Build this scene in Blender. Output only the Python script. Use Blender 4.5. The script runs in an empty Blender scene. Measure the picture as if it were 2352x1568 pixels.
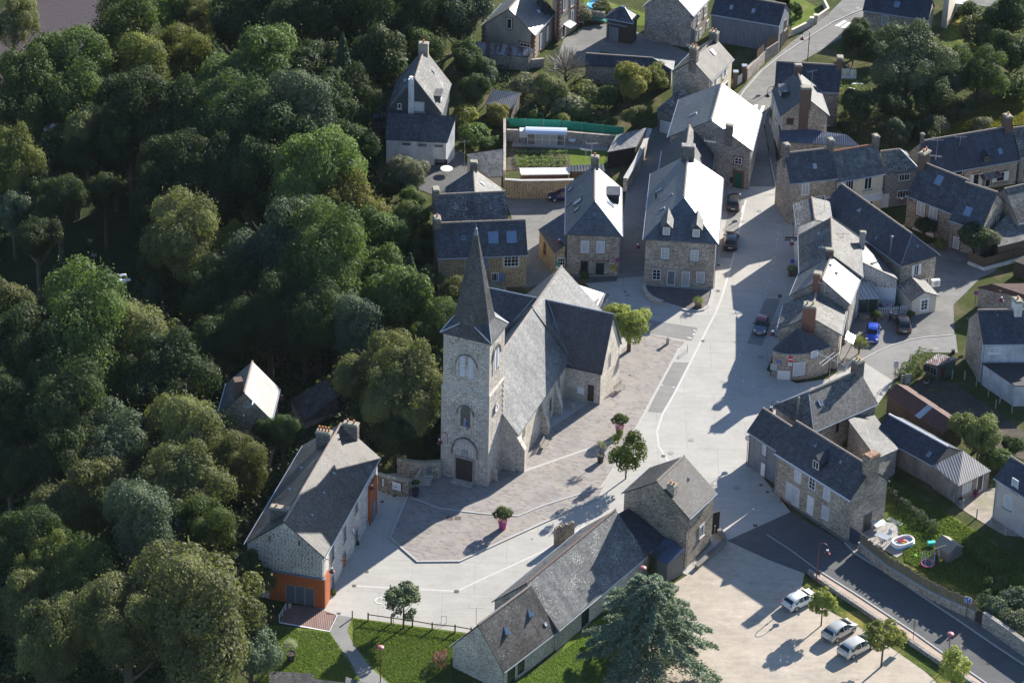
import bpy, bmesh, math, random
import numpy as np
from mathutils import Vector, Matrix
random.seed(7); rng=np.random.default_rng(7)
SC=bpy.context.scene
# ---------------------------------------------------------------- camera, sky, sun, exposure
TH=math.radians(32);F=8000.;RO=math.radians(1.4);CAM=np.array([0,0,228.])
_fw=np.array([0,math.cos(TH),-math.sin(TH)]);_u0=np.array([0,math.sin(TH),math.cos(TH)]);_r0=np.array([1.,0,0])
_R=math.cos(RO)*_r0+math.sin(RO)*_u0;_U=-math.sin(RO)*_r0+math.cos(RO)*_u0
cd=bpy.data.cameras.new('camera');cam=bpy.data.objects.new('camera',cd);SC.collection.objects.link(cam)
cam.matrix_world=Matrix(((_R[0],_U[0],-_fw[0],0),(_R[1],_U[1],-_fw[1],0),(_R[2],_U[2],-_fw[2],228.),(0,0,0,1)))
cd.sensor_fit='HORIZONTAL';cd.sensor_width=36;cd.lens=36*F/2352.;cd.clip_start=5;cd.clip_end=5000;SC.camera=cam
SUN_EL=math.radians(24.8);SUN_AZ=math.radians(37.5)
SD=Vector((math.sin(SUN_AZ)*math.cos(SUN_EL),math.cos(SUN_AZ)*math.cos(SUN_EL),math.sin(SUN_EL)))
W=bpy.data.worlds.new('World');SC.world=W;W.use_nodes=True
sky=W.node_tree.nodes.new('ShaderNodeTexSky');sky.sky_type='NISHITA';sky.sun_disc=False
sky.sun_elevation=SUN_EL;sky.sun_rotation=SUN_AZ;sky.air_density=1.0;sky.dust_density=0.4;sky.ozone_density=4.0
bg=W.node_tree.nodes['Background'];W.node_tree.links.new(sky.outputs[0],bg.inputs[0]);bg.inputs[1].default_value=0.084
sl=bpy.data.lights.new('sun','SUN');sl.energy=5.0;sl.angle=math.radians(0.5);sl.color=(1.0,0.93,0.82)
so=bpy.data.objects.new('sun',sl);SC.collection.objects.link(so);so.rotation_euler=SD.to_track_quat('Z','Y').to_euler()
SC.view_settings.view_transform='Standard';SC.view_settings.look='None';SC.view_settings.exposure=1.25;SC.view_settings.gamma=1
try:
    SC.cycles.max_bounces=6;SC.cycles.transparent_max_bounces=6;SC.cycles.transmission_bounces=4
except Exception: pass
# ---------------------------------------------------------------- survey: picture coordinates (2352 wide) to places on the ground
def ray(p): return _fw*F+_R*(p[0]-1176)-_U*(p[1]-784)
def gp(p,z=0.):
    d=ray(p);return CAM+d*((z-CAM[2])/d[2])
def pr(X):
    d=np.array(X,float)-CAM;k=F/(d@_fw);return np.array([1176+k*(d@_R),784-k*(d@_U)])
def hz(b,t,z0=0.):
    g=gp(b,z0);lo,hi=0,60
    for _ in range(40):
        m=(lo+hi)/2
        if pr(g+[0,0,m])[1]>t[1]: lo=m
        else: hi=m
    return lo
def plane_hit(p,P,n):
    d=ray(p);n=np.array(n);return CAM+d*(((np.array(P)-CAM)@n)/(d@n))
def mk(ox,oy,s=4.):
    return lambda x,y:(ox+x/s,oy+y/s)
T1=mk(918.7,0);T2=mk(1435.5,0);T3=mk(1763.9,0);T4=mk(918.7,344.5);T5=mk(1378.1,287.1);T6=mk(1763.9,287.1)
U1=mk(516.8,803.9);U2=mk(976.2,574.2);U3=mk(1550.4,574.2);U4=mk(1763.9,631.6);U5=mk(516.8,1176);U6=mk(1033.6,976.2);U7=mk(1033.6,1176)
V1=mk(1550.4,918.7);V2=mk(1763.9,1176);V3=mk(1878.8,918.7,4.971);V4=mk(0,0);V5=mk(0,392.2);V6=mk(516.8,0)
# ---------------------------------------------------------------- materials
MAT={}
def newmat(name):
    m=bpy.data.materials.new(name);m.use_nodes=True;nt=m.node_tree;return m,nt,nt.nodes['Principled BSDF']
def N(nt,t,**k):
    n=nt.nodes.new(t)
    for a,b in k.items():
        if a[0]=='_': n.inputs[a[1:].replace('_',' ')].default_value=b
        else: setattr(n,a,b)
    return n
def L(nt,a,b): nt.links.new(a,b)
def ramp(nt,src,stops,interp='LINEAR'):
    r=nt.nodes.new('ShaderNodeValToRGB');r.color_ramp.interpolation=interp;e=r.color_ramp.elements
    while len(e)<len(stops): e.new(0.5)
    for i,(p,c) in enumerate(stops):
        e[i].position=p;e[i].color=(c,c,c,1) if not hasattr(c,'__len__') else (*c,1)
    L(nt,src,r.inputs[0]);return r.outputs[0]
def mix(nt,f,a,b,mode='MIX'):
    n=nt.nodes.new('ShaderNodeMix');n.data_type='RGBA';n.blend_type=mode
    for s,v in((0,f),(6,a),(7,b)):
        if isinstance(v,bpy.types.NodeSocket): L(nt,v,n.inputs[s])
        elif hasattr(v,'__len__'): n.inputs[s].default_value=(*v,1)
        else: n.inputs[s].default_value=v if s==0 else (v,v,v,1)
    return n.outputs[2]
def uvc(nt,sx=1,sy=1):
    tc=nt.nodes.new('ShaderNodeTexCoord');mp=N(nt,'ShaderNodeMapping');mp.inputs['Scale'].default_value=(sx,sy,1)
    L(nt,tc.outputs['UV'],mp.inputs[0]);return mp.outputs[0]
def noise(nt,v,sc,det=4,rough=.6):
    n=N(nt,'ShaderNodeTexNoise');n.inputs['Scale'].default_value=sc;n.inputs['Detail'].default_value=det;n.inputs['Roughness'].default_value=rough
    L(nt,v,n.inputs['Vector']);return n.outputs[0]
def bump(nt,b,h,d=.02,s=.6):
    n=N(nt,'ShaderNodeBump');n.inputs['Strength'].default_value=s;n.inputs['Distance'].default_value=d;L(nt,h,n.inputs['Height']);L(nt,n.outputs[0],b.inputs['Normal'])
def plain(name,c,rough=.6,metal=0,var=.12,sc=3.,spec=.5):
    if name in MAT: return MAT[name]
    m,nt,b=newmat(name);v=uvc(nt);n=noise(nt,v,sc)
    f=ramp(nt,n,[(.3,1-var),(.7,1+var)]);L(nt,mix(nt,1,c,f,'MULTIPLY'),b.inputs['Base Color'])
    b.inputs['Roughness'].default_value=rough;b.inputs['Metallic'].default_value=metal;b.inputs['Specular IOR Level'].default_value=spec
    MAT[name]=m;return m
def slate(name,c,lich=.3,rough=.46,cw=.34,ch=.22,lc=(.42,.42,.38),diag=0,moss=.2,spec=.5):
    m,nt,b=newmat(name);v=uvc(nt)
    if diag:
        mp=N(nt,'ShaderNodeMapping');mp.inputs['Rotation'].default_value=(0,0,diag);L(nt,v,mp.inputs[0]);vb=mp.outputs[0]
    else: vb=v
    br=N(nt,'ShaderNodeTexBrick');br.offset=.5;L(nt,vb,br.inputs['Vector']);br.inputs['Scale'].default_value=1
    br.inputs['Brick Width'].default_value=cw;br.inputs['Row Height'].default_value=ch;br.inputs['Mortar Size'].default_value=.012;br.inputs['Bias'].default_value=0
    br.inputs['Color1'].default_value=(*[x*.66 for x in c],1);br.inputs['Color2'].default_value=(*[x*1.42 for x in c],1);br.inputs['Mortar'].default_value=(*[x*.35 for x in c],1)
    vs=uvc(nt,1,.22);st=noise(nt,vs,1.1,6,.65);col=mix(nt,1,br.outputs[0],ramp(nt,st,[(.3,.62),(.7,1.4)]),'MULTIPLY')
    big=noise(nt,v,.22,3,.5)
    col=mix(nt,1,col,ramp(nt,big,[(.35,.8),(.65,1.2)]),'MULTIPLY')
    sp=noise(nt,v,5.5,3,.75);gate=noise(nt,v,.5,3,.6)
    k=N(nt,'ShaderNodeMath',operation='ADD');L(nt,sp,k.inputs[0]);g2=N(nt,'ShaderNodeMath',operation='MULTIPLY');L(nt,gate,g2.inputs[0]);g2.inputs[1].default_value=.45;L(nt,g2.outputs[0],k.inputs[1])
    lf=ramp(nt,k.outputs[0],[(.96-lich*.28,0),(1.02-lich*.28,.85)])
    col=mix(nt,lf,col,lc)
    mo=noise(nt,v,.8,5,.7);col=mix(nt,ramp(nt,mo,[(.68-.12*moss,0),(.8,moss)]),col,(.11,.085,.045))
    L(nt,col,b.inputs['Base Color'])
    rr=ramp(nt,st,[(.3,rough-.06),(.7,rough+.1)]);L(nt,mix(nt,lf,rr,.85),b.inputs['Roughness']);b.inputs['Specular IOR Level'].default_value=spec
    bump(nt,b,br.outputs[1],.03,.35);br.inputs['Mortar Smooth'].default_value=.3
    MAT[name]=m;return m
def stone(name,stops,mortar,mw=.05,sx=2.6,sy=4.6,stain=.25,rnd=.9):
    m,nt,b=newmat(name);v=uvc(nt,sx*1.28,sy*1.22)
    d=noise(nt,v,1.5,2);w=N(nt,'ShaderNodeVectorMath',operation='ADD');sc=N(nt,'ShaderNodeVectorMath',operation='SCALE');sc.inputs['Scale'].default_value=.25
    cn=N(nt,'ShaderNodeTexNoise');cn.inputs['Scale'].default_value=1.6;L(nt,v,cn.inputs['Vector']);L(nt,cn.outputs[1],sc.inputs[0]);L(nt,v,w.inputs[0]);L(nt,sc.outputs[0],w.inputs[1])
    a=N(nt,'ShaderNodeTexVoronoi',voronoi_dimensions='2D');a.inputs['Randomness'].default_value=rnd;L(nt,w.outputs[0],a.inputs['Vector'])
    e=N(nt,'ShaderNodeTexVoronoi',voronoi_dimensions='2D',feature='DISTANCE_TO_EDGE');e.inputs['Randomness'].default_value=rnd;L(nt,w.outputs[0],e.inputs['Vector'])
    a.inputs['Scale'].default_value=1;e.inputs['Scale'].default_value=1
    s=N(nt,'ShaderNodeSeparateColor');L(nt,a.outputs['Color'],s.inputs[0])
    col=ramp(nt,s.outputs[0],stops)
    col=mix(nt,1,col,ramp(nt,s.outputs[1],[(0,.75),(1,1.25)]),'MULTIPLY')
    ed=ramp(nt,e.outputs[0],[(mw*.6,0),(mw*1.6,1)])
    col=mix(nt,ed,mortar,col)
    u=uvc(nt);bn=noise(nt,u,.35,4,.6);col=mix(nt,1,col,ramp(nt,bn,[(.3,1-stain),(.7,1+stain)]),'MULTIPLY')
    L(nt,col,b.inputs['Base Color']);b.inputs['Roughness'].default_value=.9;b.inputs['Specular IOR Level'].default_value=.2
    bump(nt,b,ed,.03,.5);MAT[name]=m;return m
def render_mat(name,c,stain=.2):
    m,nt,b=newmat(name);v=uvc(nt);vs=uvc(nt,.9,.3);n=noise(nt,vs,1.,5,.7);g=noise(nt,v,.5,4)
    col=mix(nt,1,c,ramp(nt,n,[(.35,1-stain),(.65,1+stain*.4)]),'MULTIPLY');col=mix(nt,1,col,ramp(nt,g,[(.35,1-stain*.6),(.65,1.05)]),'MULTIPLY')
    L(nt,col,b.inputs['Base Color']);b.inputs['Roughness'].default_value=.85;b.inputs['Specular IOR Level'].default_value=.25;MAT[name]=m;return m
def ribbed(name,c,pitch=.18,rust=None,rough=.45,metal=.3,axis=0,rk=.5):
    m,nt,b=newmat(name);v=uvc(nt);w=N(nt,'ShaderNodeTexWave',wave_type='BANDS',bands_direction='X' if axis==0 else 'Y');w.inputs['Scale'].default_value=.314/pitch;L(nt,v,w.inputs[0])
    col=mix(nt,1,c,ramp(nt,w.outputs[1],[(0,.6),(1,1.15)]),'MULTIPLY')
    n=noise(nt,uvc(nt,1.2,.3),1.1,5,.7)
    if rust: col=mix(nt,ramp(nt,n,[(.62-rk*.3,0),(.72-rk*.3,.95)]),col,rust)
    else: col=mix(nt,1,col,ramp(nt,n,[(.3,.75),(.7,1.15)]),'MULTIPLY')
    L(nt,col,b.inputs['Base Color']);b.inputs['Roughness'].default_value=rough;b.inputs['Metallic'].default_value=metal;bump(nt,b,w.outputs[1],.03,.6);MAT[name]=m;return m
def ground_mat(name,c,v1=.15,fine=14,joint=None,patch=None,rough=.9,spec=.3):
    m,nt,b=newmat(name);v=uvc(nt);f=noise(nt,v,fine,3,.7);g=noise(nt,v,.25,5,.65);h=noise(nt,v,1.4,4,.6)
    col=mix(nt,1,c,ramp(nt,f,[(.3,1-v1),(.7,1+v1)]),'MULTIPLY')
    col=mix(nt,1,col,ramp(nt,g,[(.35,1-v1),(.65,1+v1*.7)]),'MULTIPLY')
    col=mix(nt,1,col,ramp(nt,h,[(.35,1-v1*.5),(.65,1+v1*.4)]),'MULTIPLY')
    col=mix(nt,1,col,ramp(nt,noise(nt,uvc(nt,.3,1.5),.9,5,.75),[(.35,1-v1*.9),(.6,1+v1*.3)]),'MULTIPLY')
    if patch: col=mix(nt,ramp(nt,noise(nt,v,.13,6,.7),[(.5,0),(.62,patch[1])]),col,patch[0])
    if joint:
        br=N(nt,'ShaderNodeTexBrick');L(nt,v,br.inputs['Vector']);br.inputs['Scale'].default_value=1;br.inputs['Brick Width'].default_value=joint[0];br.inputs['Row Height'].default_value=joint[1];br.inputs['Mortar Size'].default_value=.02
        br.inputs['Color1'].default_value=(1,1,1,1);br.inputs['Color2'].default_value=(.96,.96,.96,1);br.inputs['Mortar'].default_value=(.62,.62,.62,1);br.offset=.5
        col=mix(nt,1,col,br.outputs[0],'MULTIPLY')
    L(nt,col,b.inputs['Base Color']);b.inputs['Roughness'].default_value=rough;b.inputs['Specular IOR Level'].default_value=spec;bump(nt,b,f,.01,.3);MAT[name]=m;return m
def paving_mat(name):
    m,nt,b=newmat(name);v=uvc(nt)
    mp=N(nt,'ShaderNodeMapping');mp.inputs['Rotation'].default_value=(0,0,.42);L(nt,v,mp.inputs[0])
    # two brick grids give the irregular slabs; random colour per slab through voronoi cells of snapped coordinates
    br=N(nt,'ShaderNodeTexBrick');L(nt,mp.outputs[0],br.inputs['Vector']);br.inputs['Scale'].default_value=1;br.inputs['Brick Width'].default_value=.52;br.inputs['Row Height'].default_value=.34;br.inputs['Mortar Size'].default_value=.016;br.offset=.37;br.squash=1.4;br.squash_frequency=3
    br.inputs['Color1'].default_value=(0,0,0,1);br.inputs['Color2'].default_value=(1,1,1,1);br.inputs['Mortar'].default_value=(.5,.5,.5,1)
    col=ramp(nt,br.outputs[0],[(0,(0.174,0.137,0.130)),(.25,(0.244,0.204,0.185)),(.45,(0.296,0.255,0.222)),(.6,(0.229,0.215,0.207)),(.8,(0.326,0.285,0.244)),(1,(0.311,0.252,0.178))])
    col=mix(nt,br.outputs[1],col,(.32,.31,.295))
    g=noise(nt,v,.35,5,.6);col=mix(nt,1,col,ramp(nt,g,[(.35,.84),(.65,1.12)]),'MULTIPLY')
    L(nt,mix(nt,1,mix(nt,.35,col,(.235,.215,.205)),(.97,1.,1.03),'MULTIPLY'),b.inputs['Base Color']);b.inputs['Roughness'].default_value=.8;MAT[name]=m;return m
def grass_mat(name,c1,c2,c3=None):
    m,nt,b=newmat(name);v=uvc(nt);f=noise(nt,v,3.5,6,.75);g=noise(nt,v,.3,4,.6)
    col=ramp(nt,f,[(.3,c1),(.7,c2)])
    if c3: col=mix(nt,ramp(nt,g,[(.5,0),(.62,.9)]),col,c3)
    col=mix(nt,1,col,ramp(nt,g,[(.3,.8),(.7,1.15)]),'MULTIPLY')
    L(nt,col,b.inputs['Base Color']);b.inputs['Roughness'].default_value=1;b.inputs['Specular IOR Level'].default_value=.1;bump(nt,b,f,.25,.9);MAT[name]=m;return m
def leaf_mat(name,c,c2,trans=.35,gloss=.6):
    c=(c[0]*1.3,c[1]*1.3,c[2]*1.3);c2=(c2[0]*1.33,c2[1]*1.36,c2[2]*1.3)
    m,nt,b=newmat(name);oi=N(nt,'ShaderNodeObjectInfo');ge=N(nt,'ShaderNodeNewGeometry')
    at=N(nt,'ShaderNodeAttribute',attribute_name='tint')
    col=mix(nt,at.outputs['Fac'],c,c2)
    r=ramp(nt,oi.outputs['Random'],[(0,.78),(1,1.25)]);col=mix(nt,1,col,r,'MULTIPLY')
    hs=N(nt,'ShaderNodeHueSaturation');L(nt,col,hs.inputs['Color']);mm=N(nt,'ShaderNodeMapRange');L(nt,oi.outputs['Random'],mm.inputs[0]);mm.inputs[3].default_value=.485;mm.inputs[4].default_value=.505;hs.inputs['Saturation'].default_value=.84;L(nt,mm.outputs[0],hs.inputs['Hue'])
    col=hs.outputs[0]
    L(nt,col,b.inputs['Base Color']);b.inputs['Roughness'].default_value=gloss;b.inputs['Specular IOR Level'].default_value=.16
    tr=N(nt,'ShaderNodeBsdfTranslucent');L(nt,mix(nt,1,col,(1.5,1.6,.75),'MULTIPLY'),tr.inputs[0])
    mx=N(nt,'ShaderNodeMixShader');mx.inputs[0].default_value=trans;L(nt,b.outputs[0],mx.inputs[1]);L(nt,tr.outputs[0],mx.inputs[2])
    L(nt,mx.outputs[0],nt.nodes['Material Output'].inputs[0]);MAT[name]=m;return m
def glass(name='glass_dark',c=(.02,.028,.035),rough=.08):
    if name in MAT: return MAT[name]
    m,nt,b=newmat(name);b.inputs['Base Color'].default_value=(*c,1);b.inputs['Roughness'].default_value=rough;b.inputs['Specular IOR Level'].default_value=.7;MAT[name]=m;return m

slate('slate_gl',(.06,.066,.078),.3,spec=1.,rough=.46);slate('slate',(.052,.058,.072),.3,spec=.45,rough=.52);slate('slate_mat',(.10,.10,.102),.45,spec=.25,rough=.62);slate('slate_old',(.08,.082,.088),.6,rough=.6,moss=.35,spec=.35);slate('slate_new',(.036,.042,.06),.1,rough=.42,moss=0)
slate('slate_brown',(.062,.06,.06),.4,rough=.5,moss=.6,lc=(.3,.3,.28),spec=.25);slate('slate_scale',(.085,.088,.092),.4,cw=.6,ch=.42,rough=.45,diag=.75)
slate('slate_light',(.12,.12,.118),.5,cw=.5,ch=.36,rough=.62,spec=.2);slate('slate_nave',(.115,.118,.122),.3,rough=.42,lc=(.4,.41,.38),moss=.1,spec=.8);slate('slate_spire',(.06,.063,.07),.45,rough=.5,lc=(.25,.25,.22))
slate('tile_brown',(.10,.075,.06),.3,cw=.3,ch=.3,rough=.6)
stone('stone_grey',[(0,(.2,.17,.15)),(.5,(.30,.265,.23)),(1,(.40,.365,.33))],(.48,.46,.43),.07)
stone('stone_tower',[(0,(.26,.22,.19)),(.5,(.37,.325,.285)),(1,(.50,.455,.40))],(.58,.565,.54),.075,2.2,4.2)
stone('stone_yellow',[(0,(.12,.10,.085)),(.5,(.19,.16,.13)),(1,(.27,.23,.185))],(.56,.46,.28),.11,2.2,4.4)
stone('stone_white',[(0,(.13,.11,.10)),(.4,(.22,.19,.17)),(1,(.34,.31,.28))],(.56,.56,.54),.2,2.0,4.0)
stone('stone_lime',[(0,(.30,.25,.20)),(.5,(.40,.35,.29)),(1,(.50,.46,.40))],(.58,.55,.49),.12,2.2,4.0)
stone('stone_brown',[(0,(.19,.15,.12)),(.5,(.31,.26,.21)),(1,(.43,.37,.31))],(.50,.455,.39),.07)
stone('stone_dark',[(0,(.13,.115,.10)),(.5,(.23,.20,.18)),(1,(.33,.30,.27))],(.44,.43,.41),.08)
plain('niche_shade',(.12,.11,.10),.9);plain('granite',(.44,.40,.355),.85,var=.25,sc=2);plain('dressed',(.30,.275,.25),.85,var=.3,sc=1.5);plain('brick_red',(.20,.095,.07),.9,var=.35,sc=7);stone('stone_chim',[(0,(.09,.075,.065)),(.5,(.15,.13,.115)),(1,(.22,.195,.175))],(.25,.24,.22),.06,3.,6.);plain('brick_dark',(.125,.08,.063),.9,var=.4,sc=7)
plain('mortar_top',(.30,.28,.22),.9,var=.4,sc=5);plain('terracotta',(.42,.15,.07),.8,var=.2,sc=6)
plain('ridge_tile',(.30,.25,.21),.85,var=.45,sc=5);plain('ridge_red',(.32,.15,.09),.85,var=.4,sc=5)
plain('zinc',(.42,.45,.49),.4,.6,var=.15);plain('lead',(.22,.25,.31),.45,.4,var=.15);plain('white_paint',(.78,.79,.80),.45,var=.04);plain('shutter_white',(.72,.74,.79),.5,var=.05)
plain('blue_paint',(.13,.22,.42),.6,var=.1);plain('green_paint',(.01,.10,.07),.5);plain('dark_wood',(.045,.032,.026),.8,var=.4,sc=6);plain('wood_grey',(.24,.22,.19),.85,var=.35,sc=5)
plain('wood_brown',(.12,.085,.055),.85,var=.4,sc=5);plain('maroon',(.13,.022,.03),.4,var=.08);plain('pink_lamp',(.42,.15,.16),.45,var=.05);plain('steel',(.45,.46,.47),.35,.7,var=.1)
plain('black_plastic',(.02,.021,.024),.5);plain('pot_pink',(.36,.045,.19),.4,var=.06);plain('pot_dark',(.035,.037,.045),.45,var=.1);plain('soil',(.06,.045,.035),1,var=.5,sc=8)
plain('concrete_obj',(.38,.36,.33),.9,var=.2,sc=4);plain('kerb',(.40,.395,.385),.85,var=.18,sc=4);plain('grate',(.09,.075,.07),.7,.3,var=.3,sc=10)
plain('rubber',(.02,.02,.02),.8);plain('alloy',(.5,.5,.52),.35,.7);plain('red_light',(.4,.015,.02),.3);plain('lamp_glass',(.75,.77,.8),.15);plain('plate_white',(.8,.8,.78),.5)
plain('marking',(.78,.78,.76),.8,var=.1,sc=8);plain('blue_sign',(.03,.09,.42),.45,var=.03);plain('red_sign',(.55,.02,.025),.45,var=.03);plain('net_green',(.02,.30,.19),.7,var=.2,sc=2)
plain('bark',(.085,.065,.05),.95,var=.4,sc=6);plain('skin',(.55,.34,.25),.6,var=.03);plain('navy_cloth',(.03,.05,.12),.9);plain('dark_cloth',(.02,.022,.03),.9);plain('grey_hair',(.25,.23,.21),.8)
render_mat('render_white',(.62,.62,.60),.3);render_mat('render_cream',(.70,.62,.47),.08);render_mat('render_beige',(.36,.32,.26),.2);render_mat('render_pale',(.66,.60,.52),.1);render_mat('render_bluewhite',(.60,.63,.66),.3)
render_mat('render_grey',(.27,.25,.235),.35);render_mat('render_pinkish',(.55,.50,.49),.12);render_mat('slate_clad',(.065,.072,.085),.1);render_mat('light_grey_clad',(.34,.34,.33),.12)
ribbed('clad_blue',(.19,.22,.27),.2,rough=.6,metal=0);ribbed('corr_blue',(.10,.13,.20),.25,rough=.4,metal=.2);ribbed('corr_white',(.72,.74,.76),.12,rough=.4,metal=.3);ribbed('corr_rust',(.11,.055,.045),.2,rust=(.07,.035,.03),rough=.8,metal=0)
ribbed('corr_fibre',(.30,.29,.29),.30,rough=.8,metal=0);ribbed('corr_grey',(.30,.32,.34),.25,rust=(.12,.05,.035),rough=.5,rk=.6);ribbed('wood_planks',(.07,.055,.045),.2,rough=.9,metal=0);ribbed('wood_slats_grey',(.20,.19,.18),.14,rough=.9,metal=0,axis=1)
ribbed('orange_wood',(.44,.115,.032),.16,rough=.55,metal=0,axis=1);ribbed('deck_wood',(.24,.15,.13),.2,rough=.8,metal=0)
ribbed('fence_wood',(.22,.19,.12),.15,rough=.9,metal=0);ribbed('roller',(.66,.69,.76),.07,rough=.5,metal=0,axis=1)
ground_mat('concrete',(.405,.395,.37),.075,16,joint=(7.,6.));ground_mat('asphalt',(.105,.107,.11),.12,18);ground_mat('asphalt_old',(.20,.198,.19),.14,18,patch=((.13,.13,.13),.6));ground_mat('asphalt_grey',(.235,.232,.225),.1,18)
ground_mat('gravel',(.43,.375,.31),.16,9,patch=((.44,.38,.31),.6));ground_mat('gravel_fine',(.34,.30,.25),.2,9,patch=((.2,.2,.12),.7));ground_mat('sand_walk',(.44,.35,.28),.12,14);ground_mat('soil_ground',(.085,.07,.055),.3,4)
ground_mat('forest_floor',(.035,.04,.02),.4,3);ground_mat('terrace',(.36,.34,.32),.1,12)
paving_mat('paving')
grass_mat('lawn',(.085,.13,.018),(.18,.24,.045),(.19,.20,.07));grass_mat('rough_grass',(.05,.08,.015),(.12,.16,.04),(.26,.22,.06));grass_mat('dry_grass',(.10,.11,.03),(.26,.23,.08),(.32,.26,.12));grass_mat('park_lawn',(.02,.034,.012),(.036,.052,.018))  # park_lawn is coloured dark to stand in for tree shade over the clearing
grass_mat('ground_base',(.045,.06,.02),(.09,.11,.035),(.12,.10,.06))
glass();glass('glass_sky',(.10,.13,.17),.05);glass('glass_green',(.02,.05,.045),.15);glass('pale_glass',(.33,.36,.40),.3)
def water():
    m,nt,b=newmat('river_water');v=uvc(nt);n=noise(nt,v,1.6,5,.7);b.inputs['Base Color'].default_value=(.075,.045,.025,1);b.inputs['Roughness'].default_value=.12;bump(nt,b,n,.12,.5);MAT['water']=m
water()
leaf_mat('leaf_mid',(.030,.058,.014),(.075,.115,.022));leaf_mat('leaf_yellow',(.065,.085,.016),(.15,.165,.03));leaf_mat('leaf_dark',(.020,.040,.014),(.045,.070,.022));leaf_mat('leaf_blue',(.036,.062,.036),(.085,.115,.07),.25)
leaf_mat('leaf_olive',(.062,.076,.026),(.14,.15,.055));leaf_mat('leaf_bright',(.11,.135,.02),(.23,.24,.045),.4);leaf_mat('leaf_grey',(.08,.09,.055),(.17,.175,.12),.3);leaf_mat('leaf_conifer',(.016,.038,.02),(.035,.065,.03),.2)
leaf_mat('leaf_cedar',(.06,.09,.06),(.145,.185,.125),.2);leaf_mat('leaf_orange',(.085,.095,.018),(.19,.175,.035),.4);leaf_mat('leaf_silver',(.17,.18,.14),(.36,.37,.30),.3);leaf_mat('leaf_veg',(.055,.10,.018),(.14,.21,.045),.35)
leaf_mat('flower_red',(.13,.012,.04),(.27,.045,.10),.2);leaf_mat('twigs',(.12,.10,.08),(.20,.18,.15),.0)
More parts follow.
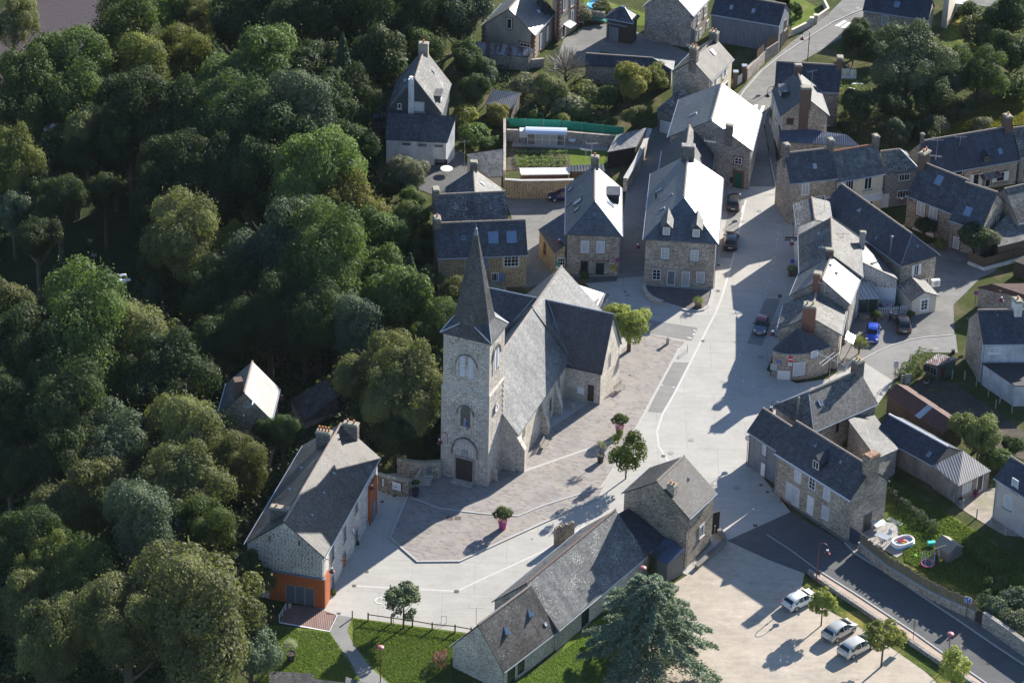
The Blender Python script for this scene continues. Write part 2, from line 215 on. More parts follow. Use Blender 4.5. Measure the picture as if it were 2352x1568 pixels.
# ---------------------------------------------------------------- mesh helpers
def planar_uv(me):
    nv=len(me.vertices);co=np.empty(nv*3,'f');me.vertices.foreach_get('co',co);co=co.reshape(-1,3)
    uv=me.uv_layers.new(name='UVMap') if not me.uv_layers else me.uv_layers[0]
    out=np.zeros((len(me.loops),2),'f')
    for p in me.polygons:
        n=np.array(p.normal)
        if abs(n[2])>.985: u=np.array([1,0,0]);w=np.array([0,1,0])
        else:
            u=np.array([-n[1],n[0],0]);u/=np.linalg.norm(u)+1e-9;w=np.cross(n,u)
        for l in p.loop_indices:
            c=co[me.loops[l].vertex_index];out[l]=(c@u,c@w)
    uv.data.foreach_set('uv',out.ravel())
class MB:
    def __init__(s): s.v=[];s.f=[];s.m=[]
    def poly(s,pts,mi=0):
        i=len(s.v);s.v+=[tuple(map(float,p)) for p in pts];s.f.append(tuple(range(i,i+len(pts))));s.m.append(mi);return s
    def hull(s,bot,top,mi=0,cap=True):
        n=len(bot)
        for i in range(n):
            j=(i+1)%n;s.poly([bot[i],bot[j],top[j],top[i]],mi)
        if cap: s.poly(top,mi);s.poly(bot[::-1],mi)
        return s
    def box(s,c,sz,rz=0.,mi=0,ax=None):
        c=np.array(c,float)
        if ax is None: ax=(np.array([math.cos(rz),math.sin(rz),0]),np.array([-math.sin(rz),math.cos(rz),0]),np.array([0,0,1.]))
        h=[a*k/2 for a,k in zip(ax,sz)]
        q=[(-1,-1),(1,-1),(1,1),(-1,1)]
        b=[c+h[0]*i+h[1]*j-h[2] for i,j in q];t=[c+h[0]*i+h[1]*j+h[2] for i,j in q]
        return s.hull(b,t,mi)
    def beam(s,p,q,r,n=6,r2=None,mi=0):
        p=np.array(p,float);q=np.array(q,float);d=q-p;l=np.linalg.norm(d)
        if l<1e-6: return s
        d/=l;a=np.cross(d,[0,0,1.]) if abs(d[2])<.9 else np.cross(d,[1.,0,0]);a/=np.linalg.norm(a);b=np.cross(d,a)
        r2=r if r2 is None else r2
        A=[p+(a*math.cos(t)+b*math.sin(t))*r for t in np.arange(n)*2*math.pi/n];B=[q+(a*math.cos(t)+b*math.sin(t))*r2 for t in np.arange(n)*2*math.pi/n]
        return s.hull(A,B,mi)
    def path(s,pts,r,n=6,mi=0):
        for a,b in zip(pts[:-1],pts[1:]): s.beam(a,b,r,n,mi=mi)
        return s
    def lathe(s,c,prof,n=14,mi=0,axis='z'):
        c=np.array(c,float);rings=[]
        for r,z in prof:
            rr=[]
            for t in np.arange(n)*2*math.pi/n:
                x,y=r*math.cos(t),r*math.sin(t)
                rr.append(c+(np.array([x,y,z]) if axis=='z' else np.array([x,z,y]) if axis=='y' else np.array([z,x,y])))
            rings.append(rr)
        for A,B in zip(rings[:-1],rings[1:]):
            for i in range(n):
                j=(i+1)%n;s.poly([A[i],A[j],B[j],B[i]],mi)
        s.poly(rings[-1],mi);s.poly(rings[0][::-1],mi);return s
    def build(s,name,mats,parent=None,base=None,smooth=False,bev=0):
        me=bpy.data.meshes.new(name);me.from_pydata(s.v,[],s.f);me.validate(clean_customdata=False)
        mats=mats if isinstance(mats,(list,tuple)) else [mats]
        for k in mats: me.materials.append(MAT[k] if isinstance(k,str) else k)
        if len(mats)>1 and len(me.polygons)==len(s.m): me.polygons.foreach_set('material_index',s.m)
        planar_uv(me)
        bm=bmesh.new();bm.from_mesh(me);bmesh.ops.remove_doubles(bm,verts=bm.verts,dist=1e-4);bmesh.ops.recalc_face_normals(bm,faces=bm.faces);bm.to_mesh(me);bm.free()
        root=parent
        while root is not None and root.parent is not None: root=root.parent
        b=np.array(base if base is not None else (root['_b'] if root is not None and '_b' in root else (0,0,0)),float)
        if np.any(b): me.transform(Matrix.Translation(-Vector(b)))
        if smooth:
            me.polygons.foreach_set('use_smooth',[True]*len(me.polygons))
        o=bpy.data.objects.new(name,me);SC.collection.objects.link(o)
        if parent is not None: o.parent=parent
        elif base is not None: o.location=b
        if smooth:
            try: me.set_sharp_from_angle(angle=math.radians(40))
            except Exception: pass
        return o
def tag(o,label=None,cat=None,group=None,kind=None):
    if label: o['label']=label
    if cat: o['category']=cat
    if group: o['group']=group
    if kind: o['kind']=kind
    return o
def thing(name,loc,label,cat,group=None,rz=0.,local=False):
    o=bpy.data.objects.new(name,None);SC.collection.objects.link(o);o.location=tuple(map(float,loc));o.rotation_euler=(0,0,rz);o.empty_display_size=.3
    if not local: o['_b']=list(map(float,loc))
    return tag(o,label,cat,group)
def copytree(o,parent=None):
    c=o.copy();SC.collection.objects.link(c);c.parent=parent
    for ch in list(o.children): copytree(ch,c)
    return c
def put(proto,first,loc,rz,label,scale=None,group=None):
    c=proto if first else copytree(proto);c.location=tuple(map(float,loc));c.rotation_euler=(0,0,rz)
    if scale: c.scale=(scale,)*3 if not hasattr(scale,'__len__') else scale
    c['label']=label
    if group: c['group']=group
    return c
def sheet(name,pts,z,mat,kind='structure',label=None,cat=None,zz=0):
    P=[gp(p,0) for p in pts];m=MB();m.poly([(p[0],p[1],z) for p in P]);o=m.build(name,mat)
    bm=bmesh.new();bm.from_mesh(o.data)
    for f in bm.faces:
        if f.normal.z<0: f.normal_flip()
    bmesh.ops.triangulate(bm,faces=bm.faces);bm.to_mesh(o.data);bm.free()
    tag(o,label,cat,kind=kind);return o
def strip_pts(pts,w,z):
    P=[np.array(gp(p,0)) for p in pts];out=[]
    Lf=[];Rt=[]
    for i,p in enumerate(P):
        a=P[max(i-1,0)];b=P[min(i+1,len(P)-1)];d=(b-a)[:2];d/=np.linalg.norm(d);n=np.array([-d[1],d[0]])
        Lf.append((p[0]+n[0]*w/2,p[1]+n[1]*w/2,z));Rt.append((p[0]-n[0]*w/2,p[1]-n[1]*w/2,z))
    return Lf,Rt
def strip(name,pts,w,z,mat,h=0.,**k):
    Lf,Rt=strip_pts(pts,w,z);m=MB()
    for i in range(len(Lf)-1):
        q=[Lf[i],Rt[i],Rt[i+1],Lf[i+1]]
        if h: m.hull([(a,b,c-.05) for a,b,c in q],[(a,b,c+h) for a,b,c in q])
        else: m.poly(q)
    return tag(m.build(name,mat),**({'kind':'structure'}|k))
# ---------------------------------------------------------------- houses
HS={}
def _solve(f,lo,hi):
    a=f(lo)
    for _ in range(50):
        m=(lo+hi)/2;b=f(m)
        if (b>0)==(a>0): lo=m
        else: hi=m
    return (lo+hi)/2
def house(key,name,label,p0,p1,p2=None,p3=None,ze=5.,base=None,axis='y',apex=None,pitch=45.,depth=None,hip0=0,hip1=0,wall='stone_grey',roof='slate',z0=0.,ridge='ridge_tile',oh=.28,cat='house',gutter=True,group=None,rid=True,ext=0,sq=True,apexb=None):
    # p0 front left, p1 front right, p2 back right eave corners as surveyed; base = foot of a corner gives the eave height
    if base is not None:
        i,b=base;ze=z0+hz(b,(p0,p1,p2,p3)[i],z0)
    P0=gp(p0,ze);P1=gp(p1,ze)
    P2=gp(p2,ze) if p2 is not None else None;P3=gp(p3,ze) if p3 is not None else None
    tp=math.tan(math.radians(pitch))
    if P2 is None and P3 is None:
        d=(P1-P0);d/=np.linalg.norm(d);n=np.array([-d[1],d[0],0])
        if depth is None:
            mid=(P0+P1)/2
            if isinstance(apex[0],(tuple,list)): # two ridge pixels: distance to line
                def f(w):
                    X=mid+n*w/2+np.array([0,0,w/2*tp]);q=pr(X);a,b=map(np.array,apex);t=(q[0]-a[0])/(b[0]-a[0]);return q[1]-(a[1]+t*(b[1]-a[1]))
                depth=_solve(f,1,25)
            else: depth=_solve(lambda w:pr(P0+(P1-P0)*.5+n*w/2+np.array([0,0,w/2*tp]))[1]-apex[1],1,25)
        P2=P1+n*depth;P3=P0+n*depth
    elif P2 is None: P2=P3+P1-P0
    else: P3=P0+P2-P1
    if sq: # pull nearly square plans square, keeping the long side
        a=P1-P0;b=P2-P1
        if np.linalg.norm(a)>np.linalg.norm(b):
            u=a/np.linalg.norm(a);n=np.array([-u[1],u[0],0]);b2=n*(b@n);mid=b-b2;b=b2+mid*.35
        else:
            u=b/np.linalg.norm(b);n=np.array([u[1],-u[0],0]);a2=n*(a@n);r=a-a2;a=a2+r*.35;P0=P1-a
        P2=P1+b;P3=P0+b
    c=[P0,P1,P2,P3] if axis=='x' else [P1,P2,P3,P0]
    c0,c1,c2,c3=c
    span=np.linalg.norm(c0-c3);len_=np.linalg.norm(c1-c0);u=(c1-c0)/len_
    if apex is not None and (p2 is not None or p3 is not None or depth is not None):
        if isinstance(apex[0],(tuple,list)):
            a,b=map(np.array,apex);m=((c0+c3)/2+(c1+c2)/2)/2
            def f(h):
                q=pr(m+np.array([0,0,h]));t=(q[0]-a[0])/(b[0]-a[0]) if abs(b[0]-a[0])>abs(b[1]-a[1])*.5 else None
                if t is None: t=(q[1]-a[1])/(b[1]-a[1]);return (q[0]-(a[0]+t*(b[0]-a[0])))
                return q[1]-(a[1]+t*(b[1]-a[1]))
            h=_solve(f,.3,14)
        else:
            e=(c0+c3)/2 if axis=='y' or apex[0]<pr((c0+c1)/2)[0] else (c1+c2)/2
            h=_solve(lambda h:pr(e+np.array([0,0,h]))[1]-apex[1],.3,14)
    elif apexb is not None: h=_solve(lambda h:pr((c1+c2)/2+np.array([0,0,h]))[1]-apexb[1],.3,14)
    else: h=span/2*tp
    up=np.array([0,0,h])
    def hipd(v,e,sg):
        if isinstance(v,(tuple,list)): return max(0,_solve(lambda s:pr(e+u*sg*s+up)[1]-v[1],0,len_*.8))
        return v
    e0=(c0+c3)/2;e1=(c1+c2)/2
    h0=hipd(hip0,e0,1);h1=hipd(hip1,e1,-1)
    r0=e0+u*h0+up;r1=e1-u*h1+up
    H=dict(P=[P0,P1,P2,P3],c=c,r0=r0,r1=r1,ze=ze,h=h,u=u,span=span,len=len_,z0=z0,axis=axis)
    pit=math.degrees(math.atan2(h,span/2))
    print('HOUSE %-12s ze %.1f span %.1f len %.1f pitch %.0f hips %.1f %.1f'%(key,ze-z0,span,len_,pit,h0,h1))
    ctr=(P0+P1+P2+P3)/4
    root=thing(name,(ctr[0],ctr[1],z0),label,cat,group);H['o']=root;HS[key]=H
    # walls, inset under the eaves
    nrm=(c3-c0)/span;k=h/(span/2)
    i0=oh if h0>0 else .1;i1=oh if h1>0 else .1
    w=[c0+nrm*oh+u*i0,c1+nrm*oh-u*i1,c2-nrm*oh-u*i1,c3-nrm*oh+u*i0]
    H['w']=w
    zt=ze-.12+oh*k*.8;zb=z0-.6
    m=MB();B=[np.array([q[0],q[1],zb]) for q in w];Tq=[np.array([q[0],q[1],zt]) for q in w]
    hh=(span/2-oh)*k*.985
    g0=(w[0]+w[3])/2;g1=(w[1]+w[2])/2
    A0=np.array([g0[0],g0[1],zt+hh]);A1=np.array([g1[0],g1[1],zt+hh])
    m.poly([B[0],B[1],Tq[1],Tq[0]]);m.poly([B[2],B[3],Tq[3],Tq[2]])
    m.poly([B[1],B[2],Tq[2]]+([A1] if h1==0 else [])+[Tq[1]]);m.poly([B[3],B[0],Tq[0]]+([A0] if h0==0 else [])+[Tq[3]])
    H['wallo']=m.build('wall',wall,root)
    # roof slabs
    dn=np.array([0,0,-.16]);m=MB()
    polys=[[c0,c1,r1,r0],[c2,c3,r0,r1]]
    if h0>0: polys.append([c3,c0,r0])
    if h1>0: polys.append([c1,c2,r1])
    for pl in polys:
        m.poly(pl);m.poly([q+dn for q in pl][::-1])
    for a,b,hp in ((c0,c1,0),(c2,c3,0),(c3,c0,h0),(c1,c2,h1)):
        if hp or a is c0 and b is c1 or a is c2: m.poly([a,b,b+dn,a+dn])
    if h0==0: m.poly([c3,r0,r0+dn,c3+dn]);m.poly([r0,c0,c0+dn,r0+dn])
    if h1==0: m.poly([c1,r1,r1+dn,c1+dn]);m.poly([r1,c2,c2+dn,r1+dn])
    H['roof']=m.build('roof',roof,root)
    if rid:
        m=MB();nseg=int(np.linalg.norm(r1-r0)/.42)+1
        for i in range(nseg):
            a=r0+(r1-r0)*(i+.04)/nseg;b=r0+(r1-r0)*(i+.96)/nseg;m.beam(a+[0,0,.0],b+[0,0,.03],.13,6,.15)
        m.build('ridge_tiles',ridge,root)
        for hp,rr,ca,cb in ((h0,r0,c0,c3),(h1,r1,c1,c2)):
            if hp:
                m=MB();m.beam(rr,ca,.06,5);m.beam(rr,cb,.06,5);m.build('hip_flashing','lead',root)
    if gutter:
        for a,b,q in ((c0,c1,w[0]),(c2,c3,w[2])):
            m=MB();o=np.array([0,0,-.12]);ou=-nrm*.07 if a is c0 else nrm*.07
            m.beam(a+o+ou,b+o+ou,.075,6)
            dpt=np.array([q[0],q[1],0])+ (ou*1.3)+u*(.15 if a is c0 else -.15)
            m.beam((dpt[0],dpt[1],ze-.2),(dpt[0],dpt[1],z0),.05,5);m.build('gutter','zinc',root)
    # slope planes for fittings
    H['sl']={'a':(c0,np.cross(c1-c0,r0-c0)),'b':(c2,np.cross(c3-c2,r1-c2)),'h0':(c3,np.cross(c0-c3,r0-c3)) if h0>0 else None,'h1':(c1,np.cross(c2-c1,r1-c1)) if h1>0 else None}
    return H
def wallplane(H,side):
    w=H['w'];a,b={'0':(0,1),'1':(1,2),'2':(2,3),'3':(3,0)}[side];A,B=w[a],w[b];d=(B-A);d=d/np.linalg.norm(d);return A,d,np.array([d[1],-d[0],0])
def side_of(H,f): # f in f r b l of the surveyed order
    if H['axis']=='x': return {'f':'0','r':'1','b':'2','l':'3'}[f]
    return {'f':'3','r':'0','b':'1','l':'2'}[f]
def opening(H,f,px,w,h,kind='window',frame='white_paint',fill='glass_dark',bars=(1,1),surround=None,sill=True,lintel=False,name=None,label=None,shut=None,parent=None):
    if isinstance(H,str): H=HS[H]
    A,d,n=wallplane(H,side_of(H,f)) if isinstance(f,str) else f
    X=plane_hit(px,A,n);z=np.array([0,0,1.]);ax=(d,n,z)
    par=parent or H['o']
    m=MB()
    if surround:
        s=.17;m.box(X+z*(h/2+s/2)+n*.02,(w+2*s+.1,.05,s+.05),ax=ax,mi=1)
        for k in(-1,1): m.box(X+d*k*(w/2+s/2)+n*.015,(s,.05,h-.004),ax=ax,mi=1)
    t=.075
    for k in(-1,1):
        m.box(X+d*k*(w/2-t/2)+n*.035,(t,.09,h),ax=ax);m.box(X+z*k*(h/2-t/2)+n*.033,(w-2*t,.085,t),ax=ax)
    bx,bz=bars
    for i in range(1,bx): m.box(X+d*(w*(i/bx-.5))+n*.03,(.055 if i*2==bx else .04,.08,h-2*t),ax=ax)
    for i in range(1,bz): m.box(X+z*(h*(i/bz-.5))+n*.028,(w-2*t,.07,.035),ax=ax)
    if sill: m.box(X-z*(h/2+.06)+n*.08,(w+.3,.22,.12),ax=ax,mi=1)
    fr=m.build(kind,[frame,surround or 'dressed'],par)
    if label: fr['label']=label
    m=MB();m.box(X+n*.0,(w-2*t+.01,.04,h-2*t+.01),ax=ax);m.build('pane' if 'glass' in fill else 'shutter' if kind=='window' else 'door_leaf',fill,fr)
    if kind=='door' :
        m=MB();m.box(X+d*(w/2-.17)+n*.06,(.04,.06,.14),ax=ax);m.build('handle','steel',fr)
    if shut:
        for k in(-1,1):
            m=MB();m.box(X+d*k*(w*.75+.02)+n*.05,(w/2,.04,h),ax=ax);m.build('shutter',shut,fr)
    return fr
def skylight(H,sl,px,w=.8,l=1.1,mat='glass_sky',frame='lead'):
    if isinstance(H,str): H=HS[H]
    P,n=H['sl'][sl];n=n/np.linalg.norm(n);n=n*(1 if n[2]>0 else -1);X=plane_hit(px,P,n)
    u=np.cross([0,0,1.],n);u/=np.linalg.norm(u);v=np.cross(n,u);ax=(u,v,n);m=MB();t=.08
    for k in(-1,1): m.box(X+u*k*(w/2-t/2)+n*.05,(t,l,.12),ax=ax);m.box(X+v*k*(l/2-t/2)+n*.048,(w-2*t,t,.11),ax=ax)
    f=m.build('skylight',frame,H['o']);m=MB();m.box(X+n*.06,(w-2*t,l-2*t,.04),ax=ax);m.build('pane',mat,f);return f
def vent(H,sl,px,s=.35):
    H=HS[H];P,n=H['sl'][sl];n=n/np.linalg.norm(n);n=n*(1 if n[2]>0 else -1);X=plane_hit(px,P,n)
    u=np.cross([0,0,1.],n);u/=np.linalg.norm(u);v=np.cross(n,u);hzd=np.array([-v[0],-v[1],0]);hzd/=np.linalg.norm(hzd)
    a=X+v*s*.9+n*.01;b=X-u*s*.5-v*s*.4;c=X+u*s*.5-v*s*.4;t=X-v*s*.4+n*s*.8
    m=MB();m.poly([a,b,t]);m.poly([a,t,c]);m.poly([b,c,t]);m.build('roof_vent','zinc',H['o'])
def chimney(H,t,w=.7,d=1.0,ht=1.2,off=0.,mat='stone_chim',pots=2,potmat='terracotta',cap='mortar_top',pot_r=.11,pot_h=.45,sub=2.,px=None,sl='a'):
    if isinstance(H,str): H=HS[H]
    u=H['u'];c0,c1,c2,c3=H['c'];n=(c3-c0)/H['span'];e0=(c0+c3)/2;e1=(c1+c2)/2
    if px is not None:
        P,nn=H['sl'][sl];X=plane_hit(px,P,nn)
    else: X=e0+(e1-e0)*t+n*off+np.array([0,0,H['h']-abs(off)*H['h']/(H['span']/2)])
    ax=(u,n,np.array([0,0,1.]));m=MB();m.box(X+[0,0,(ht-sub)/2],(w,d,ht+sub),ax=ax)
    ch=m.build('chimney',mat,H['roof']);
    m=MB();m.box(X+[0,0,ht+.05],(w+.14,d+.14,.12),ax=ax);m.box(X+[0,0,ht+.16],(w-.08,d-.08,.12),ax=ax)
    for i in range(pots):
        q=X+n*((i+.5)/pots-.5)*d*.85+np.array([0,0,ht+.2]);
        m.lathe(q,[(pot_r*1.15,0),(pot_r,.08),(pot_r*.85,pot_h-.06),(pot_r*1.1,pot_h)],8,mi=1)
    cp=m.build('chimney_cap',[cap,potmat],H['roof'])
    return X
def prism(key,name,label,pts,z0=0.,wall='stone_grey',roof='slate',cat='shed',th=.12,inset=.12,group=None,base=None,gut=False):
    # pts: list of (pixel, height); a roof of one plane on walls
    kn=[gp(p,z) for p,z in pts if z is not None]
    if any(z is None for p,z in pts):
        nn_=np.cross(kn[1]-kn[0],kn[2]-kn[0]);X=[gp(p,z) if z is not None else plane_hit(p,kn[0],nn_) for p,z in pts]
    else: X=kn
    c=sum(X)/len(X)
    root=thing(name,(c[0],c[1],z0),label,cat,group)
    m=MB();dn=np.array([0,0,-th]);m.hull([x+dn for x in X],X)
    ro=m.build('roof',roof,root)
    cc=c*[1,1,0]
    B=[]
    for x in X:
        v=(x-c)*[1,1,0];l=np.linalg.norm(v);q=x-v/l*inset*1.4;B.append(q)
    m=MB();m.hull([np.array([q[0],q[1],z0-.5]) for q in B],[q+dn*.9 for q in B],cap=False);wo=m.build('wall',wall,root)
    # orientation: order points anticlockwise seen from above
    ar=sum(X[i][0]*X[(i+1)%len(X)][1]-X[(i+1)%len(X)][0]*X[i][1] for i in range(len(X)))
    H=dict(o=root,roof=ro,w=B,X=X,ccw=ar>0);n=np.cross(X[1]-X[0],X[2]-X[0]);H['sl']={'a':(X[0],n)};HS[key]=H;H['wallo']=wo
    return H
def pside(H,i):
    if isinstance(H,str): H=HS[H]
    w=H['w'];A,B=w[i],w[(i+1)%len(w)];d=(B-A)*[1,1,0];d/=np.linalg.norm(d);n=np.array([d[1],-d[0],0])
    if not H['ccw']: n=-n
    return (A,d,n)
def dormer(H,sl,px,w=1.3,h=1.3,fr='white_paint',roofm='slate_new',wallm='slate_new',flat=False,fill='glass_dark',bars=(2,1),l=None):
    # px = foot of the dormer window on the slope
    H=HS[H];P,n=H['sl'][sl];n=n/np.linalg.norm(n);n=n*(1 if n[2]>0 else -1);X=plane_hit(px,P,n)
    o=np.array([n[0],n[1],0]);o/=np.linalg.norm(o);u=np.array([-o[1],o[0],0]);tp=math.hypot(n[0],n[1])/n[2];Z=np.array([0,0,1.])
    rise=0 if flat else w*.5;dep=lambda hh:hh/tp
    A=[X-u*w/2,X+u*w/2];top=[a+Z*h for a in A];bk=[a+Z*h-o*dep(h) for a in A]
    dm=MB();dm.poly([A[0]-Z*.3,A[1]-Z*.3,top[1],top[0]]+([] if flat else [])) ;dm.poly([A[0]-Z*.3,top[0],bk[0]]);dm.poly([A[1]-Z*.3,bk[1],top[1]])
    if not flat: dm.poly([top[0],top[1],X+Z*(h+rise)])
    d=dm.build('dormer',wallm,H['roof'])
    R=MB();e=.18
    if flat:
        q=[top[0]-u*e+o*e,top[1]+u*e+o*e,bk[1]+u*e,bk[0]-u*e];R.hull([x+Z*.02 for x in q],[x+Z*.14 for x in q])
    else:
        ap=X+Z*(h+rise);apb=ap-o*dep(h+rise)
        for k,(t_,b_) in ((-1,(top[0],bk[0])),(1,(top[1],bk[1]))):
            ed=t_+u*k*e-Z*e*rise/(w/2);eb=b_+u*k*e-Z*e*rise/(w/2)+o*0
            q=[ed+o*e,ap+o*e,apb,eb] if k<0 else [ap+o*e,ed+o*e,eb,apb]
            R.hull([x+Z*.01 for x in q],[x+Z*.1 for x in q])
    rr=R.build('dormer_roof',roofm,H['roof'])
    c=X+Z*(h*.5+.05);ax=(u,o,Z);m=MB();ww=w*.72;hh=h*.8
    for k in(-1,1): m.box(c+u*k*(ww/2-.03)+o*.03,(.07,.07,hh),ax=ax);m.box(c+Z*k*(hh/2-.03)+o*.03,(ww-.14,.065,.07),ax=ax)
    for i in range(1,bars[0]): m.box(c+u*(ww*(i/bars[0]-.5))+o*.03,(.05,.06,hh-.1),ax=ax)
    f=m.build('dormer_window',fr,H['roof']);m.build
    m=MB();m.box(c+o*.01,(ww-.1,.03,hh-.1),ax=ax);m.build('dormer_pane',fill,H['roof']);return d
def cyc(*n): return n
# ---- church
ZE=5.3
church=thing('church',gp((1190,900),0),'grey stone church with slate nave roof, square west tower and tall slate spire','church');CH=dict(o=church)
def wpoly(m,q,z,zb=-.5): m.hull([np.array([x[0],x[1],zb]) for x in q],[np.array([x[0],x[1],z]) for x in q],cap=False)
tw0=gp((1012,1090));tw1=gp((1119.9,1117.4));td=(tw1-tw0)/np.linalg.norm(tw1-tw0);tn=np.array([-td[1],td[0],0]);TW=np.linalg.norm(tw1-tw0)
tb=np.array(gp(U2(715,690),19.6));dep=float((tb-tw1)@tn);dep=min(max(dep,4.6),6.0)
print('tower',TW,dep)
def tsq(i,z): # tower square inset i at height z
    a=tw0+td*i+tn*i;b=tw1-td*i+tn*i;c=tw1-td*i+tn*(dep-i);d=tw0+td*i+tn*(dep-i)
    return [np.array([q[0],q[1],z]) for q in(a,b,c,d)]
tower=MB();z1=hz((1012,1090),U2(0,1243));ztop=19.6
tower.hull(tsq(0,-.5),tsq(.05,z1));tower.hull(tsq(.12,z1),tsq(.14,ztop));tw=tower.build('tower','stone_tower',church)
m=MB();m.hull(tsq(-.06,z1-.12),tsq(-.06,z1));m.hull(tsq(-.06,z1),tsq(.13,z1+.22));m.build('string_course','granite',tw);m=MB();m.hull(tsq(0.02,ztop-.25),tsq(-.05,ztop-.02));m.build('eaves_course','granite',tw)
# corner quoins
for ci,(ea,eb) in ((0,(td,tn)),(1,(-td,tn)),(2,(-td,-tn))):
    m=MB()
    for k in range(int(ztop/.34)):
        z=.15+k*.34;q=tsq(.0 if z<z1 else .13,z);s=.62 if k%2 else .38;s2=.38 if k%2 else .62
        c=q[ci]+ea*(s/2-.015)+eb*(s2/2-.015);m.box(c,(s,s2,.30),ax=(td,tn,np.array([0,0,1.])))
    m.build('quoins','granite',tw)
# broach skirt and spire
tc=(tsq(0,0)[0]+tsq(0,0)[2])/2;zs=ztop
sq=[q for q in tsq(-.2,zs)];rO=2.15;zo=zs+1.55
def octo(r,z,o=math.radians(22.5)):
    a0=math.atan2(td[1],td[0]);return [np.array([tc[0]+r*math.cos(a0+o+i*math.pi/4),tc[1]+r*math.sin(a0+o+i*math.pi/4),z]) for i in range(8)]
oc=octo(rO/math.cos(math.radians(22.5)),zo);sk=MB()
sk.hull(tsq(-.2,zs-.12),sq,cap=False)
# square corner i between octagon verts
cr={0:(4,5),1:(6,7),2:(0,1),3:(2,3)}
fc={(0,1):(5,6),(1,2):(7,0),(2,3):(1,2),(3,0):(3,4)}
for i,(a,b) in cr.items(): sk.poly([sq[i],oc[a],oc[b]][::-1])
for (i,j),(a,b) in fc.items(): sk.poly([sq[i],sq[j],oc[b],oc[a]])
sk.build('spire_skirt','slate',tw)
for i,(a,b) in cr.items(): m=MB();m.beam(sq[i],oc[a],.07,5);m.beam(sq[i],oc[b],.07,5);m.build('skirt_flashing','zinc',tw)
zt=_solve(lambda z:pr((tc[0],tc[1],z))[1]-530,25,45);print('spire top',zt)
sp=MB();ti=octo(.16,zt);sp.hull(oc,ti);spire=sp.build('spire','slate_spire',tw)
m=MB();m.lathe((tc[0],tc[1],zt-.1),[(.22,-1.1),(.27,-.3),(.2,0),(.12,.15),(.2,.3),(.1,.45),(.03,.5),(.03,1.0)],8);m.build('finial','lead',spire)
# nave
e0=gp(U6(630,85),ZE);e1x=gp((1297.5,840.5),ZE);nd=(e1x-e0)/np.linalg.norm(e1x-e0);nn=np.array([-nd[1],nd[0],0]);zr=11.3;hw=4.9
nl=float((gp(U2(1065,565),zr)-e0)@nd)+.3
nl2=float((gp((1291,611),zr)-e0)@nd);print('nave len',nl,nl2)
def NP(s,t,z): return e0+nd*s+nn*t+np.array([0,0,z-ZE])
def slab(m,pl,t=.16):
    pl=[np.array(x,float) for x in pl];m.hull([x-[0,0,t] for x in pl],pl)
m=MB();slab(m,[NP(-.1,-.05,ZE-.1),NP(nl,-.05,ZE-.1),NP(nl,hw,zr),NP(-.1,hw,zr)]);slab(m,[NP(nl,2*hw,ZE-.1),NP(-.1,2*hw,ZE-.1),NP(-.1,hw,zr),NP(nl,hw,zr)])
# choir, slightly wider, hipped east end
cw=.5
zh=hw+cw
slab(m,[NP(nl,-cw,ZE-.3),NP(nl2+1.2,-cw,ZE-.3),NP(nl2-.2,hw,zr+.12),NP(nl,hw,zr+.12)]);slab(m,[NP(nl2+1.2,2*hw+cw,ZE-.3),NP(nl,2*hw+cw,ZE-.3),NP(nl,hw,zr+.12),NP(nl2-.2,hw,zr+.12)])
slab(m,[NP(nl2+1.2,-cw,ZE-.3),NP(nl2+1.2,2*hw+cw,ZE-.3),NP(nl2-.2,hw,zr+.12)])
nroof=m.build('nave_roof','slate_nave',church)
m=MB();n_=40
for i in range(n_):
    a=NP(nl,hw,zr+.16)*(1-i/n_)+NP(nl2-.2,hw,zr+.16)*(i/n_);b=NP(nl,hw,zr+.16)*(1-(i+.85)/n_)+NP(nl2-.2,hw,zr+.16)*((i+.85)/n_);m.beam(a,b,.12,6,.15)
m.beam(NP(0,hw,zr+.02),NP(nl,hw,zr+.02),.1,6);m.build('ridge_tiles','ridge_tile',nroof)
m=MB();i_=.3
fl=[NP(0,i_,0),NP(nl2+.9,i_,0),NP(nl2+.9,2*hw-i_,0),NP(0,2*hw-i_,0)]
m.hull([np.array([q[0],q[1],-.5]) for q in fl],[np.array([q[0],q[1],ZE+.15]) for q in fl],cap=False)
m.poly([NP(0,i_,ZE+.15),NP(0,2*hw-i_,ZE+.15),NP(0,hw,zr-.2)]);nw=m.build('nave_wall','stone_lime',church)
# transepts
def transept(a0,a1,out,mir,key):
    # from nave centre line outwards to the right (t negative) ; a0,a1 along nave
    s=-1 if not mir else 1;T=(lambda t:hw+s*(hw+t))
    am=(a0+a1)/2;zrt=zr-.55;ze=4.6
    m=MB();m.hull([NP(a,T(t),-.5) for a,t in((a0,-1),(a0,out-.1),(a1,out-.1),(a1,-1))],[NP(a,T(t),ze+.1) for a,t in((a0,-1),(a0,out-.1),(a1,out-.1),(a1,-1))],cap=False)
    m.poly([NP(a0,T(out-.1),ze+.1),NP(a1,T(out-.1),ze+.1),NP(am,T(out-.1),zrt-.15)]);w=m.build('transept_wall','stone_lime',church)
    m=MB()
    k0=(zrt-ze)/(am-a0+.15)
    for a in (a0-.2,a1+.2):
        pl=[NP(a,T(-1.0),ze-.1),NP(a,T(out+.1),ze-.1),NP(am,T(out+.1),zrt),NP(am,T(-hw+.4),zrt)];slab(m,pl if (a<am)!=mir else pl[::-1])
    r=m.build('transept_roof','slate_new',church);m=MB();m.beam(NP(am,T(-hw+.5),zrt+.03),NP(am,T(out+.1),zrt+.03),.1,6)
    m.beam(NP(a0-.1,T(.2),ze+.15),NP(am-.2,T(-hw+.9),zrt+.02),.09,5);m.build('valley_flashing','lead',r)
    return w
tf=gp(d_:=U2(1612,1420),0);tfb=gp(U2(1775,1150),0)
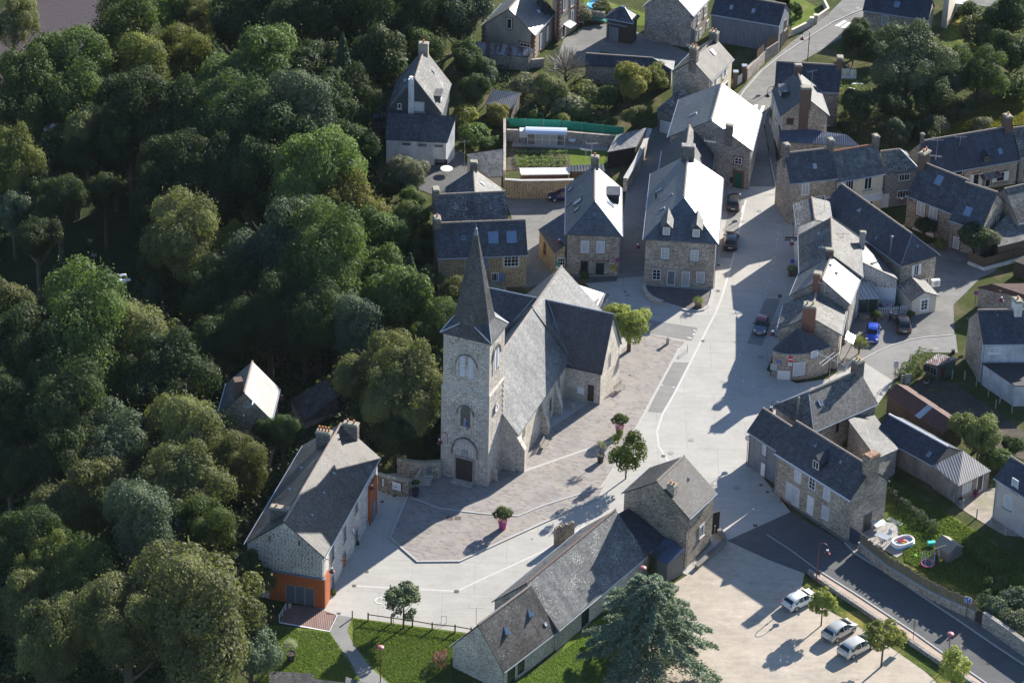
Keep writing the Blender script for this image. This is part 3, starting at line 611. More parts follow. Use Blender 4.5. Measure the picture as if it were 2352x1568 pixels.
sa0=float((tf-e0)@nd);st=-float((tf-e0)@nn);sa1=float((tfb-e0)@nd);print('transept',sa0,sa1,st, float((gp(U2(1285,1300),0)-e0)@nd))
transept(sa0,sa1,st,False,'s');transept(sa0,sa1,4.0,True,'n')
# sacristy at the east end
m=MB();q=[gp(U2(1385,312),4.9),gp(U2(1643,396),3.4),gp(U2(1560,560),3.4),gp(U2(1480,520),4.6)];slab(m,q);q2=[gp(U2(1643,396),3.4),gp(U2(1692,405),2.9),gp(U2(1618,520),2.9),gp(U2(1560,560),3.4)];slab(m,q2);m.build('sacristy_roof','slate_nave',church)
m=MB();w=[gp(U2(1390,330),4.3),gp(U2(1680,420),2.8),gp(U2(1610,530),2.8),gp(U2(1545,600),3.),gp(U2(1480,520),4.)];m.hull([x*[1,1,0]-[0,0,.5] for x in w],w,cap=False);m.build('sacristy_wall','stone_lime',church)
# buttresses
for s,l in ((.3,1.0),(8.6,.9),(13.2,.9)):
    m=MB()
    b=NP(s,.3,0);a=[b+nd*.0,b+nd*.75,b+nd*.75-nn*l,b-nn*l];h1,h2=(4.4,1.6) if s>1 else (4.6,3.8)
    m.hull([x*[1,1,0] for x in a],[a[0]*[1,1,0]+[0,0,h1],a[1]*[1,1,0]+[0,0,h1],a[2]*[1,1,0]+[0,0,h2*.8],a[3]*[1,1,0]+[0,0,h2*.8]]);m.build('buttress','stone_lime',nw)
# arched features on the tower
Tf=(tsq(0,0)[0],td,-tn);Tr=(tsq(0,0)[1],tn,td)
def arch_pts(X,d,z,w,h,point=.0,n=8):
    r=w/2;pts=[X-d*r-z*h/2,X+d*r-z*h/2];top=h/2-r*(1+point)
    for i in range(n+1):
        t=math.pi*i/n;pts.append(X+d*r*math.cos(t)+z*(top+r*(1+point)*math.sin(t)))
    return pts
def arch(par,fr,px,w,h,name,mat,n_off=.03,th=.06,point=0.,base=None):
    A,d,n=fr;X=plane_hit(px,A,n) if base is None else base;z=np.array([0,0,1.]);pts=arch_pts(X,d,z,w,h,point)
    m=MB();m.hull([p+n*(n_off-th) for p in pts],[p+n*n_off for p in pts]);return m.build(name,mat,par)
def arch_ring(par,fr,px,w,h,t,name,mat,out=.1,point=0.,lo=0.,n=12):
    A,d,nr=fr;X=plane_hit(px,A,nr);z=np.array([0,0,1.]);r=w/2;top=h/2-r*(1+point);m=MB();P=[]
    for i in range(n+1):
        a=math.pi*i/n;P.append((X+d*r*math.cos(a)+z*(top+r*(1+point)*math.sin(a)),X+d*(r+t)*math.cos(a)+z*(top+(r*(1+point)+t)*math.sin(a))))
    P=[(X+d*r+z*(-h/2+lo),X+d*(r+t)+z*(-h/2+lo))]+P+[(X-d*r+z*(-h/2+lo),X-d*(r+t)+z*(-h/2+lo))]
    for (a,b),(c,e) in zip(P[:-1],P[1:]): m.hull([a-nr*.1,b-nr*.1,e-nr*.1,c-nr*.1],[a+nr*out,b+nr*out,e+nr*out,c+nr*out])
    return m.build(name,mat,par)
Tfu=(tsq(.12,0)[0],td,-tn);Tru=(tsq(.12,0)[1],tn,td)
for fr,pxs,cx in ((Tfu,(U2(345,1060),U2(422,1077)),U2(382,1040)),):
    arch_ring(tw,fr,cx,1.95,3.9,.3,'window_surround','granite',.05,.05);arch_ring(tw,fr,cx,2.5,2.2,.1,'hood_mould','stone_chim',.14,.1,1.0)
    for p in pxs:
        lw=arch(tw,fr,p,.62,2.9,'louvre_window','roller',.06)
        m=MB();A,d,n=fr;X=plane_hit(p,A,n)
        for k in range(6): m.box(X+n*.08+np.array([0,0,-1.3+k*.45]),(.6,.12,.05),ax=(d,n,np.array([0,0,1.])))
        m.beam(X+n*.07-np.array([0,0,1.35]),X+n*.07+np.array([0,0,1.25]),.02,4);m.build('louvres','shutter_white',lw)
arch_ring(tw,Tru,U2(655,985),1.5,3.7,.28,'window_surround','granite',.05,.05);arch_ring(tw,Tru,U2(655,960),2.1,2.4,.1,'hood_mould','stone_chim',.14,.1,1.0)
for dx in(-12,14):
    lw=arch(tw,Tru,(U2(655,995)[0]+dx*.25,U2(655,995)[1]-dx*.3),.5,2.8,'louvre_window','roller',.06)
# clock on the side of the tower
A,d,n=Tr;X=plane_hit(U2(652,1447),A,n);m=MB()
m.beam(X,X+n*.12,.62,20);cl=m.build('clock_case','dressed',tw);m=MB();m.beam(X+n*.11,X+n*.15,.54,20);m.build('clock_face','white_paint',cl)
m=MB();z=np.array([0,0,1.]);m.beam(X+n*.17,X+n*.17+z*.42+d*.1,.03,4);m.beam(X+n*.17,X+n*.17+d*.28-z*.08,.035,4)
for k in range(12):
    t=k*math.pi/6;m.beam(X+n*.16+(d*math.sin(t)+z*math.cos(t))*.45,X+n*.16+(d*math.sin(t)+z*math.cos(t))*.52,.02,4)
m.build('clock_hands','black_plastic',cl)
# niche with statue
arch_ring(tw,Tf,U1(2210,600),1.25,2.9,.3,'niche_surround','granite',.05,.25);arch_ring(tw,Tf,U1(2210,555),1.9,1.4,.1,'hood_mould','stone_chim',.15,.25,.5)
arch(tw,Tf,U1(2210,610),1.25,2.8,'niche_back','niche_shade',.012,.04,.25)  # flat plate; its dark colour stands in for the shade of a recess
A,d,n=Tf;X=plane_hit(U1(2210,690),A,n)+n*.22
m=MB();m.box(X-z*.12,(.55,.45,.3),ax=(d,n,z));m.box(X-z*.33,(.8,.6,.12),ax=(d,n,z));m.build('statue_plinth','granite',tw)
# door and portal
arch_ring(tw,Tf,U1(2210,1010),2.5,4.6,.36,'portal_arch','granite',.08,.1);arch_ring(tw,Tf,U1(2205,930),3.0,3.6,.12,'hood_mould','stone_chim',.18,.12,1.2)
A,d,n=Tf;X=plane_hit(U1(2200,1080),A,n);X[2]=1.55
arch(tw,Tf,U1(2210,960),2.4,4.4,'tympanum','stone_white',.012,.04,.1)
fr=MB();
for k in(-1,1): fr.box(X+d*k*1.16+n*.04,(.2,.16,3.1),ax=(d,n,z))
fr.box(X+z*1.68+n*.05,(2.5,.2,.28),ax=(d,n,z));fr.box(X+z*2.25+n*.04,(.8,.14,.8),ax=(d,n,z));dr=fr.build('portal_frame','dressed',tw)
for k in(-1,1):
    m=MB();m.box(X+d*k*.53+n*.02,(1.04,.08,3.1),ax=(d,n,z));m.build('door_leaf','dark_wood',dr)
m=MB();m.box((X*[1,1,0])+n*.5+z*.06,(2.6,1.0,.12),ax=(d,n,z));m.build('door_step','granite',tw)
# transept door, notice board, windows, nave windows
tsw=[NP(sa0,-st,0),NP(sa0,0,0)];dT=nn;A=NP(sa0-.0,-st,0);frT=(A,nn,-nd)
H0=dict(o=church)
def chopen(fr,px,w,h,**k): return opening(H0,fr,px,w,h,**k)
o=chopen(frT,U2(1523,1312),.95,2.5,kind='door',frame='granite',fill='dark_wood',surround='granite',sill=False)
o=chopen(frT,U2(1432,1288),.85,.95,frame='shutter_white',fill='white_paint',sill=False);o.name='notice_board'
frG=(NP(sa0,-st+.1,0),nd,-nn)
arch_ring(church,frG,U2(1697,1012),.6,2.0,.2,'window_surround','granite',.04,.3);arch(church,frG,U2(1697,1012),.55,1.9,'lancet_window','glass_dark',.03,.06,.3)
frN=(NP(0,.3,0),nd,-nn)
for p,w_,h_ in ((U2(1225,1210),.7,1.7),(U2(1052,1440),.8,1.6),(U6(680,62),.6,1.5)):
    chopen(frN,p,w_,h_,frame='granite',surround='granite',bars=(2,3))
chopen(frN,U2(1150,1420),.8,2.1,kind='door',frame='granite',fill='dark_wood',sill=False)
# Virgin statue: one thing standing on its plinth
sx=X*0;A,d,n=Tf;X=plane_hit(U1(2210,690),A,n)+n*.24
st_=thing('statue',X,'small painted statue in blue robe holding a child, in the niche over the church door','statue')
m=MB();m.lathe(X+z*.03,[(.2,0),(.19,.2),(.16,.5),(.17,.75),(.13,.92),(.06,.98)],12);m.beam(X+z*.8+d*.12,X+z*.62+n*.2,.05,6);m.build('robe','blue_paint',st_,smooth=True)
m=MB();m.lathe(X+z*1.08,[(.02,-.12),(.07,-.08),(.09,0),(.07,.08),(.01,.11)],10);m.lathe(X+z*.85+d*.15+n*.08,[(.03,-.12),(.08,0),(.06,.12),(.01,.18)],8);m.lathe(X-z*.06,[(.22,0),(.22,.1)],12);m.build('head_and_child','skin',st_,smooth=True)
# leaning tombstone slab beside the tower
q=gp(U6(415,525));m=MB();m.box(q+[-.15,.25,.95],(.75,.16,2.0),rz=.35,ax=(td,np.array([tn[0],tn[1],.0])*.97+z*.2,z*.98-tn*.2));tag(m.build('stone_slab','granite',base=q),'pale granite slab leaning against the right side of the church tower','slab')
def diamond():
    m,nt,b=newmat('diamond');v=uvc(nt);mp=N(nt,'ShaderNodeMapping');mp.inputs['Rotation'].default_value=(0,0,math.pi/4);L(nt,v,mp.inputs[0])
    br=N(nt,'ShaderNodeTexBrick');br.offset=0;L(nt,mp.outputs[0],br.inputs[0]);br.inputs['Scale'].default_value=1;br.inputs['Brick Width'].default_value=.62;br.inputs['Row Height'].default_value=.62;br.inputs['Mortar Size'].default_value=.03
    br.inputs['Color1'].default_value=(.27,.26,.255,1);br.inputs['Color2'].default_value=(.33,.32,.31,1);br.inputs['Mortar'].default_value=(.14,.14,.14,1);L(nt,br.outputs[0],b.inputs[0]);b.inputs['Roughness'].default_value=.8;MAT['diamond']=m
diamond()
stone('stone_lime2',[(0,(.16,.12,.085)),(.5,(.25,.20,.15)),(1,(.36,.31,.25))],(.37,.34,.29),.07,2.2,4.2)
slate('slate_scale2',(.085,.09,.095),.5,cw=.34,ch=.24,rough=.42,lc=(.5,.5,.47),moss=.1);plain('terra_dark',(.20,.145,.12),.85,var=.5,sc=4);plain('black_felt',(.03,.032,.036),.7,var=.3,sc=2)
ribbed('dark_boards',(.035,.028,.025),.2,rough=.8,metal=0);ribbed('pale_ribs',(.30,.34,.38),.5,rough=.3,metal=0);ribbed('ribs_grey',(.16,.17,.18),.4,rough=.4,metal=.2);plain('shed_green',(.07,.10,.08),.8,var=.2)
# ---------------------------------------------------------------- terrain (used by houses in the valley and by the trees)
_bd=[(555,1568),(560,1300),(720,1120),(880,1040),(960,900),(990,780),(985,600),(900,430),(875,250),(1060,80),(1120,-60)]
_bw=sorted([(gp(p)[1],gp(p)[0]) for p in _bd]);_by=[a for a,b in _bw];_bx=[b for a,b in _bw]
_rv=[gp(p,-10)[:2] for p in ((-200,330),(-20,230),(70,140),(190,60),(330,10),(520,-30),(900,-110))]
def terr(x,y):
    xb=np.interp(y,_by,_bx);d=xb-x;t=min(max((d-1)/26,0),1);h=-8*(t*t*(3-2*t))
    dm=1e9
    for a,b in zip(_rv[:-1],_rv[1:]):
        ab=b-a;s=min(max(((x-a[0])*ab[0]+(y-a[1])*ab[1])/(ab@ab),0),1);q=a+ab*s;dm=min(dm,math.hypot(x-q[0],y-q[1]))
    if dm<16: h=min(h,-8)-3.5*min(1,(16-dm)/6)
    return h
# ---------------------------------------------------------------- the houses
house('hall','town_hall','long stone town hall with orange timber cladding round its glazed entrance',U5(170,302),U5(915,412),U1(1425,985),base=(1,U5(948,880)),apex=U5(545,85),wall='stone_white',roof='slate_brown',cat='town hall')
house('cskyl','house','long stone house with two square skylights behind the church spire',T4(345,995),T4(1175,962),base=(1,T4(1168,1262)),axis='x',apex=(T4(340,680),T4(1155,634)),pitch=44,wall='stone_yellow',roof='slate')
house('cvents','house','dark slate house with two small roof vents, behind the long house with skylights',T4(335,672),T4(992,640),ze=6.2,axis='x',apex=(T4(420,407),T4(965,381)),pitch=45,wall='render_beige',roof='slate_old')
house('cback','house','small house with lichen covered chimney and one sunlit slope below the ribbed garage',T4(430,560),T4(945,565),T4(905,345),ze=4.2,apex=T4(690,390),wall='render_beige',roof='slate_old')
house('ahouse','house','tall slate hung house with white chimney breast at the edge of the wood',V6(1480,1030),V6(2000,1050),V6(2082,770),ze=6.2,apex=V6(1740,722),wall='slate_clad',roof='slate_old',gutter=False)
house('dshop','house','stone house with white shutters upstairs and green framed shop door and window',T4(1520,772),T4(2040,790),T4(2035,345),base=(1,T4(2013,1160)),apexb=T4(1783,135),hip0=T4(1790,465),wall='stone_brown',roof='slate_gl')
house('ebig','house','big square stone house with two dormers and white windows facing the plaza',T5(400,1042),T5(1085,1090),T5(1130,488),base=(1,T5(1037,1512)),apexb=T5(798,272),hip0=T5(770,665),wall='stone_brown',roof='slate_gl',gutter=True)
house('fmid','house','narrow house with dark swept roof between the dormer house and the tall gable house',T5(520,560),T5(1008,600),T5(1050,270),ze=4.6,apex=T5(770,330),wall='stone_dark',roof='slate_new')  # dark slate chosen to stand in for the tall gable's shadow on this roof
house('ggab','house','tall stone gable house with green door facing the parked cars',T2(393,1258),T2(1170,1385),T2(1100,1010),base=(1,T5(1366,600)),apex=T2(770,1105),wall='stone_dark',roof='slate_gl')
house('hcream','house','cream fronted house with paired chimneys beside the curving road',T2(430,655),T2(795,750),T2(1000,540),ze=6.2,apex=T2(650,552),wall='stone_dark',roof='slate_brown')
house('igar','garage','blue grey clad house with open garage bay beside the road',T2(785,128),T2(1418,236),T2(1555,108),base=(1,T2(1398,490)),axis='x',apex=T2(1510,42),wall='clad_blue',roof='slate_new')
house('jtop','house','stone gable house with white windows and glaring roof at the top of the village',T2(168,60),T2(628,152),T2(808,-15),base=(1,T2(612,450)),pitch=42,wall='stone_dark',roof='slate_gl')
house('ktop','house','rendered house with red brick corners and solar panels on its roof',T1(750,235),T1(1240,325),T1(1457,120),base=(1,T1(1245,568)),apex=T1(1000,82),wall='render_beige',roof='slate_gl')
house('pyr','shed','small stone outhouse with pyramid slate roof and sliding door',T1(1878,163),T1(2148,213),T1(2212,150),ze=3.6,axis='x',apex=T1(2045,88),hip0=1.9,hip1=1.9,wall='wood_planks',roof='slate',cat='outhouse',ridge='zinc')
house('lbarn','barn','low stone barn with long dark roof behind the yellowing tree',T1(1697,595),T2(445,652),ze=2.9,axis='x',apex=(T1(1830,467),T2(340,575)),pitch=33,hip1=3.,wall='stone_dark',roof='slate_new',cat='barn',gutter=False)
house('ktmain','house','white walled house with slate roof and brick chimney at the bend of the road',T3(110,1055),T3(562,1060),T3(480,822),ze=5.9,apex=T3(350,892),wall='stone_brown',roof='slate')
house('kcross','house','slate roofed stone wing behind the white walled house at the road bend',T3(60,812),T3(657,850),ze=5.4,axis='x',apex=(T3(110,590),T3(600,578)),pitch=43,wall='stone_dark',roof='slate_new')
house('rowa','house','stone corner house with one small skylight at the start of the terrace row',T6(203,537),T6(640,487),base=(0,T6(182,915)),axis='x',apex=(T6(190,265),T6(560,203)),pitch=45,wall='stone_brown',roof='slate')
house('rowb','house','cream rendered row house with white balcony',T6(642,522),T6(1078,446),ze=5.6,axis='x',apex=(T6(580,242),T6(970,184)),pitch=43,wall='render_cream',roof='slate_scale',ridge='ridge_red')
house('rowc','house','row house hung with grey diamond slates beside the cream house',T6(1080,446),T6(1395,410),ze=5.3,axis='x',apex=(T6(1025,228),T6(1160,226)),pitch=40,hip1=2.0,wall='diamond',roof='slate_light',gutter=False)
house('rlong','house','long stone house with red chimney and tiny dormer at the right edge',T6(1492,462),T6(2312,320),base=(1,T6(2275,545)),axis='x',apex=(T6(1425,152),T6(2180,14)),pitch=45,wall='stone_brown',roof='slate_new')
house('rlong2','house','slate roofed house touching the long stone house at the right edge',T6(2318,300),T6(2700,250),ze=4.0,axis='x',apex=(T6(2245,82),T6(2351,40)),pitch=42,wall='stone_dark',roof='slate_light')
house('rtwin','house','stone house with two tall white windows and double potted brick chimney',T6(1268,642),T6(1692,812),base=(0,T6(1262,930)),axis='x',apex=(T6(1555,392),T6(1885,528)),pitch=45,wall='stone_lime2',roof='slate')
house('rtwin2','house','lower slate house joined to the stone house with two tall white windows',T6(1665,872),T6(1962,968),ze=4.2,axis='x',apex=(T6(1885,543),T6(2140,636)),pitch=45,wall='stone_brown',roof='slate')
house('ltile','house','tiled roof house with pale ridge behind the stone houses at the right edge',T6(2300,905),T6(2620,830),ze=4.,axis='x',apex=(T6(2105,612),T6(2351,545)),pitch=38,wall='render_beige',roof='slate_light')
house('midlong','house','long dark roofed stone house with tall steel flue behind the bakery',T6(485,757),T6(1222,1290),T6(1605,1213),ze=4.6,axis='x',apex=(T6(690,556),T6(1330,1000)),hip1=T6(1330,1000),wall='stone_brown',roof='slate_new')
house('baka','house','small old slate roof with pale lichen at the north end of the bakery',T6(272,985),T6(590,905),T6(560,700),ze=6.2,apex=T6(500,868),wall='render_white',roof='slate_old')
house('bakb','bakery','white walled bakery house with long slate roof beside the plaza',T6(290,1338),T6(868,1395),T6(848,1045),ze=6.1,apex=T6(588,1195),wall='render_white',roof='slate_mat',cat='bakery')
house('bakc','house','house with glaring white slate slope and red brick chimney below the bakery',U3(1057,412),U3(1612,497),U3(1725,245),ze=5.9,apex=U3(1358,265),wall='stone_dark',roof='slate_gl')
house('bakd','house','stone house with big brick chimney stack above the rounded corner',U3(942,722),U3(1532,778),U3(1612,557),ze=5.0,apex=U3(1245,612),wall='stone_brown',roof='slate_mat')
house('cott','cottage','tiny cream cottage with dark tiled roof beside the courtyard fence',U4(1316,241),U4(1566,185),U4(1438,45),base=(0,U4(1310,390)),apex=U4(1455,152),wall='render_pale',roof='slate_old',cat='cottage',rid=False)
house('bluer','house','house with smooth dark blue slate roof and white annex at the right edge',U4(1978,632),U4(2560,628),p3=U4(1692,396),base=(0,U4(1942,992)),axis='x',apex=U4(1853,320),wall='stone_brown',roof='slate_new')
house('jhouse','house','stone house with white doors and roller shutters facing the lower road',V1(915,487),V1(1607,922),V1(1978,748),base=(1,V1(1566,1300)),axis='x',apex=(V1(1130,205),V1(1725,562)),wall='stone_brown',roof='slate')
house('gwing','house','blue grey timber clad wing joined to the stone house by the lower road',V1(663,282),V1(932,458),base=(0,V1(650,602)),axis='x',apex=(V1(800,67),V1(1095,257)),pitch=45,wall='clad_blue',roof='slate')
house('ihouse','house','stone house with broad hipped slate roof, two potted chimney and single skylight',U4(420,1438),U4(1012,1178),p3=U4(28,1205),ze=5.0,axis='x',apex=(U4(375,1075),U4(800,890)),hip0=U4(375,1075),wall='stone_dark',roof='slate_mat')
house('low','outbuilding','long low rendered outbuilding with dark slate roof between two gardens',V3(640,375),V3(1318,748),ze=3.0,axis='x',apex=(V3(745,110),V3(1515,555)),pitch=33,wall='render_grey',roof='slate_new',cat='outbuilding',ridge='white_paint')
house('rusty','shed','long rusty corrugated shed with dark plank sides and one grey sheet',U4(1080,1097),U4(1612,1453),ze=2.7,axis='x',apex=(U4(1190,998),U4(1720,1352)),pitch=28,wall='wood_planks',roof='corr_rust',cat='shed',rid=False,gutter=False)
house('creambr','house','pale rendered house with white roller shutters at the right edge',V3(2012,885),V3(2012+900,885+560),p3=V3(2351,728),ze=5.6,axis='x',pitch=38,apex=V3(2230,640),wall='render_pinkish',roof='slate_new')
house('salle','hall','long stone hall with grey slate roof and clay ridge in front of the church',U7(378,825),U7(1000,1082),U7(1812,395),ze=2.9,apex=U7(692,650),wall='stone_lime',roof='slate_scale2',cat='hall',ridge='terra_dark')
house('sallew','outbuilding','low stone wing with two small triangular roof vents at the bottom of the picture',U7(-4,1232),U7(495,1466),U7(984,1093),ze=2.7,apex=U7(245,1033),wall='stone_lime',roof='slate_brown',cat='outbuilding')
house('shouse','house','stone house with short chimney and one white window between plaza and gravel car park',U6(1578,620),U6(2200,856),V1(378,845),ze=7.1,apex=U6(1842,516),wall='stone_lime2',roof='slate_brown')
house('vhouse','house','small house with tall brick chimney standing among the trees',U1(-60,560),U1(430,640),U1(503,352),ze=3.6,z0=-2.5,apex=U1(235,388),wall='stone_brown',roof='slate_gl')
house('trbuild','house','dark slate roofed house with skylight and cream end beside the upper road',T3(870,92),T3(1475,185),ze=3.4,axis='x',apex=(T3(930,-80),T3(1600,0)),pitch=42,wall='stone_brown',roof='slate_new')
# ---------------------------------------------------------------- lean-tos, sheds, wings
def hcorner(k,i): return HS[k]['P'][i]
prism('aext','house_extension','slate lean-to with whitewashed wall in front of the slate hung house',[(V6(1470,1280),3.6),(V6(2042,1310),3.6),(V6(2125,1068),6.3),(V6(1492,1036),6.3)],z0=-1.,wall='render_bluewhite',roof='slate',cat='extension')
prism('agreen','lean_to_shed','ramshackle glazed lean-to on the left of the slate hung house',[(V6(1350,1088),2.6),(V6(1478,1072),2.6),(V6(1500,930),4.2),(V6(1400,948),4.0)],z0=-4.,wall='render_grey',roof='pale_ribs',cat='lean-to')
prism('cgar','garage','garage with ribbed slate roof beside the vegetable garden wall',[(T4(690,150),None),(T4(818,250),3.0),(T4(942,244),3.0),(T4(945,-10),4.6),(T4(610,40),None)],wall='render_cream',roof='slate_scale',cat='garage')
prism('dlean','shop_extension','narrow stone extension with dark slate roof on the left of the shop house',[(T4(1272,728),3.9),(T4(1415,942),3.4),(T4(1522,868),4.6),(T4(1518,570),5.6)],wall='stone_yellow',roof='slate_new',cat='extension')
prism('wgar','garage','dark boarded garage with pale slate roof behind the lane wall',[(T5(66,250),2.5),(T5(333,200),2.5),(T5(428,25),3.1),(T5(152,92),3.1)],wall='dark_boards',roof='slate_nave',cat='garage')
prism('shedw','shed','white corrugated roofed shed in a row on the garden wall',[(T4(1112,228),2.3),(T4(1560,222),2.3),(T4(1553,162),2.7),(T4(1096,165),2.7)],wall='corr_rust',roof='corr_white')
prism('shedg','shed','small boarded shed with grey ribbed roof beside the white roofed shed',[(T4(1566,198),2.5),(T4(1888,195),2.5),(T4(1868,128),2.9),(T4(1548,142),2.9)],wall='wood_brown',roof='ribs_grey')
prism('hext','house_extension','low slate extension with white garage door below the cream house',[(T2(505,1087),3.0),(T2(775,968),None),(T2(520,812),5.2),(T2(290,1003),3.4)],wall='render_grey',roof='slate_old',cat='extension')
prism('lshed','shed','tumbledown shed with corrugated roof among the overgrown garden shrubs',[(T1(785,955),1.9),(T1(1028,1002),1.9),(T1(1112,852),3.0),(T1(848,822),3.0)],wall='render_grey',roof='corr_fibre')
prism('rustA','lean_to_shed','rust patched tin lean-to against the gable with brick corners',[(T1(712,495),2.2),(T1(1190,520),2.2),(T1(1235,452),2.8),(T1(880,398),3.2),(T1(690,380),3.2)],wall='stone_dark',roof='corr_grey',cat='lean-to')
prism('kcorr','shed','long blue corrugated roof below the brick chimney gable',[(T3(118,1300),3.0),(T3(850,1345),2.8),(T3(730,1240),3.6),(T3(95,1150),3.9)],wall='stone_dark',roof='corr_blue')
prism('bakf','house_wing','stone wing with one slate slope behind the conservatory',[(T6(870,1262),5.9),(T6(1195,1415),4.0),(T6(935,1095),4.0),(T6(838,1050),6.0)],wall='stone_white',roof='slate',cat='house wing')
prism('annex','house_annex','white rendered annex with flat dark roof below the blue slate house',[(U4(1968,808),3.0),(U4(2272,1016),3.0),(U4(2560,1010),3.0),(U4(2560,806),3.0)],wall='render_bluewhite',roof='black_felt',cat='annex')
prism('glassshed','garden_shed','small green shed with glazed side and rusty tin roof beside the hedge',[(U4(1445,803),1.9),(U4(1558,832),2.2),(U4(1742,768),2.2),(U4(1562,720),1.9)],wall='shed_green',roof='corr_grey')
prism('trust','barn','stone barn with dark red tin roof at the right edge',[(U4(1925,105),2.8),(U4(1925,112),2.8),(U4(2560,250),3.2),(U4(2560,72),3.6),(U4(2060,80),3.6)],wall='stone_dark',roof='corr_rust',cat='barn')
prism('iwing','house_wing','slate wing of the hipped house running down to the garden',[(V1(1592,180),5.2),(V1(1855,536),5.2),(V1(2052,448),3.4),(V1(1800,85),None)],wall='stone_dark',roof='slate_mat',cat='house wing')
prism('lowend','garden_shed','rendered shed with striped corrugated roof, open door and white window',[(V3(1605,980),2.6),(V3(1977,804),2.6),(V3(1655,575),4.2),(V3(1312,742),3.1)],wall='render_grey',roof='corr_fibre')
prism('slean','lean_to_shed','boarded lean-to with blue corrugated roof between the stone house and the hall',[(U6(1805,1168),2.7),(U6(2000,1278),2.7),(U6(2166,1142),3.4),(U6(1985,1015),3.4)],wall='wood_slats_grey',roof='corr_blue',cat='lean-to')
prism('sgap','roof_wing','dark slate roof joining the stone hall to the stone house',[(U6(1545,812),None),(U6(1812,1188),3.3),(U6(1982,1012),3.3),(U6(1640,758),5.6)],wall='stone_brown',roof='slate_new',cat='roof wing')
prism('vroof','cottage','low cottage roof with two skylights in the shade left of the tower tree',[(U1(600,455),-2.),(U1(722,655),-2.),(U1(1040,560),-1.2),(U1(1037,420),.6),(U1(925,265),1.2)],z0=-5,wall='stone_dark',roof='slate_brown',cat='cottage')
prism('brleft','outbuilding','dark flat roof edge at the bottom left of the lawn',[(U5(405,1720),2.4),(U5(830,1720),2.4),(U5(812,1480),3.0),(U5(410,1456),3.0)],wall='stone_dark',roof='slate_brown',cat='outbuilding')
prism('brleft2','outbuilding','lower dark roof edge beside the path at the bottom of the picture',[(U5(740,1760),2.2),(U5(1100,1760),2.2),(U5(1090,1560),2.8),(U5(750,1520),2.8)],wall='stone_dark',roof='slate_brown',cat='outbuilding')
prism('brleft3','outbuilding','small peaked roof end at the bottom edge next to the path',[(U5(1080,1760),2.2),(U5(1400,1760),2.2),(U5(1285,1566),2.4),(U5(1110,1508),2.9)],wall='stone_dark',roof='slate_old',cat='outbuilding')
prism('rlean','lean_to','slate lean-to with pale sunlit edge and timber uprights at the right edge',[(T6(2112,1118),2.6),(T6(2600,1000),2.6),(T6(2560,760),4.2),(T6(2220,800),4.2),(T6(2080,945),3.6)],wall='wood_brown',roof='slate_light',cat='lean-to')
prism('boardwall','shed','brown boarded shed beside the right edge driveway',[(T6(2255,1250),2.2),(T6(2500,1330),2.2),(T6(2500,1150),2.6),(T6(2351,1200),2.4)],wall='wood_planks',roof='dark_boards')
house('playh','playhouse','grey wooden playhouse with shingle roof in the garden',V2(1670,385),V2(1800,315),V2(1662,222),ze=1.45,apex=V2(1730,298),wall='wood_slats_grey',roof='wood_grey',cat='playhouse',rid=False,gutter=False,oh=.08)
def block(name,label,pts,z1,z0=0,wall='render_beige',cat='building',key=None,top='black_felt'):
    X=[gp(p,0) for p in pts];c=sum(X)/len(X);r=thing(name,(c[0],c[1],z0),label,cat);m=MB()
    m.hull([x+[0,0,z0-.5] for x in X],[x+[0,0,z1] for x in X],cap=False);w=m.build('wall',wall,r);m=MB();m.hull([x+[0,0,z1] for x in X],[x+[0,0,z1+.15] for x in X]);m.build('roof',top,r)
    H=dict(o=r,w=X,ccw=sum(X[i][0]*X[(i+1)%len(X)][1]-X[(i+1)%len(X)][0]*X[i][1] for i in range(len(X)))>0);HS[key or name]=H;return H
T=block('tall_house','tall rendered house block with brick quoins at the top edge',[T1(1450,385),T1(1625,255),T1(1560,100),T1(1395,220)],11,key='ttall')
# rounded corner building below bakd: curved wall and half cone roof
q=[U3(895,905),U3(915,925),U3(960,938),U3(1010,946),U3(1070,950),U3(1125,950),U3(1180,947),U3(1235,940),U3(1300,926),U3(1365,907),U3(1435,880)]
zr_=hz(U3(1070,1192),U3(1070,950));E=[gp(p,zr_) for p in q];ap=gp(U3(1130,713),zr_+2.6);c=sum(E)/len(E)
r=thing('round_corner_house',(c[0],c[1],0),'rounded stone corner building with fan shaped slate roof and no entry sign beside it','house');HS['apse']=dict(o=r,w=E,ccw=True)
m=MB();ap2=ap+(hcorner('bakd',1)-hcorner('bakd',0))*.02
for a,b in zip(E[:-1],E[1:]): m.poly([a,b,ap]);m.poly([a,b,b-[0,0,.15],a-[0,0,.15]])
ro=m.build('roof','slate_new',r)
m=MB();cc=(E[0]+E[-1])/2
W_=[x+(cc-x)*.03 for x in E]
for a,b in zip(W_[:-1],W_[1:]): m.poly([a*[1,1,0]-[0,0,.5],b*[1,1,0]-[0,0,.5],b-[0,0,.1],a-[0,0,.1]])
m.build('wall','stone_brown',r)
m=MB()
for a,b in zip(E[:-1],E[1:]): m.beam(a-[0,0,.1],b-[0,0,.1],.06,5)
m.build('gutter','lead',r)
def apopen(i,px,w,h,**k):
    A,B=W_[i]*[1,1,0],W_[i+1]*[1,1,0];d=(B-A)/np.linalg.norm(B-A);n=np.array([d[1],-d[0],0]);return opening(HS['apse'],(A+n*.03,d,n),px,w,h,**k)
apopen(6,U3(1137,1090),1.5,1.9,fill='roller',sill=True);apopen(8,U3(1278,957),1.0,1.0,fill='roller');f=apopen(3,U3(998,1148),1.7,1.5,frame='granite',fill='white_paint',sill=False);f.name='meter_cabinet'
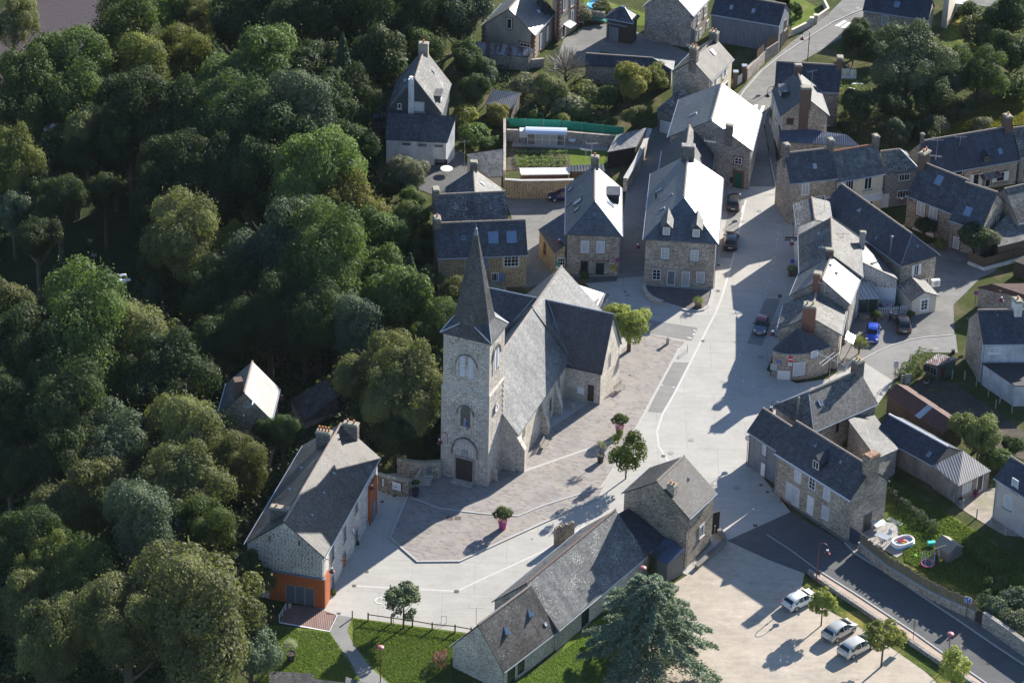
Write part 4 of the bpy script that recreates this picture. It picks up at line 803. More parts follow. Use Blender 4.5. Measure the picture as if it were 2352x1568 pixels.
# conservatory
q=[(U3(1678,452),2.5),(U3(1880,446),2.5),(U3(1832,290),3.2),(U3(1702,285),3.6)]
H=prism('cons','conservatory','grey conservatory with glazed walls in the courtyard',q,wall='glass_green',roof='pale_ribs',cat='conservatory',th=.08)
A,d,n=pside(H,0);m=MB()
for k in (0,.5,1.): X=A+(H['w'][1]-A)*k;m.box((X[0],X[1],1.2),(.1,.1,2.4))
m.box(((H['w'][0]+H['w'][1])/2)*[1,1,0]+[0,0,.25],(np.linalg.norm((H['w'][1]-H['w'][0])[:2]),.12,.5),ax=(d,n,np.array([0,0,1.])),mi=0);m.build('frame','clad_blue',H['o'])
plain('cobble',(.50,.49,.475),.85,var=.35,sc=9);plain('grate_grey',(.25,.245,.24),.7,var=.2,sc=8)
def pvd():
    m=MAT['paving'].copy();m.name='paving_dark';nt=m.node_tree;b=nt.nodes['Principled BSDF'];l=b.inputs['Base Color'].links[0].from_socket;L(nt,mix(nt,1,l,(.5,.47,.5),'MULTIPLY'),b.inputs['Base Color']);MAT['paving_dark']=m
pvd()
leaf_mat('leaf_bright2',(.06,.10,.018),(.13,.19,.03),.4);leaf_mat('leaf_mid2',(.045,.078,.016),(.095,.14,.03),.35);leaf_mat('leaf_yellow2',(.06,.08,.02),(.12,.14,.04),.35);leaf_mat('leaf_yg',(.035,.07,.012),(.11,.16,.025),.4)
leaf_mat('leaf_dark2',(.025,.04,.018),(.06,.075,.035),.2);leaf_mat('leaf_conifer2',(.03,.065,.04),(.07,.12,.07),.2);leaf_mat('leaf_yd',(.03,.055,.012),(.07,.10,.02),.3)
leaf_mat('leaf_dark3',(.045,.065,.03),(.10,.12,.06),.25)
leaf_mat('leaf_bright4',(.14,.17,.022),(.25,.29,.045),.4)
glass('glass_blue',(.16,.24,.36),.1);glass('curtain',(.40,.42,.43),.3);plain('yellow',(.45,.33,.03),.5);plain('mortar_rust',(.28,.17,.11),.9,var=.6,sc=3);plain('ochre',(.40,.22,.05),.8);plain('pale_tarp',(.22,.32,.45),.6,var=.1)
plain('cloche_white',(.62,.66,.60),.4,var=.15);plain('pool_water2',(.02,.10,.13),.15,var=.05);plain('turq2',(.03,.22,.16),.5);plain('render_cap',(.62,.56,.45),.85,var=.1);plain('yellowg',(.2,.6,.05),.5)
m=MAT['marking'].copy();m.name='marking_dots';MAT['marking_dots']=m
for n_,c in (('pool_blue',(.12,.42,.75)),('pool_water',(.35,.50,.55)),('toy_red',(.75,.05,.02)),('yellow_b',(.8,.5,.02)),('turq',(.05,.5,.45)),('clad_dark',(.05,.065,.10)),('trunk_pink',(.55,.12,.25)),('container',(.68,.72,.76)),('orange',(.8,.15,.02))): plain(n_,c,.35,var=.03)
# ---------------------------------------------------------------- ground, roads, water
def make_terrain():
    xs=np.concatenate([np.arange(-230,-60,4.),np.arange(-60,40,1.6),np.arange(40,231,6.)]);ys=np.arange(230,640,2.5)
    v=[(x,y,terr(x,y)-.04+(0 if x>np.interp(y,_by,_bx) else .25*math.sin(x*.7)*math.sin(y*.53))) for y in ys for x in xs];n=len(xs)
    f=[(j*n+i,j*n+i+1,(j+1)*n+i+1,(j+1)*n+i) for j in range(len(ys)-1) for i in range(n-1)]
    me=bpy.data.meshes.new('ground');me.from_pydata(v,[],f)
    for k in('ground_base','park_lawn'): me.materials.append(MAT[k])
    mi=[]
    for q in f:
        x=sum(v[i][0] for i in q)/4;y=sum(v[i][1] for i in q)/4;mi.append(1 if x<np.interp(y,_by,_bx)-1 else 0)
    me.polygons.foreach_set('material_index',mi)
    uv=me.uv_layers.new(name='UVMap');li=np.empty(len(me.loops),'i');me.loops.foreach_get('vertex_index',li);co=np.array(v)[li][:,:2];uv.data.foreach_set('uv',co.astype('f').ravel())
    me.polygons.foreach_set('use_smooth',[True]*len(f))
    o=bpy.data.objects.new('ground',me);SC.collection.objects.link(o);tag(o,kind='structure')
make_terrain()
m=MB()
for a,b in zip(_rv[:-1],_rv[1:]):
    d=(b-a)/np.linalg.norm(b-a);n=np.array([-d[1],d[0]])*17;a=a-d*3;b=b+d*3
    m.poly([(*(a-n),-9.8),(*(b-n),-9.8),(*(b+n),-9.8),(*(a+n),-9.8)])
mm=MB();Lr=[];Rr=[]
for i,p in enumerate(_rv):
    a=_rv[max(i-1,0)];b=_rv[min(i+1,len(_rv)-1)];d=(b-a)/np.linalg.norm(b-a);n=np.array([-d[1],d[0]])*15.5;Lr.append((*(p+n),-9.8));Rr.append((*(p-n),-9.8))
for i in range(len(_rv)-1): mm.poly([Lr[i],Rr[i],Rr[i+1],Lr[i+1]])
tag(mm.build('river','water'),kind='structure')
sheet('plaza',[(1085,1462),(1070,1452),(809,1418),(773,1412),(740,1420),(690,1300),(690,1200),(850,1090),(930,1085),(1015,1095),(1120,1100),(1190,1050),(1290,830),(1385,690),(1325,632),(1480,632),(1560,600),(1640,500),(1640,420),(1720,427),(1792,428),(1822,520),(1830,700),(1760,850),(1830,880),(1900,870),(1973,823),(2000,838),(2040,862),(2054,876),(2000,950),(1740,1080),(1816,1175),(1670,1241),(1600,1330),(1450,1260),(1280,1400)],0,'concrete')
sheet('lane',[(1413,640),(1480,634),(1505,430),(1560,330),(1555,300),(1505,290),(1440,420),(1424,560)],.004,'asphalt_grey')
sheet('road',[(1720,428),(1790,429),(1780,340),(1768,270),(1775,200),(1800,165),(1870,125),(1960,70),(2030,20),(2060,-80),(1890,-80),(1935,0),(1905,30),(1820,95),(1740,165),(1690,220),(1700,250),(1722,330)],.004,'asphalt_old')
for n_,q in (('pavement',[(1690,240),(1735,180),(1800,120),(1880,65),(1985,22)]),):
    strip('kerb',[T2(1005,975),T2(1095,835),T2(1250,660),T2(1400,540),T2(1560,430),T2(1700,340),T2(1900,215),T2(2060,140),T2(2185,90)],.16,.0,'kerb',h=.12)
strip('kerb',[T2(1335,1450),T2(1300,1300),T2(1275,1150),T2(1290,1060),T2(1325,985)],.16,0,'kerb',h=.12)
strip('kerb',[T5(1612,560),T5(1560,300),T5(1505,0)],.16,0,'kerb',h=.12)
sheet('courtyard',[(1160,455),(1305,440),(1325,560),(1330,636),(1250,652),(1200,662),(1195,560)],.003,'asphalt_old')
sheet('schoolyard',[(1270,160),(1295,90),(1340,62),(1400,55),(1500,85),(1600,130),(1545,150),(1380,118),(1345,152)],.003,'asphalt_old')
sheet('east_street',[(1979,828),(2054,876),(2090,845),(2094,819),(2127,809),(2200,810),(2195,768),(2120,775),(2050,788),(2010,810)],.004,'asphalt_grey')
sheet('parking_yard',[(1920,862),(1950,720),(1975,690),(2050,640),(2130,560),(2200,545),(2290,620),(2250,640),(2190,700),(2192,769),(2120,776),(2050,789),(2008,811),(1978,829)],.003,'asphalt_old')
strip('kerb',[U4(830,795),U4(1000,705),U4(1130,650),U4(1280,600),U4(1450,570),U4(1700,548)],.16,0,'kerb',h=.06)
sheet('lower_road',[(1816,1175),(1670,1241),(1765,1285),(1850,1315),(1881,1311),(2039,1411),(2164,1498),(2264,1568),(2340,1625),(2480,1620),(2352,1526),(2289,1484),(2114,1366),(1964,1270),(1940,1247)],.004,'asphalt')
strip('kerb',[V2(470,540),V2(780,735),V2(1100,945),V2(1350,1110),V2(1600,1290),V2(2000,1568),V2(2100,1640)],.18,0,'kerb',h=.1)
strip('kerb',[V1(1560,1310),V2(800,380),V2(1130,580),V2(1400,760),V2(1750,995),V2(2100,1235),V2(2351,1400),V2(2500,1500)],.18,0,'kerb',h=.1)
strip('road_line',[V2(-10,205),V2(200,340),V2(470,540)],.14,.009,'kerb')
sheet('pavement',[V2(475,545),V2(780,738),V2(1100,950),V2(1350,1115),V2(1600,1295),V2(2100,1645),V2(1960,1640),V2(1520,1350),V2(1270,1180),V2(950,960),V2(480,640)],.01,'sand_walk')
sheet('pavement',[V1(1100,1000),V1(1560,1310),V2(800,380),V2(1400,760),V2(2351,1400),V2(2500,1500),V2(2500,1400),V2(2351,1310),V2(1900,990),V2(1250,640),V2(845,330),V1(1560,1250),V1(900,800),V1(880,830)],.008,'asphalt_old')
sheet('gravel_car_park',[(1595,1310),(1670,1241),(1765,1285),(1848,1316),(1842,1345),(1900,1400),(1975,1440),(2010,1455),(2100,1520),(2180,1590),(2250,1680),(1300,1680),(1340,1540),(1450,1400)],.003,'gravel')
sheet('grass_verge',[V2(330,590),V2(480,640),V2(950,960),V2(1270,1180),V2(1520,1350),V2(1960,1640),V2(1600,1640),V2(1500,1500),V2(1200,1290),V2(850,1060),V2(640,945),V2(420,720),V2(320,680)],.012,'rough_grass')
sheet('lawn',[(1090,1640),(1180,1568),(1285,1500),(1310,1460),(1440,1380),(1545,1330),(1550,1362),(1480,1480),(1400,1560),(1340,1640)],.012,'lawn')
sheet('lawn',[(600,1432),(757,1449),(800,1510),(830,1568),(860,1680),(585,1680),(590,1500)],.004,'lawn')
sheet('lawn',[(809,1418),(860,1424),(1070,1453),(1090,1464),(1035,1500),(1035,1680),(930,1680),(875,1568),(850,1530),(812,1480),(797,1448)],.004,'lawn')
sheet('path',[(773,1411),(809,1417),(797,1448),(812,1480),(850,1530),(891,1568),(960,1680),(870,1680),(830,1568),(785,1498),(757,1449)],.006,'asphalt_grey')
sheet('church_paving',[(937,1139),(895.5,1235),(959,1290),(1056,1289),(1100,1268),(1200,1222),(1371,1145),(1409,1076),(1430,1040),(1471,966),(1561,799),(1573,785),(1491,767),(1430,800),(1390,900),(1180,1040),(1000,1080),(965,1110)],.012,'paving')
strip('kerb',[(936,1139),(895.5,1235),(959,1290),(1056,1289),(1100,1268),(1200,1222),(1371,1145)],.28,0,'kerb',h=.13)
strip('kerb',[(939,1140),(1007,1167),(1105,1179),(1189,1185),(1250,1160),(1381,1119),(1409,1076)],.22,.012,'kerb',h=.06)
strip('paving_band',[(1191,1086),(1333.6,1036),(1418,1010)],.35,.02,'kerb')
strip('paving_band',[(1409,1076),(1430,1040),(1471,966),(1561,799)],.3,.02,'kerb')
sheet('parking_bay',[(1488,945),(1540,832),(1583,832),(1523,948)],.008,'asphalt_grey')
sheet('parking_bay',[(1473,762),(1486,734),(1603,753),(1589,782)],.016,'asphalt_grey')
sheet('parking_bay',[(1758,685.5),(1792.4,687),(1750.4,794),(1715.4,789)],.008,'asphalt_grey')
sheet('parking_bay',[(1677,459),(1713,458),(1685.6,594.6),(1653,591)],.008,'asphalt_grey')
sheet('terrace_paving',[(1478,655),(1640,667),(1633,690),(1610,712),(1575,708),(1510,688),(1483,670)],.02,'paving_dark')
sheet('shop_paving',[T4(1590,1168),T4(2000,1158),T4(1990,1205),T4(1700,1225),T4(1600,1225)],.012,'paving_dark')
strip('drain_channel',[(1713,459),(1683,595),(1660,676),(1643,720),(1625,754),(1583,837),(1550,902),(1522,950),(1509,990),(1513,1025),(1545,1075)],.26,.01,'cobble')
strip('drain_channel',[(819,1345),(930,1351),(1049,1357),(1110,1328),(1246,1266),(1345,1205)],.26,.006,'cobble')
for q in ([T2(1045,1000),T2(1078,1003),T2(1092,950),T2(1062,948)],[T2(1105,1022),T2(1135,1028),T2(1160,958),T2(1128,955)],[T2(1165,1030),T2(1200,1035),T2(1225,965),T2(1192,962)],[T2(1232,1040),T2(1262,1042),T2(1288,972),T2(1258,970)],
    [T2(1925,240),T2(1970,246),T2(2040,195),T2(2010,190)],[T2(1978,255),T2(2020,260),T2(2078,208),T2(2050,204)]):
    sheet('crossing_stripe',q,.012,'marking')
sheet('terrace_slab',[(1966,1232),(1990,1195),(2050,1200),(2100,1240),(2085,1262),(2060,1280),(2030,1262)],.02,'terrace')
sheet('garden_lawn',[(2035,1085),(2080,1130),(2190,1185),(2260,1230),(2352,1290),(2400,1330),(2400,1500),(2240,1380),(2060,1290),(2100,1240),(2050,1198),(2000,1190)],.003,'rough_grass')
sheet('drive',[V3(1560,1180),V3(1880,1020),V3(2010,1000),V3(2351,1150),V3(2500,1600),V3(2351,1560),V3(2130,1540),V3(1950,1440),V3(1650,1250)],.006,'gravel_fine')
sheet('vegetable_plot',[(1175,335),(1308,345),(1308,392),(1160,392)],.004,'soil_ground')
sheet('garden_lawn',[(1308,340),(1395,346),(1388,385),(1308,385)],.005,'lawn')
sheet('patio',[(1180,318),(1310,328),(1398,330),(1395,347),(1308,342),(1175,336)],.006,'terrace')
sheet('vegetable_plot',[U4(1440,920),U4(1720,1000),U4(2200,1330),U4(2351,1450),U4(2351,1700),U4(1900,1500),U4(1640,1300),U4(1300,1050)],.004,'soil_ground')
sheet('garden_lawn',[(1380,0),(1480,30),(1500,60),(1440,60),(1340,30),(1340,-60),(1480,-60)],.004,'lawn');sheet('garden_lawn',[T2(1380,0),T2(1640,0),T2(1860,120),T2(1530,320),T2(1530,120),T2(1500,-100),T2(1800,-100)],.006,'lawn')
sheet('meadow',[(2120,330),(2250,250),(2352,200),(2500,150),(2500,350),(2352,290),(2250,300),(2200,330)],.004,'dry_grass');sheet('meadow',[(2170,20),(2250,60),(2352,70),(2300,110),(2180,170),(2160,120)],.004,'rough_grass')
sheet('side_road',[(2190,-80),(2185,5),(2240,12),(2300,20),(2352,60),(2420,90),(2420,-80)],.006,'asphalt_old')
sheet('deck',[U5(500,1003),U5(580,850),U5(825,870),U5(1027,945),U5(958,1090)],.03,'deck_wood')
strip('deck_border',[U5(500,1012),U5(958,1092),U5(1027,942),U5(930,930)],.2,.03,'white_paint')
for p,r in ((U6(2218,136),.34),(U6(2030,257),.34),(T4(2090,1335),.34),(U3(1576,725-0),.36),(V1(567,810),.36),(T5(1462,788),.34),(U3(787,987),.4),(T3(825,78),.35),(U4(1545,676),.35)):
    g=gp(p);m=MB();n_=18
    for k in range(n_):
        a=2*math.pi*k/n_;b=2*math.pi*(k+1)/n_;m.poly([(g[0],g[1],.03),(g[0]+r*math.cos(a),g[1]+r*math.sin(a),.03),(g[0]+r*math.cos(b),g[1]+r*math.sin(b),.03)])
    tag(m.build('manhole_cover','grate_grey'),kind='structure')
for p,w_,h_ in ((U5(1305,547),.35,.35),(U5(1187,674),.4,.4),(U5(1046,928),.4,.3),(U5(2128,726),.5,.5),(U5(2065,55),.75,.75),(U5(2140,55),.7,.7),(U1(1555,1338),.4,.4),(U1(1445,1392),.4,.4),(V1(790,780),.4,.4),(V1(850,843),.4,.4),(V1(737,1152),.5,.5),(U3(1195,1195),.6,.5),(U3(1240,1190),.4,.3),(U3(398,140),.4,.4),(U3(397,376),.4,.4),(U3(963,425),.5,.9),(U3(929,797),.4,.3),(U6(1961,283),.45,.45),(T4(2070,1302),.35,.3),(V1(1330,1153),.4,.3),(V1(1357,1187),.5,.4),(V2(820,415),.6,.4),(V2(975,463),.5,.3),(U3(256,835),.4,.4),(U2(1880,1150),.3,.3)):
    g=gp(p);m=MB();m.poly([(g[0]-w_/2,g[1]-h_/2,.032),(g[0]+w_/2,g[1]-h_/2,.032),(g[0]+w_/2,g[1]+h_/2,.032),(g[0]-w_/2,g[1]+h_/2,.032)]);tag(m.build('drain_grate','grate'),kind='structure')
sheet('terrace',[(955,395),(1060,345),(1080,400),(1000,450),(950,430)],.004,'asphalt')
# ---------------------------------------------------------------- openings, chimneys and fittings of the houses
O_=opening
# town hall
h=HS['hall'];A,dR,nR=wallplane(h,side_of(h,'r'));dR=dR if dR[1]>0 else -dR
for p,w_,h_ in ((U5(1097,195),1.0,2.0),(U5(985,370),1.0,1.9),(U5(1205,230),1.,2.2),(U5(1093,435),1.,2.2),(U5(987,655),1.,2.2),(U1(1203,1420),1.0,2.0)):
    O_('hall','r',p,w_,h_,bars=(2,3),surround='granite',frame='zinc')
for p in (U5(410,238),U5(683,280)): O_('hall','f',p,.3,.75,bars=(1,1),sill=False,kind='vent_slit',frame='dressed',fill='black_plastic')
# orange cladding
A,d,n=wallplane(h,side_of(h,'f'));Z=np.array([0,0,1.]);X0=plane_hit(U5(413,700),A,n);Xr=h['w'][[0,1,2,3][0]]*[1,1,0] if False else None
cr=plane_hit(U5(908,760),A,n);zt=plane_hit(U5(660,572),A,n)[2];tt=1.0
L0=X0*[1,1,0];R0=cr*[1,1,0]
# corner of the real wall
cands=[w*[1,1,0] for w in h['w']];cw_=min(cands,key=lambda q:np.linalg.norm(q-R0));R0=cw_
dd=(R0-L0)/np.linalg.norm(R0-L0);no=np.array([dd[1],-dd[0],0]);L0=R0-dd*np.linalg.norm(R0-L0)
side=np.array([-no[0],-no[1],0])
th=.35;m=MB();wd=np.linalg.norm(R0-L0)
a=plane_hit(U5(563,790),A,n);b=plane_hit(U5(822,815),A,n);u0=float((a-L0)@dd);u1=float((b-L0)@dd);zd=2.45
m.box(L0+dd*u0/2+no*.02+Z*zt/2,(u0,th,zt),ax=(dd,no,Z));m.box(L0+dd*(u1+wd+.3)/2+no*.02+Z*zt/2,(wd+.3-u1,th,zt),ax=(dd,no,Z));m.box(L0+dd*(u0+u1)/2+no*.02+Z*(zt+zd)/2,(u1-u0-.004,th,zt-zd),ax=(dd,no,Z))
m.box(R0+dd*.12+side*.9+Z*zt/2,(.36,1.8,zt-.01),ax=(dd,no,Z));cl=m.build('timber_cladding','orange_wood',h['o'])
m=MB();m.box(L0+dd*(wd+.3)/2+Z*(zt+.05)+no*.02,(wd+.4,.5,.12),ax=(dd,no,Z));m.build('coping','lead',cl)
m=MB();g=(L0+dd*(u0+u1)/2);
for k in range(4): m.box(L0+dd*(u0+(u1-u0)*k/3)+no*.05+Z*zd/2,(.14,.2,zd),ax=(dd,no,Z))
m.box(g+no*.05+Z*(zd-.06),(u1-u0,.2,.12),ax=(dd,no,Z));ge=m.build('glazed_entrance','zinc',h['o'])
m=MB();m.box(g+no*.0+Z*zd/2,(u1-u0,.05,zd),ax=(dd,no,Z));m.build('glazing','glass_sky',ge)
# second cladding strip and blue door towards the church
A2,d2,n2=wallplane(h,side_of(h,'r'));a=plane_hit(U1(1345,1350),A2,n2)*[1,1,0];m=MB();m.box(a+n2*.1+Z*2.6,(2.6,.4,5.2),ax=(d2,n2,Z));c2=m.build('timber_cladding','orange_wood',h['o']);m=MB();m.box(a+n2*.33+Z*1.3-d2*.2,(1.1,.08,2.6),ax=(d2,n2,Z));m.build('door','clad_blue',c2)
a=plane_hit(U5(1095,480),A2,n2);m=MB();m.box(a*[1,1,0]+n2*.05+Z*1.0,(1.0,.1,1.1),ax=(d2,n2,Z));m.build('window_panel','orange_wood',h['o'])
chimney('hall',.83,.9,1.7,1.5,off=.9,mat='stone_chim',pots=4,pot_h=.6);chimney('hall',.99,.8,1.7,1.2,off=-1.2,mat='stone_chim',pots=2);chimney('hall',.12,.8,2.2,.9,off=1.2,mat='stone_chim',pots=2,pot_h=.3)
for p in (U5(800,25),U1(905,1310),U1(1000,1130)): vent('hall','a',p,.3)
for p in (U1(600,1277),U1(708,1080)): vent('hall','b',p,.3)
# C house
O_('cskyl','f',T4(1022,1018),1.9,1.6,bars=(4,3),surround='granite');O_('cskyl','f',T4(782,1038),.6,2.0,fill='blue_paint',frame='blue_paint',bars=(1,1),sill=False,kind='shutter_window');O_('cskyl','f',T4(873,1165),.9,1.2,bars=(3,1));O_('cskyl','f',T4(925,1168),1.0,1.2,frame='blue_paint',fill='blue_paint',sill=False,kind='hatch')
skylight('cskyl','a',T4(858,805),1.3,1.6,'glass_blue');skylight('cskyl','a',T4(1025,800),1.3,1.6,'glass_blue');skylight('cskyl','a',T4(585,810),.5,.6)
chimney('cskyl',.02,.8,1.2,.7,pots=1,mat='stone_chim');chimney('cvents',.02,.8,1.2,.8,pots=0,mat='stone_chim')
for p in (T4(606,545),T4(834,535)): vent('cvents','a',p,.55)
chimney('cback',.98,.8,.9,1.0,pots=0);skylight('cback','a',T4(755,310),.4,.7)
# A house
chimney('ahouse',.93,.9,1.3,1.0,mat='render_beige',pots=1);h=HS['ahouse'];A,d,n=wallplane(h,side_of(h,'f'));X=plane_hit(V6(1712,900),A,n);m=MB();m.box(X*[1,1,0]+n*.2+Z*6.5,(.75,.4,9.5),ax=(d,n,Z));cb=m.build('chimney_breast','render_bluewhite',h['o']);m=MB();m.lathe(X*[1,1,0]+n*.2+Z*11.2,[(.14,0),(.14,.3),(.28,.34),(.28,.4)],10);m.build('cowl','white_paint',cb)
O_('ahouse','f',V6(1780,980),1.6,1.6,fill='roller',frame='lead');O_('ahouse','f',V6(1603,975),.5,.8)
dormer('ahouse','a',V6(1985,925),1.8,1.1,flat=True,wallm='slate_old',roofm='slate_old',fill='white_paint')
skylight('ahouse','b',V6(1558,863),.5,.5);vent('ahouse','b',V6(1660,740),.4);skylight('ahouse','a',V6(1912,660),.3,.7)
f=pside('aext',0)
for p in (V6(1665,1322),V6(1815,1332),V6(1965,1340),V6(1970,1475)): O_(HS['aext'],f,p,1.2,.45,bars=(4,2),sill=False,frame='zinc')
O_(HS['aext'],f,V6(1985,1490),1.7,.9,bars=(5,2),sill=False,frame='dark_wood')
f=pside('agreen',0);O_(HS['agreen'],f,V6(1418,1150),2.0,1.2,bars=(3,2),frame='wood_brown',fill='pale_glass');O_(HS['agreen'],f,V6(1440,1260),1.6,.7,bars=(3,2),frame='zinc')
# D shop
for p in (T4(1700,888),T4(1843,890)):
    w=O_('dshop','f',p,1.05,1.75,fill='roller',surround='dressed')
O_('dshop','f',T4(1693,1085),.95,2.2,kind='door',frame='green_paint',fill='black_plastic',surround='dressed',sill=False)
O_('dshop','f',T4(1836,1090),1.1,1.8,frame='green_paint',surround='dressed',bars=(1,1))
h=HS['dshop'];A,d,n=wallplane(h,side_of(h,'f'));X=plane_hit(T4(1960,1078),A,n);m=MB();m.box(X+n*.15,(.5,.3,.65),ax=(d,n,Z));lb=m.build('letter_box','yellow',h['o']);m=MB();m.box(X+n*.31+Z*.12,(.3,.03,.08),ax=(d,n,Z));m.build('slot','black_plastic',lb)
m=MB();r_=np.random.default_rng(4);X=plane_hit(T4(1830,1012),A,n)
for i in range(26): q=X+d*r_.uniform(-1.3,1.3)+n*.15+Z*r_.normal()*.06;m.lathe(q,[(.02,-.05),(.07,0),(.02,.05)],5)
m.build('garland','flower_red',h['o'])
m=MB();X=plane_hit(T4(1888,1122),A,n);m.box(X+n*.05,(.35,.05,.12),ax=(d,n,Z));m.build('plaque','white_paint',h['o'])
chimney('dshop',.97,.8,1.0,1.3,pots=1,mat='stone_chim')
for p,w_,l_ in ((T4(1565,362),.7,.9),(T4(1632,475),1.1,1.4),(T4(1625,545),.7,.9),(T4(1550,505),.4,.8)): skylight('dshop','b',p,w_,l_,'pale_glass','slate_old')
skylight('dshop','a',T4(1935,498),.6,1.2,'glass_blue');skylight('dshop','h0' if HS['dshop']['sl']['h0'] else 'a',T4(1787,590),.35,.4)
dormer('dshop','a',T4(2008,470),1.9,1.4,flat=True,wallm='black_felt',roofm='slate_new')
f=pside('dlean',1);O_(HS['dlean'],f,T4(1482,1040),1.0,1.6,bars=(3,3));HSd=HS['dlean'];A,d,n=f;X=plane_hit(T4(1446,1040),A,n);m=MB();m.box(X+n*.08,(.35,.06,.5),ax=(d,n,Z));m.build('shop_sign','net_green',HSd['o']);X=plane_hit(T4(1446,1078),A,n);m=MB();m.box(X+n*.08,(.4,.06,.3),ax=(d,n,Z));m.build('notice','white_paint',HSd['o'])
f=pside('dlean',0);O_(HS['dlean'],f,T4(1332,905),.7,1.8,fill='dark_wood',kind='door',frame='brick_red',sill=False)
# E dormer house
for p,w_,h_ in ((T5(597,1178),1.0,1.55),(T5(869,1197),1.0,1.55)): O_('ebig','f',p,w_,h_,bars=(2,3),surround='dressed',fill='curtain')
for p in (T5(519,1372),T5(923,1398)): O_('ebig','f',p,1.05,1.55,bars=(2,3) if p[0]<1520 else (1,1),surround='dressed',fill='glass_dark' if p[0]<1520 else 'curtain')
O_('ebig','f',T5(653,1403),1.05,2.15,kind='door',fill='clad_blue',surround='dressed',sill=False);O_('ebig','f',T5(787,1413),1.05,2.15,kind='door',fill='curtain',surround='dressed',sill=False)
for p in (T5(608,1020),T5(881,1038)): dormer('ebig','h0',p,1.25,1.35,roofm='slate_old',fill='curtain',bars=(1,1))
chimney('ebig',.97,1.0,1.7,1.5,pots=0,mat='stone_chim',cap='stone_dark')
for p,w_,l_ in ((T5(553,597),.5,.7),(T5(575,767),.5,.6),(T5(655,640),.3,.4)): skylight('ebig','b',p,w_,l_,'pale_glass')
skylight('fmid','b',T5(618,435),.9,1.2,'pale_glass','zinc')
m=MB();h=HS['ebig'];P,nn_=h['sl']['b'];X=plane_hit(T5(513,670),P,nn_);m.lathe(X,[(.1,-.2),(.1,.8),(.14,.8),(.14,.9)],8);m.build('flue','black_plastic',h['roof'])
h=HS['ebig'];A,d,n=wallplane(h,side_of(h,'r'))
for p in (T5(1125,730),T5(1118,835)):
    X=plane_hit(p,A,n);m=MB();q=[X-d*1.4+Z*.35,X+d*1.4+Z*.35,X+d*1.4-Z*.1+n*1.0,X-d*1.4-Z*.1+n*1.0];m.hull([x-Z*.04 for x in q],q);m.build('awning','white_paint',h['o'])
# G
O_('ggab','f',T5(1270,330),1.0,1.0,bars=(2,2),surround='brick_red');O_('ggab','f',T5(1270,510),1.25,2.7,kind='door',frame='brick_red',fill='green_paint',surround='brick_red',sill=False);O_('ggab','f',T5(1213,505),.55,.7,frame='black_plastic',fill='black_plastic',sill=False,kind='shop_sign')
chimney('ggab',.03,.7,1.0,1.0,off=-2.5,pots=0,mat='stone_chim');skylight('ggab','b',T2(628,1050),.4,1.0,'pale_glass','zinc')
# H cream
h=HS['hcream'];A,d,n=wallplane(h,side_of(h,'r'));
m=MB();w_=h['w'];i=int(side_of(h,'r'));a,b=w_[i],w_[(i+1)%4];u_=(b-a)*[1,1,0];l_=np.linalg.norm(u_);u_/=l_;m.box((a+b)/2*[1,1,0]+n*.02+Z*h['ze']/2,(l_+.1,.08,h['ze']+.2),ax=(u_,n,Z));m.build('rendered_front','render_cream',h['o'])
A=A+n*.06
for p,w_,h_ in ((T2(825,765),.9,1.5),(T2(915,665),.9,1.5),(T2(918,810),1.8,1.5)): O_(HS['hcream'],(A,d,n),p,w_,h_,bars=(2,1),shut='white_paint' if h_>1.4 and w_<1 else None)
X=plane_hit(T2(870,880),A,n);m=MB();q=[X-d*1.2+Z*.3,X+d*1.2+Z*.3,X+d*1.2+n*1.1,X-d*1.2+n*1.1];m.hull([x-Z*.05 for x in q],q);m.build('porch_roof','white_paint',h['o'])
chimney('hcream',.06,.8,1.1,1.6,pots=2,mat='stone_chim');chimney('hcream',.95,.8,1.2,.9,pots=2,mat='stone_chim');skylight('hcream','a',T2(808,482),.5,.9,'white_paint','zinc')
# I garage
O_('igar','r',T2(1472,225),1.0,1.6,frame='wood_grey',bars=(2,1));h=HS['igar'];A,d,n=wallplane(h,side_of(h,'r'));X=plane_hit(T2(1460,360),A,n);m=MB();m.box(X*[1,1,0]+n*.02+Z*1.25,(3.4,.1,2.5),ax=(d,n,Z));m.build('garage_opening_shade','black_plastic',h['o'])  # black panel on the wall stands in for the shade inside the bay
A_,d_,n_=wallplane(h,side_of(h,'r'));m=MB();w_=h['w'];i=int(side_of(h,'r'));
skylight('igar','a',T2(978,70),.5,.7,'pale_glass');skylight('igar','a',T2(1180,103),.5,.7,'pale_glass');m=MB();c=h['c'];m.beam(c[0]-[0,0,.15],c[1]-[0,0,.15],.1,5);m.build('fascia','white_paint',h['o'])
for p,w_,h_ in ((T2(675,170),.9,1.5),(T2(735,100),.9,1.5),(T2(648,350),.9,2.2),(T2(690,305),.8,1.5),(T2(755,250),.9,2.2)): O_('jtop','r',p,w_,h_,bars=(2,2),fill='curtain')
# K top with brick corners
O_('ktop','f',T1(1005,218),.75,1.6,surround='brick_red',bars=(1,1));O_('ktop','f',T1(1150,415),1.6,.6,surround='brick_red',bars=(3,1),sill=False)
for p in (T1(1293,375),T1(1352,312),T1(1408,255)): O_('ktop','r',p,.8,2.4,surround='brick_red',fill='shutter_white')
f=pside('ttall',0)
for p in (T1(1510,40),T1(1580,150),T1(1580,0)): O_(HS['ttall'],f,p,.8,2.0,surround='brick_red',fill='curtain')
O_(HS['ttall'],f,T1(1500,290),1.0,2.0,kind='door',fill='dark_wood',sill=False)
A,d,n=f;X=plane_hit(T1(1530,215),A,n);m=MB();q=[X-d*.9+Z*.2,X+d*.9+Z*.2,X+d*.9+n*1.2-Z*.1,X-d*.9+n*1.2-Z*.1];m.hull([x-Z*.05 for x in q],q);m.build('striped_awning','corr_white',HS['ttall']['o'])
w_=HS['ttall']['w']
